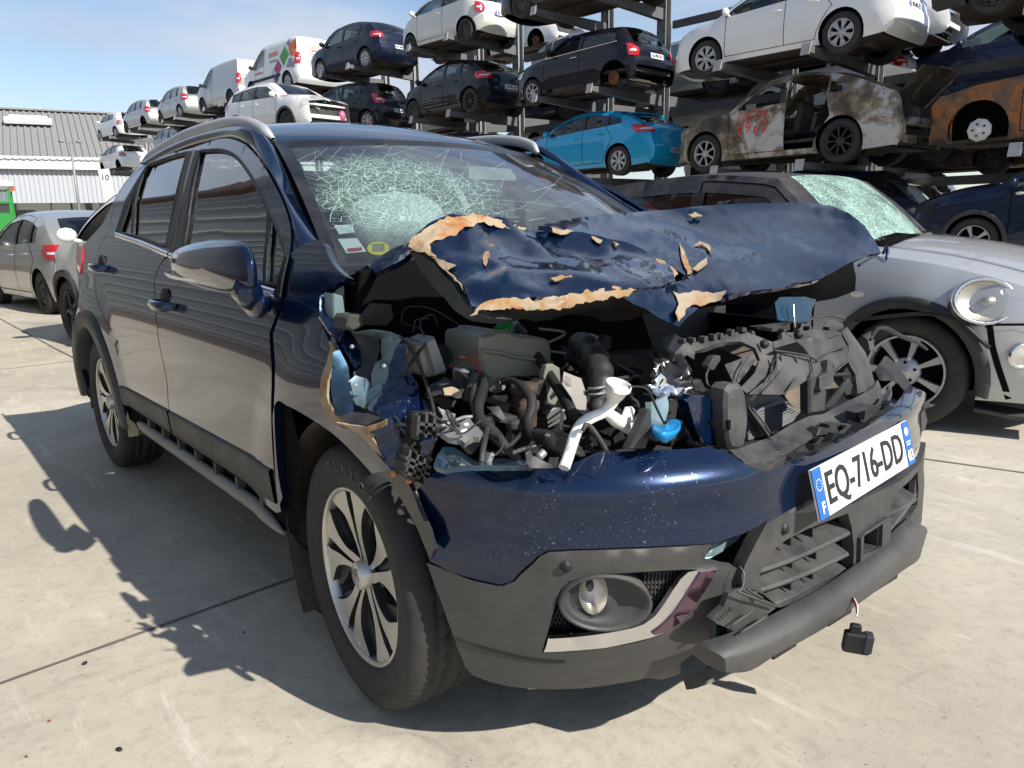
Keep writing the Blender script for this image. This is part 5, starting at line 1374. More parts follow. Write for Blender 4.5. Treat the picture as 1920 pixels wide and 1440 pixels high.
# liners and inner arches
for cx, r in ((-2.6, .392), (0, .41)):
    for s in (-1, 1):
        b = MB(); A = [radians(-14)+radians(208)*k/26 for k in range(27)]
        if cx == 0 and s < 0: A = [radians(62)+radians(152)*k/20 for k in range(21)]
        rows = []
        for yy_ in (.865, .845, .80, .74, .68, .62, .56, .54):
            rr = r+(.03 if .6 < yy_ < .8 else .0)+.006*sin(yy_*120)
            rows.append([V((cx+(rr+.008*noise.noise(V((a*3, yy_*9, cx))))*cos(a), s*yy_, .33+rr*sin(a))) for a in A])
        b.grid(rows)
        inner = rows[-1]; c = V((cx, s*.54, .33)); b.add([c]+inner, [(0, k+1, k+2) for k in range(len(inner)-1)])
        b.build('wheel_liner', M['liner'], hero)
# sill: dark underside, silver grey side bar standing off it, clips
for s in (-1, 1):
    b = MB(); xs = [-2.14+1.74*k/16 for k in range(17)]
    b.grid([[V((x, s*y, z)) for x in xs] for y, z in ((.70, .22), (.80, .24), (.845, .30), (.855, .41), (.83, .45))]); b.build('sill', M['plastic_black'], hero)
    b = MB(); rows = []
    for k in range(25):
        x = -1.98+1.56*k/24; d = 0
        e = min(1, min(k, 24-k)/2+.25); zc = .350-(.03*max(0, (x+.62)/.2) if x > -.62 else 0)
        rows.append([V((x, s*(.866+.018*cos(a)*e+.004), zc+.025*sin(a)*e)) for a in [2*pi*j/10 for j in range(10)]])
    b.grid(rows, 0, True); b.add(rows[0], [tuple(range(10))]); b.add(rows[-1], [tuple(range(9, -1, -1))]); b.build('side_bar', M['sidebar'], hero)
    for k in range(7): b = MB(); b.box((-1.75+.2*k, s*.868, .392), (.022, .025, .04)); b.build('clip', M['plastic'], hero)
# --- roof band, A pillars, roof, rails
Ib = C1([(560, 322), (700, 232), (850, 166), (1000, 120), (1130, 110), (1232, 148), (1318, 286), (1440, 540), (1540, 722), (1604, 822), (1664, 925)])
Yb = [None, None, None, None, -.640, -.625, -.640, -.675, -.705, -.722, -.735]
I3 = []
for p, y in zip(Ib, Yb):
    I3.append(pY(p[0], p[1], y) if y else hs(*S_([p], (-1.5, 1.5))[0]))
O3 = [hs(x, z) for x, z in S_(C1([(590, 327), (700, 266), (845, 207), (1000, 172), (1095, 182), (1176, 232), (1266, 348), (1348, 500), (1397, 640), (1404, 740), (1398, 832)]), (-2.2, 1.45))]
I3 = crv([tuple(p) for p in I3], 4); O3 = crv([tuple(p) for p in O3], 4); I3 = resamp(I3, 45); O3 = resamp(O3, 45)
for s in (-1, 1):
    b = MB(); rows = []
    for f, bl in ((0, -.012), (.04, .001), (.3, .010), (.6, .013), (.9, .006), (1, 0), (1.0, -.02)):
        row = []
        for ii, (a, c) in enumerate(zip(O3, I3)):
            if s > 0: a = a.lerp(c, .55*max(0, min(1, (ii-20)/6)))
            p = a.lerp(c, f); d = (c-a).normalized(); n = V((0, -1, .9)).normalized(); p = p+n*bl
            row.append(V((p.x, p.y*(-s if True else 1), p.z)))
        rows.append(row)
    b.grid(rows if s > 0 else [r[::-1] for r in rows]); b.build('roof_pillar', M['navy'], hero)
# windscreen
def wsp(t_, f):
    """t_ -1 (right flank) .. 1, f 0 roof .. 1 cowl"""
    T0 = V((-.86-.05*t_*t_-(.045*(t_+1)), .585*t_, 1.478-.022*t_*t_+.006*t_))
    B0 = V((.03-.30*t_*t_, .735*t_, 1.035+.022*t_*t_))
    p = T0.lerp(B0, f); return p+V((.5, 0, .85))*(.030*4*f*(1-f))*(1-.3*t_*t_)
NWX, NWY = 28, 18
b = MB(); b.grid([[wsp(-1+2*i/NWX, j/NWY) for i in range(NWX+1)] for j in range(NWY+1)]); wsc = b.build('windscreen', M['screen'], hero)
b = MB(); nn = V((.5, 0, .85)).normalized()
def wband(pts, w): ribbon(b, pts, nn, w, lift=.004)
wband([wsp(-.985, j/20) for j in range(21)], .045); wband([wsp(.985, j/20) for j in range(21)], .045); wband([wsp(-1+2*i/20, .02) for i in range(21)], .05); wband([wsp(-1+2*i/20, .97) for i in range(21)], .07)
b.build('screen_seal', M['gloss_black'], wsc)
for t_ in (-1.0, 1.0):
    b = MB(); ribbon(b, [wsp(t_*1.01, j/20) for j in range(21)], nn, .11, lift=-.012); b.build('pillar_filler', M['dark'], wsc)
# roof skin
Rr = [V((p.x, p.y, p.z)) for p in resamp([p for p in I3[:22]], 22)]
def roofrow(t_):
    out = []
    for k in range(22):
        p = Rr[k]; xf = p.x+(0.055*(1-t_*t_) if k > 14 else 0.0)*(k-14)/7
        zc = p.z+.075*(1-t_*t_)*(.4+.6*sin(pi*min(1, (k+4)/24)))
        if k >= 19: zc = p.z+(.045-.012*(k-19))*(1-t_*t_)
        out.append(V((xf, p.y*-t_, zc)))
    fr = wsp(-t_*1.0 if False else t_, .0); out.append(fr+V((-.012, 0, .006))); out.append(fr+V((.0, 0, -.002)))
    return out
b = MB(); b.grid([roofrow(-1+2*i/24) for i in range(25)]); b.build('roof', M['navy'], hero)
# rails
rp = C1([(556, 322), (640, 258), (800, 166), (1000, 104), (1130, 94), (1228, 128), (1300, 182)])
RY = [-.63, -.615, -.60, -.60, -.605, -.60, -.585]
rr = [pY(p[0], p[1], y) for p, y in zip(rp, RY)]
rr = crv([tuple(p) for p in rr], 5)
for s in (-1, 1):
    b = MB(); rows = []
    n = len(rr)
    for k, p in enumerate(rr):
        e = min(1, min(k, n-1-k)/3+.05); w_, h_ = .016*(.5+.5*e), .020*e+.004
        rows.append([V((p.x, -s*p.y if s > 0 else p.y, p.z))+V((0, w_*cos(a), h_*sin(a))) for a in [2*pi*j/10 for j in range(10)]])
    b.grid(rows, 0, True); b.build('roof_rail', M['rail'], hero)
# closed tail end (only seen from the side)
tl_ = [hs(x, z) for x, z in sil]; tl_.append(hs(-2.98, .6)); tl_.append(hs(-2.98, .30))
b = MB(); rows = []
for p in tl_:
    dz = max(0, min(1, (1.47-p.z)/.5)); xb_ = -2.42-.62*dz
    if p.z < .9: xb_ = -3.36+.05*abs(p.z-.5)
    row = []
    for k in range(17):
        t_ = -1+2*k/16; c = (1-abs(t_)**3.0); row.append(V((p.x+(xb_-p.x)*c, p.y*-t_ if True else 0, p.z)))
    rows.append(row)
b.grid(rows); b.build('tailgate', M['navy'], hero)
# cabin: floor, dash, seats, airbag, visor, mirror, papers
b = MB(); b.box((-1.3, 0, .36), (2.4, 1.55, .06)); b.box((-.36, 0, .88), (.42, 1.40, .20), bev=.06); b.box((-.12, 0, .66), (.06, 1.5, .6)); b.box((-2.55, 0, .7), (.06, 1.4, .8)); b.build('cabin_floor', M['cabin'], hero)
for x in (-1.05, -1.95):
    for y in (-.37, .37):
        b = MB(); b.box((x, y, .58), (.52, .50, .18), bev=.06); b.box((x-.30, y, .88), (.14, .48, .62), Matrix.Rotation(-.22, 3, 'Y'), bev=.06); b.build('seat', M['seat'], hero)
        b = MB(); b.box((x-.40, y, 1.24), (.10, .27, .18), Matrix.Rotation(-.15, 3, 'Y'), bev=.05); b.build('headrest', M['seat'], hero)
b = MB(); b.tube([V((-.62+.12*cos(a)*.35, .37+.185*sin(a), .93+.18*cos(a))) for a in [2*pi*k/28 for k in range(28)]], .014, 7, close=True); b.box((-.60, .37, .93), (.07, .16, .12), bev=.03); b.build('steering_wheel', M['plastic_black'], hero)
Pb = pX(742, 428, -.60); b = MB(); b.ball(Pb, (.11, .185, .12), 20, 14); 
b.v = [p+V(noise.noise_vector(p*7))*.018+V(noise.noise_vector(p*19))*.006 for p in b.v]; b.build('airbag', M['airbag'], hero)
Pv = [pX(*c4(*q), -.78) for q in ((955, 240), (1165, 258), (1196, 300), (1190, 318), (960, 306))]
b = MB(); b.add(Pv+[p-V((.02, 0, 0)) for p in Pv], [(0, 1, 2, 3, 4)]+[(i, i+5, (i+1) % 5+5, (i+1) % 5) for i in range(5)], 0, False); b.build('sun_visor', M['cream'], hero)
Pm = pX(*c4(860, 272), -.86); b = MB(); b.box(Pm, (.05, .22, .075), bev=.02); b.box(Pm+V((-.04, 0, .03)), (.08, .08, .06), bev=.03); b.build('rear_view_mirror', M['plastic_black'], hero)
Pb = [pX(*c4(*q), -1.02) for q in ((868, 325), (905, 330), (965, 455), (935, 455))]; b = MB(); b.add(Pb, [(0, 1, 2, 3)]); b.build('seat_belt', M['cream'], hero)
def on_ws(pxs):
    g = (-.7, .6); out = []
    for p in pxs: g = inv2(wsp, p[0], p[1], g); out.append(g)
    return out
def sticker(nm, pxs, mat, off=-.008):
    P = [wsp(*q)+nn*off for q in on_ws(pxs)]; b = MB(); b.add(P, [tuple(range(len(P)))]); return b.build(nm, mat, wsc), P
sticker('paper', C4([(286, 528), (372, 522), (392, 562), (312, 572)]), M['paper'])
o, P = sticker('paper', C4([(305, 592), (402, 588), (450, 655), (350, 664)]), M['paper'], -.010)
b = MB(); q = [wsp(*g)+nn*-.006 for g in on_ws(C4([(352, 645), (425, 640), (428, 652), (358, 659)]))]; b.add(q, [(0, 1, 2, 3)]); b.build('red_print', M['wire_r'], o)
o, P = sticker('yellow_disc', [c4(508+56*cos(a), 642+34*sin(a)) for a in [2*pi*k/22 for k in range(22)]], M['yellow'])
b = MB()
for k in range(4): 
    q = [wsp(*g)+nn*-.005 for g in on_ws([c4(478, 626+k*10), c4(540, 623+k*10), c4(540, 627+k*10), c4(478, 630+k*10)])]; b.add(q, [(0, 1, 2, 3)])
b.build('disc_lettering', M['grey_ink'], o)
# crack web in the windscreen
rnd = random.Random(5); b = MB()
def crack_line(pts, w):
    P = [wsp(a, c) for a, c in pts]; ribbon(b, P, nn, w, lift=.003)
ctr = on_ws([c4(700, 500)])[0]
def crk(px0, ang, L, w, wob=.10, br=.25, depth=0):
    x, y = px0; a = ang; pts = []; n = max(3, int(L/14)); px = [(x, y)]
    for k in range(n):
        a += rnd.gauss(0, wob); x += cos(a)*L/n; y += sin(a)*L/n; px.append((x, y))
        if depth < 2 and rnd.random() < br: crk((x, y), a+rnd.choice((-1, 1))*rnd.uniform(.3, 1.0), L*.35*rnd.random()+10, w*.7, wob, br*.6, depth+1)
    g = on_ws(px[:1])[0]; q = []
    for p in px:
        g = inv2(wsp, p[0], p[1], g)
        if -0.97 < g[0] < .97 and .03 < g[1] < .97: q.append(g)
    if len(q) > 1: crack_line(q, w)
def web(cx, cy, sx, sy, radii, angs, pr, pq, w0, w1):
    nodes = []
    for a in angs:
        row = []
        for r in radii:
            rr = r*(1+rnd.gauss(0, .035)); aa = a+rnd.gauss(0, .02); row.append((cx+cos(aa)*rr*sx, cy+sin(aa)*rr*sy))
        nodes.append(row)
    def seg(p, q):
        n = max(1, int(hypot(q[0]-p[0], q[1]-p[1])/14)); G = []; g = on_ws([p])[0]
        for k in range(n+1): g = inv2(wsp, p[0]+(q[0]-p[0])*k/n+(rnd.gauss(0, .5) if 0 < k < n else 0), p[1]+(q[1]-p[1])*k/n+(rnd.gauss(0, .5) if 0 < k < n else 0), g); G.append(g)
        if all(-.965 < g[0] < .97 and .03 < g[1] < .985 for g in G): crack_line(G, rnd.uniform(w0, w1)*(1.3 if rnd.random() < .15 else 1))
    for i, row in enumerate(nodes):
        for j in range(len(row)-1):
            if rnd.random() < pr(radii[j]): seg(row[j], row[j+1])
            if i+1 < len(nodes) and rnd.random() < pq(radii[j]): seg(row[j], nodes[i+1][j if rnd.random() < .8 else min(j+1, len(row)-1)])
C0 = c4(660, 560)
web(C0[0], C0[1], 1.0, .60, [24, 42, 60, 78, 96, 114, 132, 148, 162, 175, 188, 205, 230, 262, 300], sorted(pi+pi*1.06*(k+rnd.uniform(-.3, .3))/46 for k in range(47)), lambda r: .50 if r < 190 else .12, lambda r: .80 if 132 < r < 180 else .36 if r < 132 else .05, .0004, .0010)
C2_ = c4(330, 395)
web(C2_[0], C2_[1], 1.0, .55, [12, 24, 38, 54, 72, 95, 120], sorted(2*pi*(k+rnd.uniform(-.3, .3))/26 for k in range(27)), lambda r: .7, lambda r: .5 if r < 80 else .2, .0005, .0010)
for k in range(26): crk(c4(rnd.uniform(80, 500), rnd.uniform(150, 360)), rnd.choice((.25, -.35, .5, -.9))+rnd.gauss(0, .12), rnd.uniform(40, 150), .0005, .03, .06, 1)
crk(c4(860, 400), .05, 230, .0007, .02, .05); crk(c4(880, 370), -1.0, 60, .0006, .03, 0)
ck = b.build('crack_web', M['crack'], wsc)
# --- door mirror
b = MB()
ol = [(712, 870), (722, 830), (760, 795), (850, 765), (950, 750), (1060, 752), (1130, 775), (1165, 830), (1185, 900), (1190, 990), (1180, 1022), (1120, 1035), (1040, 1052), (960, 1040), (860, 1015), (770, 985), (730, 950), (714, 905)]
P = [pY(*c1(*q), -.955) for q in sm2(ol, 3, True)]; cen = sum(P, V())/len(P); rows = []
for f, d in ((.0, .050), (.25, .048), (.5, .042), (.72, .031), (.88, .016), (.97, .002), (1, -.014), (.985, -.036), (.93, -.058), (.9, -.062), (.0, -.060)):
    rows.append([cen+(p-cen)*f+V((.80, -.60, 0)).normalized()*d for p in P])
b.grid(rows, 0, True); mo = b.build('door_mirror', M['navy'], hero)
b = MB(); st = sm2([(700, 925), (712, 940), (780, 955), (880, 962), (970, 972), (962, 980), (860, 980), (760, 968), (715, 950)], 2, True)
P = [pY(*c1(*q), -.955)+V((.8, -.6, 0))*.026 for q in st]; c_ = sum(P, V())/len(P); b.grid([[c_+(p-c_)*f+V((.80, -.60, 0))*d for p in P] for f, d in ((0, .012), (.6, .011), (.95, .006), (1, -.015))], 0, True); b.build('indicator', M['white'], mo)
b = MB(); ft = [(1040, 1040), (1110, 1030), (1190, 1030), (1215, 1060), (1250, 1080), (1248, 1130), (1225, 1190), (1195, 1200), (1150, 1165), (1090, 1095)]
P = [pY(*c1(*q), -.915) for q in sm2(ft, 2, True)]; c_ = sum(P, V())/len(P); b.grid([[c_+(p-c_)*f+V((.80, -.60, 0)).normalized()*d for p in P] for f, d in ((0, .028), (.55, .025), (.9, .012), (1, -.004), (1, -.06), (0, -.09))], 0, True); b.tube([pY(*c1(1150, 1010), -.955), pY(*c1(1170, 1080), -.925), pY(*c1(1230, 1110), -.88)], .034, 8); b.build('mirror_foot', M['navy'], mo)
# ------------------------------------------------------------------ torn sheet helper: outline of (u, v, X) carried into space
HOOD = []
def patch(name, pts, mat, parent=None, step=14, amp=0, ns=9, rim=.003, inner=(), mats=None, smooth_mat=None, seed=0, back=None, lap=5, ridge=0, rns=4):
    poly = [(p[0], p[1]) for p in pts]; D = []
    n = len(pts)
    for i in range(n):
        a, c = pts[i], pts[(i+1) % n]; l = hypot(c[0]-a[0], c[1]-a[1]); k = max(1, int(l/(step*.5)))
        for j in range(k): t_ = j/k; D.append((a[0]+(c[0]-a[0])*t_, a[1]+(c[1]-a[1])*t_, a[2]+(c[2]-a[2])*t_))
    D += list(inner)
    P2, T = cdt(poly, (), step, jit=.12)
    P = []
    for x, y in P2:
        sw = sx = 0
        for u, v, X in D:
            d = (u-x)**2+(v-y)**2+1e-6; w_ = d**-1.6; sw += w_; sx += w_*X
        P.append((x, y, sx/sw))
    if lap:
        bd = {i for e in bound_edges(T) for i in e}; nb = [set() for _ in P]
        for f in T:
            for i in f: nb[i].update(f)
        for _ in range(lap):
            P = [p if i in bd else (p[0], p[1], sum(P[j][2] for j in nb[i])/len(nb[i])) for i, p in enumerate(P)]
    if name in ('bonnet', 'bonnet_nose'): HOOD.extend(P)
    P = [pX(*p) for p in P]
    if amp: P = [p+(V(noise.noise_vector(p*ns+V((seed, 0, 0))))+V(noise.noise_vector(p*ns*2.7+V((0, seed, 0))))*.45)*amp for p in P]
    if ridge:
        dv = V((.62, -.25, .74))
        P = [p+dv*ridge*((.28-abs(noise.noise(V((p.x*rns, p.y*rns, p.z*rns+seed*3.1)))))+.35*(.28-abs(noise.noise(V((p.x*rns*2.3+5, p.y*rns*2.3, p.z*rns*2.3)))))) for p in P]
    b = MB(); sheet(b, P, T, orient(P, T), rim)
    if back: b.add([p+(p-CAMP).normalized()*.003 for p in P], [f if orient(P, T) else tuple(reversed(f)) for f in T], 1)
    return b.build(name, [mat, back] if back else mat, parent or hero)
def slab(name, pxs, X, th, mat, parent=None, bev=.006, nsm=0, dirv=(-1, 0, 0)):
    """solid with a traced front outline at x = X, th metres deep"""
    P = [pX(*q, X) for q in (sm2(pxs, nsm, True) if nsm else pxs)]; c = sum(P, V())/len(P); d = V(dirv).normalized()
    L = max((p-c).length for p in P); k = 1-bev/L; b = MB()
    if sum(((P[i]-c).cross(P[(i+1) % len(P)]-c)).x for i in range(len(P))) < 0: P.reverse()
    n = len(P)
    rows = [[c+(p-c)*k for p in P], [p+d*bev*.7 for p in P], [p+d*(th-bev*.7) for p in P], [c+(p-c)*k+d*th for p in P]]
    b.grid([r[::-1] for r in rows], 0, True, False)
    m2 = [tuple(range(n))]; b.add(rows[0], m2, 0, False); b.add(rows[3], [tuple(range(n-1, -1, -1))], 0, False)
    return b.build(name, mat, parent or hero)
def px_tube(name, pts, wpx, mat, parent=None, n=5, seg=9, rib=0, cap=True):
    """tube through (u, v, X); wpx = diameter in photo pixels (one value or per point)"""
    ws = wpx if isinstance(wpx, (list, tuple)) else [wpx]*len(pts)
    q = cr([tuple(p)+(w_,) for p, w_ in zip(pts, ws)], n); P = [pX(a[0], a[1], a[2]) for a in q]
    R_ = [a[3]*.5*(p-CAMP).length/FPX for a, p in zip(q, P)]
    if rib:
        L = 0; P2 = []; R2 = []
        for i in range(len(P)-1):
            m_ = max(1, int((P[i+1]-P[i]).length/(rib/4)))
            for j in range(m_): P2.append(P[i].lerp(P[i+1], j/m_)); R2.append(R_[i]+(R_[i+1]-R_[i])*j/m_)
        R_ = [r*(1.0 if (k//2) % 2 else .86) for k, r in enumerate(R2)]; P = P2
    b = MB(); b.tube(P, R_, seg, caps=cap); return b.build(name, mat, parent or hero)
def T3(f, L): return [(*f(x, y), X) for x, y, X in L]
def q_(L, *X):
    return [(u, v, X[i] if len(X) > 1 else X[0]) for i, (u, v) in enumerate(L)]
# ------------------------------------------------------------------ right front fender
asm_f = S_(C1([(1402, 832), (1360, 1080), (1302, 1260)])+C2([(1297, 220), (1306, 500), (1326, 1000), (1358, 1160)]), (-.3, 1.1))
f_top = S_([(546, 475), (566, 459), (592, 450), (606, 456), (612, 470), (622, 492), (640, 512), (652, 520)], (-.2, 1.1))
f_front = S_([(640, 528), (622, 536), (608, 552), (602, 575), (600, 592), (607, 618), (617, 640), (622, 656), (612, 690), (605, 706), (601, 735), (604, 752), (613, 772), (628, 792), (652, 804), (676, 808), (694, 824), (703, 846), (716, 862), (732, 880)], (.0, .95))
arch_f = [c2(1316, 1200), c2(1310, 1000), c2(1300, 800), c2(1296, 640), c2(1322, 575), c2(1372, 600), c2(1450, 640), c2(1600, 735), c2(1700, 815), c2(1780, 900), c2(1850, 985)]
f_arch = S_(arch_f, (-.4, .4))
fender = sm2(f_top, 3)+sm2(f_front, 2)+sm2(f_arch[::-1], 4)+sm2(asm_f[::-1], 3)[1:]
P2, T = cdt(fender, (), .035)
b = MB(); P = [hs(x, z) for x, z in P2]
P = [p+V((0, .007*noise.noise(V((p.x*5, p.z*5, 1)))*max(0, min(1, (p.x+.12)*4)), 0)) for p in P]
sheet(b, P, T, False, .02); fen = b.build('front_fender', M['navy'], hero)
# left fender, intact enough
lf_ = [(-.30, 1.0), (-.1, 1.0), (.10, .93), (.16, .84), (.14, .795)]+circ(0, .33, .47, radians(75), radians(150), 12)+[(-.42, .45), (-.40, .7), (-.33, .9)]
P2, T = cdt(lf_, (), .06); b = MB(); P = [hs(x, z, 1)+V((0, -.10*max(0, (x-.25)/.35)**1.6, 0)) for x, z in P2]; sheet(b, P, T, True, .02); b.build('front_fender', M['navy'], hero)
# strip of the fender that runs down beside the wheel to the bumper
strip = [(*c3(*a), 0) for a in [(300, 60), (400, 165), (470, 250), (540, 330), (600, 430), (660, 540), (700, 640), (728, 692), (740, 650), (716, 560), (668, 450), (640, 370), (600, 290), (540, 215), (470, 140), (400, 70)]]
q = S_([(a[0], a[1]) for a in strip], (.1, .7)); P2, T = cdt(q, (), .04); b = MB(); sheet(b, [hs(x, z)+V((0, .006, 0)) for x, z in P2], T, False, .01); b.build('fender_edge', M['gloss_black'], hero)
# flaked paint and rust along the torn edge
tor = [(617, 640), (622, 656), (612, 690), (605, 706), (601, 735), (604, 752), (613, 772), (628, 792), (652, 804), (676, 808), (694, 824)]
ti = [(624, 640), (632, 660), (624, 695), (618, 712), (615, 738), (618, 754), (624, 768), (638, 783), (655, 794), (680, 800), (706, 815)]
q = S_(tor+ti[::-1], (.0, .9)); P2, T = cdt(q, (), .02); b = MB(); sheet(b, [hs(x, z)+V((0, -.004+.004*noise.noise(V((x*40, z*40, 2))), 0)) for x, z in P2], T, False, .006); b.build('torn_edge', M['rustpaint'], fen)
patch('torn_edge', T3(c5, [(205, 930, .2), (300, 950, .22), (420, 960, .26), (520, 930, .30), (580, 905, .33), (575, 950, .32), (500, 975, .3), (440, 1000, .28), (480, 1060, .28), (520, 1120, .28), (545, 1190, .28), (470, 1120, .26), (380, 1020, .24), (290, 970, .2)]), M['rustpaint'], fen, step=8)
# inner structure seen through the tear: pale primer steel, teal inner skins
X0 = .02
patch('inner_panel', T3(c5, [(185, 400, .08), (235, 380, .08), (300, 520, .10), (310, 620, .12), (330, 840, .17), (260, 870, .16), (200, 880, .13), (160, 700, .10), (165, 560, .09)]), M['navy_in'], step=10, amp=.004, seed=3, rim=.008)
patch('door_hinge_post', T3(c5, [(240, 210, -.02), (290, 290, .0), (380, 330, .02), (385, 480, .06), (340, 530, .06), (290, 430, .03), (235, 330, .0), (140, 240, -.05), (75, 130, -.1), (80, -20, -.12), (120, -40, -.12), (130, 110, -.1), (180, 180, -.06)]), M['navy'], step=10, rim=.01)
patch('inner_wing', T3(c5, [(325, 260, .02), (520, 300, .03), (530, 380, .05), (500, 480, .06), (470, 650, .09), (390, 620, .08), (330, 560, .06), (385, 420, .03), (360, 320, .02)]), simple('green_grey_primer', (.045, .05, .042), .55, dirt=.3), step=12, rim=.02)
patch('inner_wing', T3(c5, [(325, 258, .02), (470, 240, .10), (600, 255, .16), (660, 280, .18), (620, 300, .15), (520, 300, .04)]), M['primer_blue'], step=12, amp=.003)
patch('bent_reinforcement', T3(c5, [(525, 295, .08), (600, 265, .14), (665, 275, .17), (690, 310, .18), (660, 390, .18), (620, 470, .17), (600, 500, .18), (590, 600, .19), (560, 700, .21), (500, 800, .23), (450, 850, .22), (430, 820, .2), (480, 760, .19), (500, 700, .17), (460, 690, .15), (480, 560, .12), (495, 480, .10), (540, 470, .10), (535, 380, .09)]), M['primer_blue'], step=9, amp=.010, ns=14, seed=5, rim=.006)
patch('crushed_wing_panel', T3(c5, [(690, 300, .19), (740, 350, .20), (735, 440, .21), (770, 560, .23), (820, 680, .26), (870, 800, .30), (890, 850, .31), (800, 870, .31), (730, 880, .31), (720, 830, .30), (590, 890, .28), (540, 880, .27), (480, 830, .24), (500, 800, .24), (560, 700, .22), (595, 600, .20), (600, 500, .19), (640, 420, .19)]), M['navy'], step=9, amp=.012, ns=12, seed=9, rim=.006)
patch('flaked_seam', T3(c5, [(700, 320, .185), (735, 350, .195), (742, 400, .20), (728, 430, .20), (760, 560, .225), (815, 650, .25), (800, 660, .25), (745, 560, .22), (708, 470, .2), (712, 420, .2), (722, 380, .2)]), M['rustpaint'], step=6, amp=.004)
patch('hinge_plate', T3(c5, [(305, 620, .12), (340, 575, .12), (400, 590, .13), (450, 640, .15), (440, 690, .16), (540, 650, .19), (550, 690, .20), (470, 760, .19), (400, 810, .18), (350, 800, .16), (310, 700, .13)]), M['primer_blue'], step=8, amp=.008, ns=22, seed=2, rim=.008)
for q in ((345, 650), (560, 505), (320, 360), (620, 290), (500, 830)):
    b = MB(); p = pX(*c5(*q), .24 if q[1] > 500 else .15); d = (CAMP-p).normalized(); R_ = d.to_track_quat('Z', 'Y').to_matrix()
    b.lathe([(.001, .003), (.0045, .003), (.005, 0)], 6, p, 'Z', M=R_); b.build('bolt', M['galv'], hero)
patch('dark_liner_piece', T3(c5, [(210, 890, .17), (330, 850, .2), (450, 860, .24), (530, 890, .28), (430, 950, .26), (300, 940, .2)]), M['plastic'], step=14, amp=.004)
patch('hanging_skin', T3(c5, [(720, 830, .31), (715, 960, .32), (705, 1100, .33), (660, 1300, .33), (640, 1330, .33), (540, 1190, .29), (500, 1080, .28), (480, 1000, .28), (560, 930, .30), (640, 880, .31)]), M['navy'], step=12, amp=.003)
b = MB(); 
for q in ((632, 1312), (748, 1364)):
    p = pX(*c5(*q), .335); d = (CAMP-p).normalized(); b = MB(); b.lathe([(.001, .003), (.006, .003), (.007, 0)], 10, p, 'Z', M=d.to_track_quat('Z', 'Y').to_matrix()); b.build('bolt', M['copper'], hero)
slab('foam_block', C5([(290, 150), (305, 125), (400, 118), (415, 200), (330, 245), (280, 215)]), .06, .07, M['foam'])
slab('foam_block', C5([(430, 130), (500, 40), (620, 45), (640, 140), (590, 205), (450, 200)]), -.02, .07, M['foam'])
slab('hinge_arm', C5([(180, -40), (255, -20), (275, 140), (250, 210), (185, 150)]), -.06, .05, M['primer_blue'])
# headlamp bracket: black moulded grid
b = MB(); lst = [(800, 860), (930, 850), (985, 930), (985, 1000), (930, 1160), (900, 1260), (870, 1340), (800, 1380), (690, 1320), (690, 1220), (730, 1100), (780, 1030)]
br = slab('headlamp_bracket', C5(lst), .36, .03, M['plastic_black'])
b = MB()
for (x0, y0, x1, y1) in ((800, 870, 790, 1050), (860, 860, 850, 1050), (920, 870, 905, 1040), (795, 930, 980, 950), (790, 990, 960, 1010), (700, 1230, 880, 1310), (730, 1110, 900, 1200), (700, 1180, 890, 1260), (740, 1120, 700, 1320), (800, 1140, 760, 1340), (850, 1170, 820, 1350), (690, 1290, 850, 1350)):
    b.bar(pX(*c5(x0, y0), .372), pX(*c5(x1, y1), .372), .006, .022, upv=(1, 0, 0))
b.build('bracket_rib', M['plastic'], br)
b = MB(); P = [pX(*c5(*q), .385) for q in ((850, 1040), (945, 1040), (935, 1110), (900, 1170), (830, 1160))]; b.add(P, [(0, 1, 2, 3, 4)]); b.build('bracket_cover', M['navy'], br)
# ------------------------------------------------------------------ engine bay
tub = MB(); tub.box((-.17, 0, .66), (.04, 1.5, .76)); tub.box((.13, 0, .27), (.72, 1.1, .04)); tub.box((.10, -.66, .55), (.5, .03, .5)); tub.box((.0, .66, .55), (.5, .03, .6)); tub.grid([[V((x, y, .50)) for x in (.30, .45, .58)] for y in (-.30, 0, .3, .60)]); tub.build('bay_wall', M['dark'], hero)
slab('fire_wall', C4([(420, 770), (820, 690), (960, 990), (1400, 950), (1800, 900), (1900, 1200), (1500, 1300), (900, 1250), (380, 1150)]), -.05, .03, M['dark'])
tk = slab('coolant_tank', C6([(330, 310), (350, 275), (420, 258), (440, 240), (540, 245), (560, 262), (640, 285), (740, 285), (830, 305), (868, 360), (868, 520), (850, 572), (760, 585), (650, 592), (520, 600), (505, 690), (480, 712), (415, 700), (398, 640), (395, 605), (340, 560), (328, 450)]), .26, .15, M['tank'], bev=.014, nsm=3)
b = MB(); b.tube([pX(*c6(*q), .268) for q in ((330, 385), (420, 400), (500, 412), (560, 432), (690, 450), (780, 468), (868, 480))], .004, 6); b.build('tank_seam', M['tank'], tk)
p0, p1 = pX(*c6(495, 248), .20), pX(*c6(502, 178), .20); b = MB()
r = 62/4*.5*1.9*(p0-CAMP).length/FPX
ax_ = (p1-p0).normalized(); R_ = ax_.to_track_quat('Z', 'Y').to_matrix(); h = (p1-p0).length
b.lathe([(r*.9, -.01), (r*1.08, 0), (r*1.08, h*.5), (r, h*.55), (r, h*.95), (r*.9, h), (.001, h)], 18, p0, 'Z', M=R_)
for k in range(14): a = 2*pi*k/14; b.box(p0+R_@V((r*1.08*cos(a), r*1.08*sin(a), h*.25)), (.004, .004, h*.5), R_)
b.build('cap', M['green'], tk)
px_tube('strut', T3(c6, [(560, 150, .12), (600, 215, .15), (640, 265, .17)]), [14, 17, 20], M['galv'])
px_tube('strut', T3(c6, [(600, 210, .15), (700, 360, .22), (860, 600, .34), (1030, 880, .47)]), [16, 19, 20, 22], M['plastic_black'])
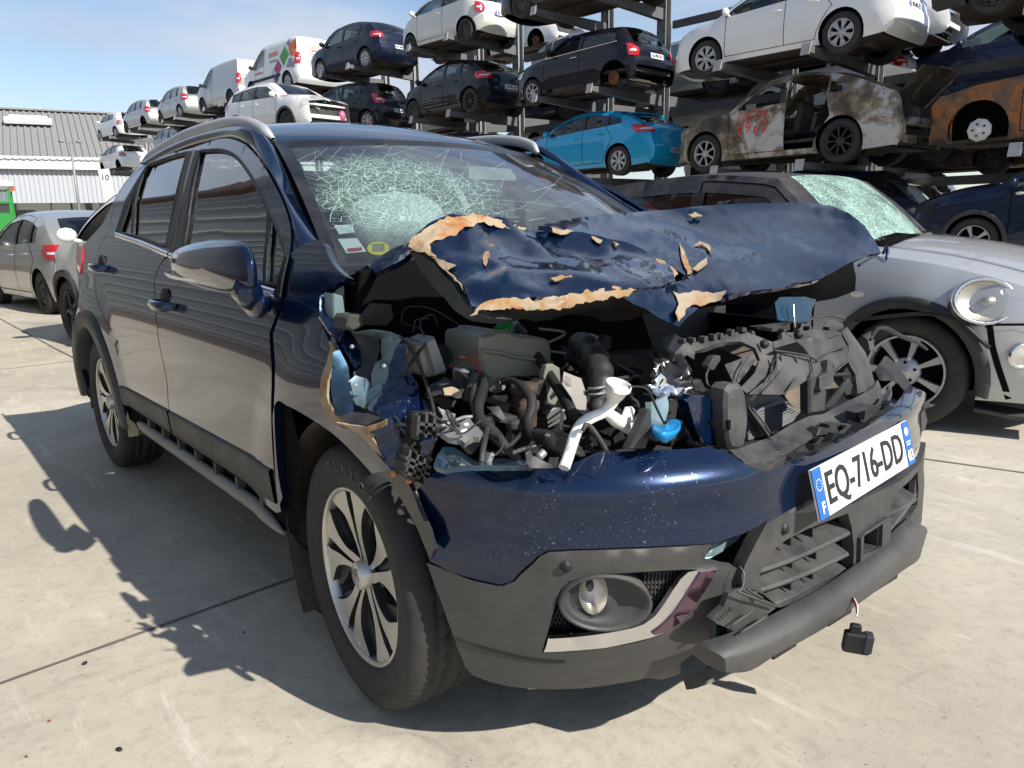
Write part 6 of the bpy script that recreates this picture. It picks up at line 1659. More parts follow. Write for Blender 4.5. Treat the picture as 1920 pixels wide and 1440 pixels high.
px_tube('coolant_hose', T3(c6, [(485, 615, .27), (560, 625, .30), (640, 665, .36), (700, 740, .40), (705, 820, .42), (680, 920, .44), (700, 1010, .47), (760, 1065, .5)]), [16, 17, 19, 19, 19, 18, 17, 15], M['hose'])
px_tube('hose_end', T3(c6, [(750, 1055, .5), (800, 1080, .51)]), [14, 13], M['copper'])
px_tube('hose_clip', T3(c6, [(470, 640, .275), (468, 600, .275), (500, 582, .28), (520, 590, .28)]), 2, M['galv'])
b = MB(); px_tube('intake_hose', T3(c6, [(1050, 340, .26), (1110, 360, .31), (1180, 440, .37), (1225, 560, .42), (1230, 680, .45), (1200, 780, .46), (1190, 900, .46)]), [46, 52, 52, 50, 46, 34, 30], M['hose'], seg=14, rib=.035)
for z in (660, 705): px_tube('hose_clamp', T3(c6, [(1135, z+12, .452), (1180, z+14, .47), (1240, z+4, .478), (1300, z-14, .46)]), 5, M['galv'])
# white filler neck
px_tube('filler_neck', T3(c6, [(1360, 652, .64), (1352, 690, .64), (1335, 735, .635), (1305, 790, .63), (1250, 850, .625), (1150, 895, .625), (1075, 950, .63), (1030, 1030, .635), (1000, 1130, .64), (950, 1270, .65)]), [38, 32, 25, 21, 21, 22, 22, 22, 21, 22], M['white'], seg=14, cap=False)
px_tube('filler_branch', T3(c6, [(1270, 850, .62), (1340, 910, .61), (1420, 960, .60), (1510, 1020, .59)]), [20, 26, 24, 24], M['white'], seg=12)
pc = pX(*c6(1358, 650), .64); vx = pX(*c6(1448, 672), .64)-pc; vy = pX(*c6(1350, 610), .56)-pc
b = MB(); rows = []
for f, d in ((1.06, -.004), (1.06, .004), (.96, .004), (.84, -.012), (.5, -.03), (.0, -.035)): rows.append([pc+vx*cos(a)*f+vy*sin(a)*f+vx.cross(vy).normalized()*d*(1 if vx.cross(vy).z > 0 else -1) for a in [2*pi*k/28 for k in range(28)]])
b.grid(rows, 0, True); b.build('filler_mouth', M['white'], hero)
slab('filler_lug', C6([(1395, 880), (1420, 815), (1465, 810), (1485, 835), (1470, 900), (1440, 960)]), .615, .006, M['white'], bev=.002)
# blue cap on its strap
pc = pX(*c6(1720, 962), .66); vx = pX(*c6(1826, 950), .66)-pc; vy = pX(*c6(1718, 915), .60)-pc; nz = vx.cross(vy); nz = nz.normalized()*(1 if nz.z > 0 else -1)
b = MB(); b.grid([[pc+vx*cos(a)*f+vy*sin(a)*f+nz*d for a in [2*pi*k/28 for k in range(28)]] for f, d in ((0, .006), (.22, .006), (.24, .001), (.8, .0), (1, .004), (1.0, -.004), (.7, -.018), (.2, -.03), (0, -.031))], 0, True); cp_ = b.build('washer_cap', M['bluecap'], hero)
b = MB(); b.lathe([(.001, .012), (.006, .012), (.007, .004)], 8, pc, 'Z'); b.build('cap_knob', M['ink'], cp_)
px_tube('cap_strap', T3(c6, [(1390, 685, .645), (1450, 660, .65), (1540, 665, .65), (1590, 700, .655), (1640, 810, .66), (1700, 935, .665)]), [3, 4, 5, 5, 5, 4], M['ink'])
# abs block and pipes
ab = slab('abs_block', C5([(800, 345), (875, 320), (1000, 550), (1035, 560), (900, 590), (870, 560)]), .20, .09, M['alu_cast'], bev=.006)
slab('abs_cover', C5([(872, 318), (940, 285), (1035, 545), (960, 575)]), .215, .07, M['galv'], parent=ab, bev=.005)
slab('abs_motor', C5([(960, 350), (1040, 360), (1075, 430), (1050, 510), (1000, 500)]), .16, .07, M['plastic_black'], nsm=3)
for L in ([(860, 280, .19), (820, 220, .15), (700, 180, .05), (705, 90, .0), (760, 60, 0), (900, 70, .02), (1050, 150, .05), (1180, 235, .08)], [(870, 300, .19), (830, 200, .12), (850, 150, .08), (930, 120, .05), (960, 200, .06)], [(1180, 230, .08), (1178, 330, .1), (1185, 380, .12)], [(780, 250, .13), (800, 160, .08), (900, 150, .05)]):
    px_tube('brake_pipe', T3(c5, L), 2.6, M['hose'])
px_tube('cable', T3(c5, [(680, 285, .18), (740, 340, .19), (800, 440, .22), (850, 560, .26), (890, 680, .30), (920, 780, .33), (940, 880, .36)]), [6, 7, 7, 7, 7, 7, 6], M['hose'])
# harness
px_tube('wiring_harness', T3(c5, [(1290, 560, .30), (1310, 640, .32), (1290, 720, .34), (1270, 800, .37), (1280, 890, .40), (1330, 960, .43), (1400, 1030, .46), (1480, 1120, .49), (1560, 1200, .52), (1590, 1270, .53)]), [9, 17, 22, 20, 20, 25, 24, 18, 16, 16], M['hose'], seg=8)
px_tube('wiring_harness', T3(c5, [(1240, 640, .31), (1225, 740, .33), (1250, 850, .37), (1290, 900, .40)]), [10, 15, 16, 14], M['hose'], seg=8)
px_tube('wiring_harness', T3(c5, [(1340, 960, .44), (1320, 1050, .47), (1300, 1150, .50), (1290, 1230, .51)]), [12, 11, 11, 11], M['hose'], seg=8)
for k, c_ in enumerate([(.5, .02, .03), (.55, .1, .2), (.4, .35, .05), (.05, .12, .45), (.5, .45, .4), (.45, .2, .04), (.02, .02, .02), (.5, .03, .03), (.1, .25, .1)]):
    e = 12*k
    px_tube('wire', T3(c5, [(1115+6*k, 432+3*k, .24), (1160+7*k, 428+4*k, .25), (1215+6*k, 460+6*k, .27), (1262+3*k, 520+5*k, .29), (1290+k, 600, .31)]), 1.9, simple('wire_%d' % k, c_, .45), seg=5)
px_tube('wire', T3(c5, [(1190, 385, .24), (1240, 410, .26), (1272, 480, .28), (1290, 580, .30)]), 2.2, M['wire_r'], seg=5)
slab('connector', C5([(1140, 535), (1165, 525), (1205, 545), (1195, 560), (1150, 552)]), .30, .01, M['white'], bev=.002)
for k in range(3): px_tube('thin_cable', T3(c5, [(1350+14*k, 1010, .47), (1420+12*k, 1020, .485), (1455, 1080+8*k, .50), (1420, 1150, .51), (1365, 1190, .515)]), 3, M['hose'], seg=6)
slab('connector', C5([(1365, 1160), (1395, 1170), (1365, 1240), (1335, 1230)]), .515, .015, M['galv'], bev=.003)
# control unit plate, brackets
patch('control_unit_plate', T3(c5, [(990, 1000, .42), (1090, 950, .41), (1200, 890, .40), (1225, 930, .42), (1300, 1000, .46), (1270, 1040, .47), (1225, 1035, .46), (1170, 1085, .47), (1140, 1060, .46), (1040, 1040, .44)]), M['alu_cast'], step=10, rim=.012)
for q in (((1135, 990), (1180, 975), (1195, 995), (1150, 1008)), ((1160, 940), (1190, 930), (1200, 948), (1172, 956))): patch('white_mark', T3(c5, [(x, y, .45) for x, y in q]), M['paper'], step=6)
px_tube('plate_edge', T3(c5, [(985, 960, .40), (1080, 920, .40), (1160, 890, .39), (1220, 885, .39)]), 7, M['galv'])
patch('cross_member', T3(c5, [(930, 1260, .50), (960, 1180, .47), (1010, 1120, .44), (1100, 1120, .44), (1200, 1190, .47), (1250, 1220, .50), (1420, 1200, .50), (1600, 1220, .54), (1700, 1240, .55), (1650, 1270, .56), (1400, 1260, .55), (1200, 1240, .54), (1000, 1270, .53)]), M['navy_in'], step=10, amp=.006, seed=4, rim=.01)
patch('torn_bracket', T3(c5, [(1420, 810, .40), (1480, 900, .42), (1450, 915, .42), (1400, 880, .41), (1330, 815, .38)]), M['plastic_dusty'], step=10, amp=.003)
slab('mount_block', C5([(1445, 890), (1530, 880), (1620, 890), (1610, 950), (1545, 965), (1440, 930)]), .40, .05, M['plastic'], bev=.005)
b = MB(); c_ = pX(*c6(650, 720), .34); b.lathe([(.001, .025), (.028, .025), (.032, .018), (.032, .004), (.027, .001), (.027, -.012), (.034, -.016), (.034, -.03), (.028, -.04), (.028, -.07)], 22, c_, 'Z'); b.build('rusty_pulley', simple('rusty_casting', (.055, .035, .025), .8, dirt=.6, dcol=(.13, .07, .04)), hero)
patch('burst_cover', T3(c5, [(900, 640, .26), (1000, 610, .25), (1110, 600, .25), (1200, 660, .28), (1170, 700, .29), (1100, 770, .31), (1000, 700, .30), (880, 740, .30)]), M['plastic_dusty'], step=9, amp=.012, ns=20, seed=7)
patch('rust_scrap', T3(c5, [(1010, 665, .30), (1080, 660, .30), (1115, 700, .31), (1060, 720, .31), (1020, 710, .31)]), M['rustpaint'], step=6, amp=.006, ns=40)
patch('torn_bracket', T3(c5, [(970, 800, .36), (1010, 830, .36), (1085, 880, .38), (1070, 925, .39), (990, 905, .38), (1000, 870, .37)]), M['alu_cast'], step=8, amp=.008, ns=20, seed=11)
lb = patch('label_sheet', T3(c6, [(945, 548, .40), (1010, 575, .41), (1075, 600, .42), (1110, 690, .44), (1125, 765, .46), (1115, 835, .47), (1050, 830, .46), (1010, 740, .44), (935, 640, .42)]), simple('dusty_label', (.30, .28, .25), .8, dirt=.5, dcol=(.12, .11, .10)), step=8, amp=.002)
for k in range(7): px_tube('label_print', T3(c6, [(952+k*2, 580+12*k, .424), (1000+k*2, 600+12*k, .428)]), .8, M['ink'], parent=lb, seg=4)
slab('reservoir_neck', C6([(800, 590), (820, 500), (870, 490), (920, 520), (925, 640), (950, 790), (900, 810), (830, 790)]), .33, .02, M['tank'], bev=.004)
px_tube('corrugated_duct', T3(c6, [(560, 1160, .56), (640, 1130, .56), (720, 1110, .57), (790, 1085, .57), (840, 1060, .57)]), 10, M['hose'], rib=.008)
px_tube('corrugated_duct', T3(c6, [(945, 830, .5), (935, 900, .5), (920, 990, .5)]), 8, M['galv'], rib=.008)
slab('sensor_body', C6([(820, 1030), (870, 1005), (1000, 1030), (1080, 1040), (1085, 1090), (1010, 1110), (990, 1180), (930, 1165), (850, 1110)]), .60, .05, M['plastic_black'], bev=.008, nsm=2)
px_tube('silver_cylinder', T3(c6, [(800, 1150, .6), (760, 1190, .6)]), 16, M['galv'])
patch('small_bracket', T3(c6, [(665, 1150, .60), (700, 1130, .60), (720, 1170, .61), (860, 1240, .63), (880, 1265, .63), (700, 1265, .62), (670, 1230, .61)]), M['plastic'], step=8, amp=.002, rim=.01)
px_tube('hook_arm', T3(c6, [(1090, 990, .66), (1110, 950, .66), (1150, 960, .66), (1210, 1040, .67), (1270, 1140, .68)]), [8, 9, 9, 9, 9], M['plastic'])
slab('connector', C6([(1020, 1150), (1060, 1090), (1085, 1110), (1120, 1180), (1080, 1190)]), .66, .02, M['lens'], bev=.003)
slab('side_support', C6([(1440, 1130), (1500, 1010), (1580, 830), (1605, 830), (1612, 1000), (1560, 1130)]), .66, .02, M['plastic'], bev=.004)
patch('bright_bracket', T3(c6, [(1590, 780, .63), (1640, 760, .62), (1690, 735, .62), (1730, 745, .62), (1735, 850, .63), (1710, 920, .64), (1650, 1080, .64), (1620, 1060, .64), (1600, 930, .64)]), M['primer_blue'], step=9, amp=.006, ns=22, rim=.012)
patch('crumpled_shield', T3(c6, [(1560, 540, .52), (1600, 490, .52), (1690, 450, .52), (1780, 470, .53), (1830, 430, .54), (1900, 520, .56), (1870, 600, .57), (1850, 740, .58), (1790, 745, .58), (1740, 690, .57), (1640, 720, .57), (1560, 700, .55), (1600, 640, .54)]), M['gloss_black'], step=7, amp=.022, ns=26, seed=21, rim=.004)
patch('crumpled_shield', T3(c6, [(1580, 640, .56), (1660, 600, .56), (1740, 640, .57), (1840, 690, .59), (1850, 740, .59), (1760, 730, .58), (1650, 745, .58)]), M['chrome'], step=6, amp=.014, ns=40, seed=31, rim=.003)
rnd = random.Random(11)
for k in range(70):   # clutter of pipes and housings deep in the bay
    u, v = rnd.uniform(760, 1330), rnd.uniform(640, 850); X = rnd.uniform(.0, .32)+(.15 if v > 760 else 0)
    if 820 < u < 1050 and v < 720: X = rnd.uniform(0, .12)
    if k % 2:
        b = MB(); p = pX(u, v, X); b.box(p, (rnd.uniform(.02, .08), rnd.uniform(.02, .09), rnd.uniform(.015, .07)), Matrix.Rotation(rnd.uniform(-.8, .8), 3, 'X')@Matrix.Rotation(rnd.uniform(-.6, .6), 3, 'Z'), bev=.006); b.build('engine_housing', M[rnd.choice(['plastic_black', 'plastic_black', 'plastic', 'alu_cast'])], hero)
    else:
        L = [(u, v, X)]
        for j in range(3): L.append((L[-1][0]+rnd.uniform(-50, 50), L[-1][1]+rnd.uniform(-30, 45), X+rnd.uniform(-.04, .05)))
        px_tube('engine_pipe', L, rnd.uniform(4, 10), M[rnd.choice(['hose', 'plastic_black', 'hose', 'galv'])], seg=6)
slab('engine_block', C6([(380, 720), (900, 700), (1300, 760), (1500, 900), (1450, 1130), (900, 1200), (500, 1150)]), .22, .2, M['plastic_black'], bev=.02)
slab('battery_tray', C6([(900, 330), (1000, 380), (1100, 400), (1400, 420), (1800, 400), (1700, 640), (1300, 620), (950, 540)]), .12, .1, M['plastic_black'], bev=.02)
# ------------------------------------------------------------------ bonnet, folded in creases
H1 = [(1010, 425, .16), (1040, 416, .09), (1075, 410, .02), (1190, 396, .0), (1290, 389, .05), (1385, 383, .11), (1450, 381, .15), (1500, 380, .18), (1560, 388, .27), (1590, 400, .35), (1620, 424, .41), (1640, 452, .45), (1652, 474, .48), (1628, 478, .49), (1600, 490, .50), (1570, 506, .51), (1540, 523, .52), (1450, 540, .53), (1400, 545, .53), (1366, 553, .52), (1345, 562, .50), (1310, 545, .46), (1290, 523, .42), (1266, 506, .37), (1243, 490, .33), (1205, 470, .27), (1170, 455, .22), (1130, 446, .19), (1090, 437, .16)]
patch('bonnet', H1, M['navy_clean'], step=9, amp=.0, ridge=.012, rns=2.6, ns=4, seed=1, rim=.012, lap=45, inner=[(1200, 430, .13), (1300, 450, .25), (1400, 450, .33), (1500, 440, .37), (1430, 500, .45), (1330, 500, .38), (1130, 425, .08), (1250, 410, .08), (1560, 470, .46)], back=M['dark'])
H2 = [(880, 405, .20), (930, 412, .19), (970, 421, .175), (1010, 425, .16), (1090, 437, .16), (1130, 446, .19), (1170, 455, .22), (1205, 470, .27), (1243, 490, .33), (1260, 512, .40), (1264, 530, .46), (1240, 540, .50), (1195, 545, .51), (1150, 548, .505), (1100, 555, .50), (1050, 562, .50), (1000, 565, .50), (960, 570, .50), (915, 578, .50), (885, 578, .50), (872, 548, .43), (850, 512, .36), (825, 490, .31), (800, 474, .26), (768, 458, .20), (782, 440, .20), (805, 424, .195), (845, 408, .195)]
bn2 = patch('bonnet', H2, M['navy_clean'], step=7, amp=.004, ridge=.034, rns=4.2, ns=3.4, seed=6, rim=.010, lap=8, inner=[(880, 440, .30), (930, 470, .36), (910, 500, .37), (960, 520, .47), (1000, 480, .34), (1080, 490, .39), (1150, 500, .42), (1040, 520, .45), (850, 450, .24), (1100, 520, .47), (900, 540, .46), (1190, 500, .40), (960, 450, .26), (1010, 455, .26)], back=M['dark'])
patch('bonnet_side', [(660, 516, -.14), (685, 500, -.10), (712, 480, -.05), (745, 462, .08), (768, 455, .19), (775, 470, .21), (756, 486, .15), (722, 503, .05), (690, 520, -.08)], M['navy'], step=10, rim=.015)
hi = patch('bonnet_inner', [(768, 472, .20), (790, 478, .24), (812, 494, .285), (845, 528, .36), (872, 565, .45), (890, 590, .50), (960, 598, .49), (940, 606, .48), (885, 600, .46), (850, 578, .39), (815, 540, .29), (790, 508, .20)], simple('dark_primer', (.022, .027, .026), .6, dirt=.12, dcol=(.08, .08, .07)), step=10, amp=.004, rim=.012)
patch('bonnet_inner', [(890, 580, .49), (960, 575, .49), (1050, 578, .49), (1110, 562, .495), (1195, 547, .50), (1225, 585, .48), (1180, 600, .38), (1090, 594, .36), (1010, 600, .36), (940, 606, .42)], M['plastic_black'], step=12, amp=.010, ns=9, seed=3)
patch('bonnet_nose', [(1150, 548, .505), (1195, 545, .51), (1240, 540, .50), (1264, 530, .46), (1290, 523, .43), (1320, 548, .47), (1310, 575, .51), (1288, 598, .54), (1274, 612, .55), (1258, 606, .54), (1225, 590, .53), (1190, 572, .515)], M['navy_clean'], step=9, amp=.006, ns=9, seed=8, inner=[(1255, 570, .54), (1220, 560, .53)])
patch('bonnet_lip', [(1345, 562, .50), (1366, 553, .52), (1450, 541, .525), (1540, 524, .52), (1600, 491, .50), (1606, 515, .50), (1604, 546, .48), (1570, 560, .46), (1500, 572, .44), (1420, 572, .43), (1360, 572, .44), (1310, 580, .47), (1320, 562, .46)], M['dark'], step=12, amp=.004)
px_tube('bonnet_seal', [(1655, 476, .485), (1664, 462, .49), (1660, 490, .5), (1640, 482, .5), (1610, 498, .505)], [5, 6, 5, 5, 5], M['navy'])
patch('bonnet_catch', T3(c7, [(868, 95, .52), (900, 60, .52), (1060, 55, .53), (1135, 75, .53), (1100, 150, .54), (1080, 215, .55), (985, 220, .55), (890, 205, .54)]), M['navy_in'], step=9, amp=.002, rim=.006)
px_tube('catch_pin', T3(c7, [(985, 90, .545), (990, 200, .56), (995, 255, .56)]), 4, M['chrome'])
frn = random.Random(3)
def jag(L, j=2.2, st=7):
    out = []; n = len(L)
    for i in range(n):
        a, c = L[i], L[(i+1) % n]; l = hypot(c[0]-a[0], c[1]-a[1]); k = max(1, int(l/st))
        for q in range(k):
            t_ = q/k; jj = j if q else j*.4; out.append((a[0]+(c[0]-a[0])*t_+frn.uniform(-jj, jj), a[1]+(c[1]-a[1])*t_+frn.uniform(-jj, jj), a[2]+(c[2]-a[2])*t_))
    return out
def hoodX(u, v):
    q = sorted(HOOD, key=lambda h: (h[0]-u)**2+(h[1]-v)**2)[:6]; w = [1/((h[0]-u)**2+(h[1]-v)**2+4) for h in q]
    return sum(h[2]*k for h, k in zip(q, w))/sum(w)
def flake(L, par=bn2, amp=.002, step=6, m='rustpaint'): return patch('flaked_edge', [(a, c, hoodX(a, c)+.012) for a, c, X in jag(L)], M[m], par, step=step, amp=amp, ns=50, lap=2, rim=.001)
flake([(764, 461, .118), (784, 437, .10), (806, 421, .085), (845, 405, .075), (885, 401, .075), (935, 410, .085), (968, 421, .10), (955, 430, .11), (925, 422, .11), (895, 418, .11), (870, 426, .13), (856, 440, .13), (832, 447, .13), (806, 455, .13), (806, 468, .14), (818, 480, .16), (795, 474, .14), (775, 470, .13)], amp=.004, m='rustorange')
flake([(808, 480, .15), (840, 492, .19), (855, 498, .21), (840, 506, .205), (862, 530, .24), (872, 550, .265), (858, 530, .24), (836, 508, .2), (820, 494, .17)])
flake([(884, 592, .305), (892, 578, .30), (908, 566, .30), (932, 560, .32), (965, 557, .34), (1005, 562, .37), (1040, 559, .39), (1080, 550, .405), (1130, 541, .42), (1198, 540, .43), (1180, 554, .435), (1120, 562, .425), (1062, 577, .40), (1010, 582, .38), (950, 578, .35), (905, 582, .315)], amp=.006)
flake([(960, 576, .375), (1000, 566, .375), (1030, 557, .39), (1070, 551, .40), (1062, 566, .40), (1015, 578, .385), (970, 580, .36)], m='rustorange')
0 and flake([(892, 512, .22), (920, 520, .26), (940, 530, .30), (956, 538, .33), (945, 546, .34), (925, 540, .31), (905, 544, .29), (890, 536, .25), (902, 526, .25)])
flake([(905, 478, .2), (918, 470, .2), (914, 492, .22), (910, 500, .22)])
flake([(1228, 484, .285), (1246, 490, .31), (1272, 512, .37), (1264, 521, .38), (1250, 505, .34)])
flake([(1034, 428, .118), (1078, 432, .14), (1060, 440, .15), (1036, 436, .13)]); flake([(972, 424, .105), (986, 427, .11), (984, 432, .11), (974, 430, .11)]); flake([(1108, 443, .16), (1130, 450, .18), (1124, 456, .185), (1112, 448, .17)]); flake([(1150, 452, .19), (1160, 458, .2), (1154, 462, .2)])
flake([(1262, 545, .43), (1275, 552, .435), (1300, 546, .43), (1345, 548, .44), (1362, 545, .46), (1352, 562, .46), (1322, 572, .46), (1296, 572, .46), (1283, 590, .50), (1272, 604, .505), (1266, 585, .49), (1272, 570, .46)])
for L in ([(1275, 455, .28), (1282, 468, .30), (1298, 510, .39), (1290, 514, .39), (1280, 490, .34), (1276, 470, .3)], [(1302, 460, .31), (1312, 452, .30), (1330, 460, .33), (1334, 476, .36), (1328, 468, .345), (1316, 458, .32)], [(1296, 504, .38), (1312, 492, .37), (1326, 482, .37), (1326, 492, .38), (1308, 508, .40)], [(1290, 402, .06), (1298, 401, .06), (1303, 397, .06), (1309, 401, .06), (1317, 404, .07), (1307, 406, .08), (1298, 406, .08)], [(1032, 521, .35), (1060, 514, .36), (1090, 519, .38), (1062, 520, .37), (1040, 526, .37)]):
    patch('bare_scrape', [(a, c, hoodX(a, c)+.016) for a, c, X in jag(L, 1.2, 5)], M['rustpaint'], bn2, step=6)
# ------------------------------------------------------------------ front bumper on its own surface: y across, z up
def cpl(y): return slut(abs(y), [0, .2, .35, .5, .65, .76, .84, .90], [0, .010, .033, .085, .170, .275, .40, .55])
BZ = [.16, .20, .25, .32, .40, .47, .515, .525, .545, .565, .60, .645, .675, .695, .715, .74, .80]
BX = [.62, .680, .715, .745, .768, .778, .782, .786, .793, .792, .787, .791, .796, .788, .765, .735, .66]
def bs_(y, z, off=0):
    x = slut(z, BZ, BX)-cpl(y)*(1 if y < 0 else .52)-(.065 if y < 0 else .038)*y
    return V((x+off, y, z))
def make_inv(fn, y0, y1, z0, z1):
    grid = [(proj(fn(y*.04, z*.02)), y*.04, z*.02) for y in range(int(y0/.04), int(y1/.04)+1) for z in range(int(z0/.02), int(z1/.02)+1)]
    def inv(pts, g=None):
        out = []
        for p in pts:
            best = min(grid, key=lambda q: (q[0][0]-p[0])**2+(q[0][1]-p[1])**2)
            y, z = best[1], best[2]; sy, sz = .022, .012; cur = 1e18
            for _ in range(60):       # shrinking pattern search, safe on the folded ledge
                hit = False
                for dy, dz in ((sy, 0), (-sy, 0), (0, sz), (0, -sz), (sy, sz), (-sy, -sz), (sy, -sz), (-sy, sz), (0, 0)):
                    q = proj(fn(y+dy, z+dz)); d = (q[0]-p[0])**2+(q[1]-p[1])**2
                    if d < cur-1e-9: cur = d; nb = (y+dy, z+dz); hit = True
                if hit: y, z = nb
                else: sy *= .5; sz *= .5
                if cur < .02: break
            out.append((y, z))
        return out
    return inv
B_ = make_inv(bs_, -.84, .80, .16, .76)
def gs_(y, z, off=0): return V((.788-cpl(y)*(.9 if y < 0 else .42)-(.065 if y < 0 else .030)*y+.02*max(0, .45-z)+off, y, z))
G_ = make_inv(gs_, -.48, .84, .14, .76)
def bpanel(name, pxs, mat, holes=(), step=.03, off=0, rim=.015, parent=None, g=(-.4, .5), raw=False, iv=None, fn=None):
    iv = iv or B_; fn = fn or bs_
    q = pxs if raw else iv(pxs); hq = [h if raw else iv(h) for h in holes]
    P2, T = cdt(q, hq, step); P = [fn(y, z, off) for y, z in P2]; b = MB(); sheet(b, P, T, orient(P, T), rim); return b.build(name, mat, parent or bump_)
bump_ = hero
up_top = [(773, 926), (800, 897), (826, 870), (852, 848), (880, 864), (920, 873), (970, 877), (1020, 878), (1057, 875), (1090, 862), (1120, 848), (1195, 845), (1295, 841), (1328, 837), (1363, 848), (1404, 875), (1454, 888), (1492, 871), (1521, 855), (1579, 826), (1637, 793), (1676, 762), (1694, 742), (1706, 722)]
up_right = [(1726, 750), (1736, 800), (1732, 850)]
up_low = [(1700, 885), (1600, 935), (1511, 962), (1475, 965), (1434, 979), (1395, 1000), (1334, 1019), (1250, 1023), (1173, 1026), (1080, 1029), (1028, 1032), (1008, 1042), (986, 1062), (962, 1088), (940, 1096), (885, 1084), (840, 1072), (826, 1062), (806, 1052), (796, 1020), (786, 975)]
bump_up = bpanel('front_bumper', up_top+up_right+up_low, M['navy'], step=.025)
low = [(800, 1056), (826, 1066), (885, 1090), (940, 1101), (965, 1091), (990, 1066), (1010, 1046), (1028, 1036), (1080, 1033), (1173, 1030), (1250, 1027), (1334, 1022), (1310, 1056), (1345, 1058), (1368, 1064), (1383, 1066), (1384, 1090), (1372, 1115), (1350, 1140), (1336, 1160), (1330, 1175), (1330, 1200), (1300, 1225), (1275, 1245), (1250, 1262), (1216, 1271), (1150, 1283), (1088, 1291), (1020, 1292), (960, 1288), (920, 1279), (886, 1266), (872, 1250), (856, 1210), (838, 1160), (818, 1105)]
fog = C8([(196, 520), (215, 478), (250, 446), (330, 424), (440, 412), (560, 404), (660, 398), (745, 394), (890, 388), (885, 410), (850, 470), (780, 560), (700, 650), (640, 690), (560, 715), (400, 738), (250, 750), (132, 754), (150, 690), (175, 600)])
bump_lo = bpanel('lower_bumper', low, M['clad'], holes=[fog], step=.025, rim=.025)
# dark crease across the corner
q = B_([(852, 1196), (900, 1212), (950, 1226), (1000, 1236), (1060, 1240)]); b = MB(); ribbon(b, [bs_(*a) for a in densify(q, .03, False)], V((.6, -.75, .1)).normalized(), .006, lift=.002); b.build('moulded_crease', M['plastic_black'], bump_lo)
# fog lamp pocket
fq = B_(fog); W = densify(fq, .03); n = len(W); vs = [bs_(*p) for p in W]; inn = V((-.055, .03, 0)); b = MB()
b.add(vs+[p+inn for p in vs], [(i, (i+1) % n, n+(i+1) % n, n+i) for i in range(n)], 0, False); P2, T = cdt(fq, (), .04); P = [bs_(y, z)+inn for y, z in P2]; sheet(b, P, T, orient(P, T), 0); pk = b.build('fog_pocket', M['plastic_black'], bump_lo)
# honeycomb mesh in the pocket
b = MB()
for r in range(9):
    for c in range(16):
        x, y = 640+c*17+(8 if r % 2 else 0)-r*10, 405+r*22
        if pip(*c8(x, y), fog) and not (x < 610 and y < 650 and (x-400)**2/215**2+(y-535)**2/125**2 < 1):
            q = B_([c8(x, y)])[0]; p = bs_(*q)+inn*.55; b.tube([p+V((.0, .0085*cos(a), .0085*sin(a))) for a in [pi/6+2*pi*k/6 for k in range(6)]], .0016, 4, close=True)
b.build('honeycomb', M['plastic'], pk); b = MB()
for r in range(4):
    for c in range(6):
        x, y = 160+c*18+(9 if r % 2 else 0), 610+r*20
        if pip(*c8(x, y), fog): q = B_([c8(x, y)])[0]; p = bs_(*q)+inn*.6; b.tube([p+V((.0, .0085*cos(a), .0085*sin(a))) for a in [pi/6+2*pi*k/6 for k in range(6)]], .0016, 4, close=True)
b.build('honeycomb', M['plastic'], pk)
# bowl round the lamp
fc = B_([c8(405, 535)])[0]; cF = bs_(*fc); axd = V((.82, -.56, -.02)).normalized(); R_ = axd.to_track_quat('Z', 'Y').to_matrix()
e1 = (bs_(*B_([c8(612, 520)])[0])-cF).length; 
rim_ = [bs_(*p) for p in B_([c8(408+205*cos(a), 538+122*sin(a)) for a in [2*pi*k/36 for k in range(36)]])]
c_ = sum(rim_, V())/36; lens_c = bs_(*B_([c8(372, 528)])[0])+V((-.03, .015, 0))
rl = [bs_(*p)+V((-.022, .012, 0)) for p in B_([c8(374+66*cos(a), 526+96*sin(a)) for a in [2*pi*k/36 for k in range(36)]])]
b = MB(); rows = [[p+V((-.03, .02, 0))+(p-c_)*.02 for p in rim_], [p+V((.006, -.004, 0)) for p in rim_], [c_+(p-c_)*.93+V((.006, -.004, 0)) for p in rim_], [c_+(p-c_)*.86+V((-.004, .0, 0)) for p in rim_]]
mid = [a.lerp(c, .55)+V((-.012, .008, 0)) for a, c in zip(rows[-1], rl)]
rows += [mid, rl]; b.grid([r for r in rows], 0, True); bw = b.build('lamp_bowl', M['plastic'], pk)
cc_ = sum(rl, V())/36; b = MB(); b.grid([[cc_+(p-cc_)*f+axd*h for p in rl] for f, h in ((1, .0), (.9, .012), (.6, .022), (.3, .027), (0, .028))], 0, True); fl_ = b.build('fog_lamp', M['lens'], pk)
b = MB(); b.grid([[cc_+(p-cc_)*f+axd*h for p in rl] for f, h in ((.98, -.002), (.8, -.02), (.45, -.035), (0, -.04))], 0, True); b.build('reflector', M['alu'], fl_)
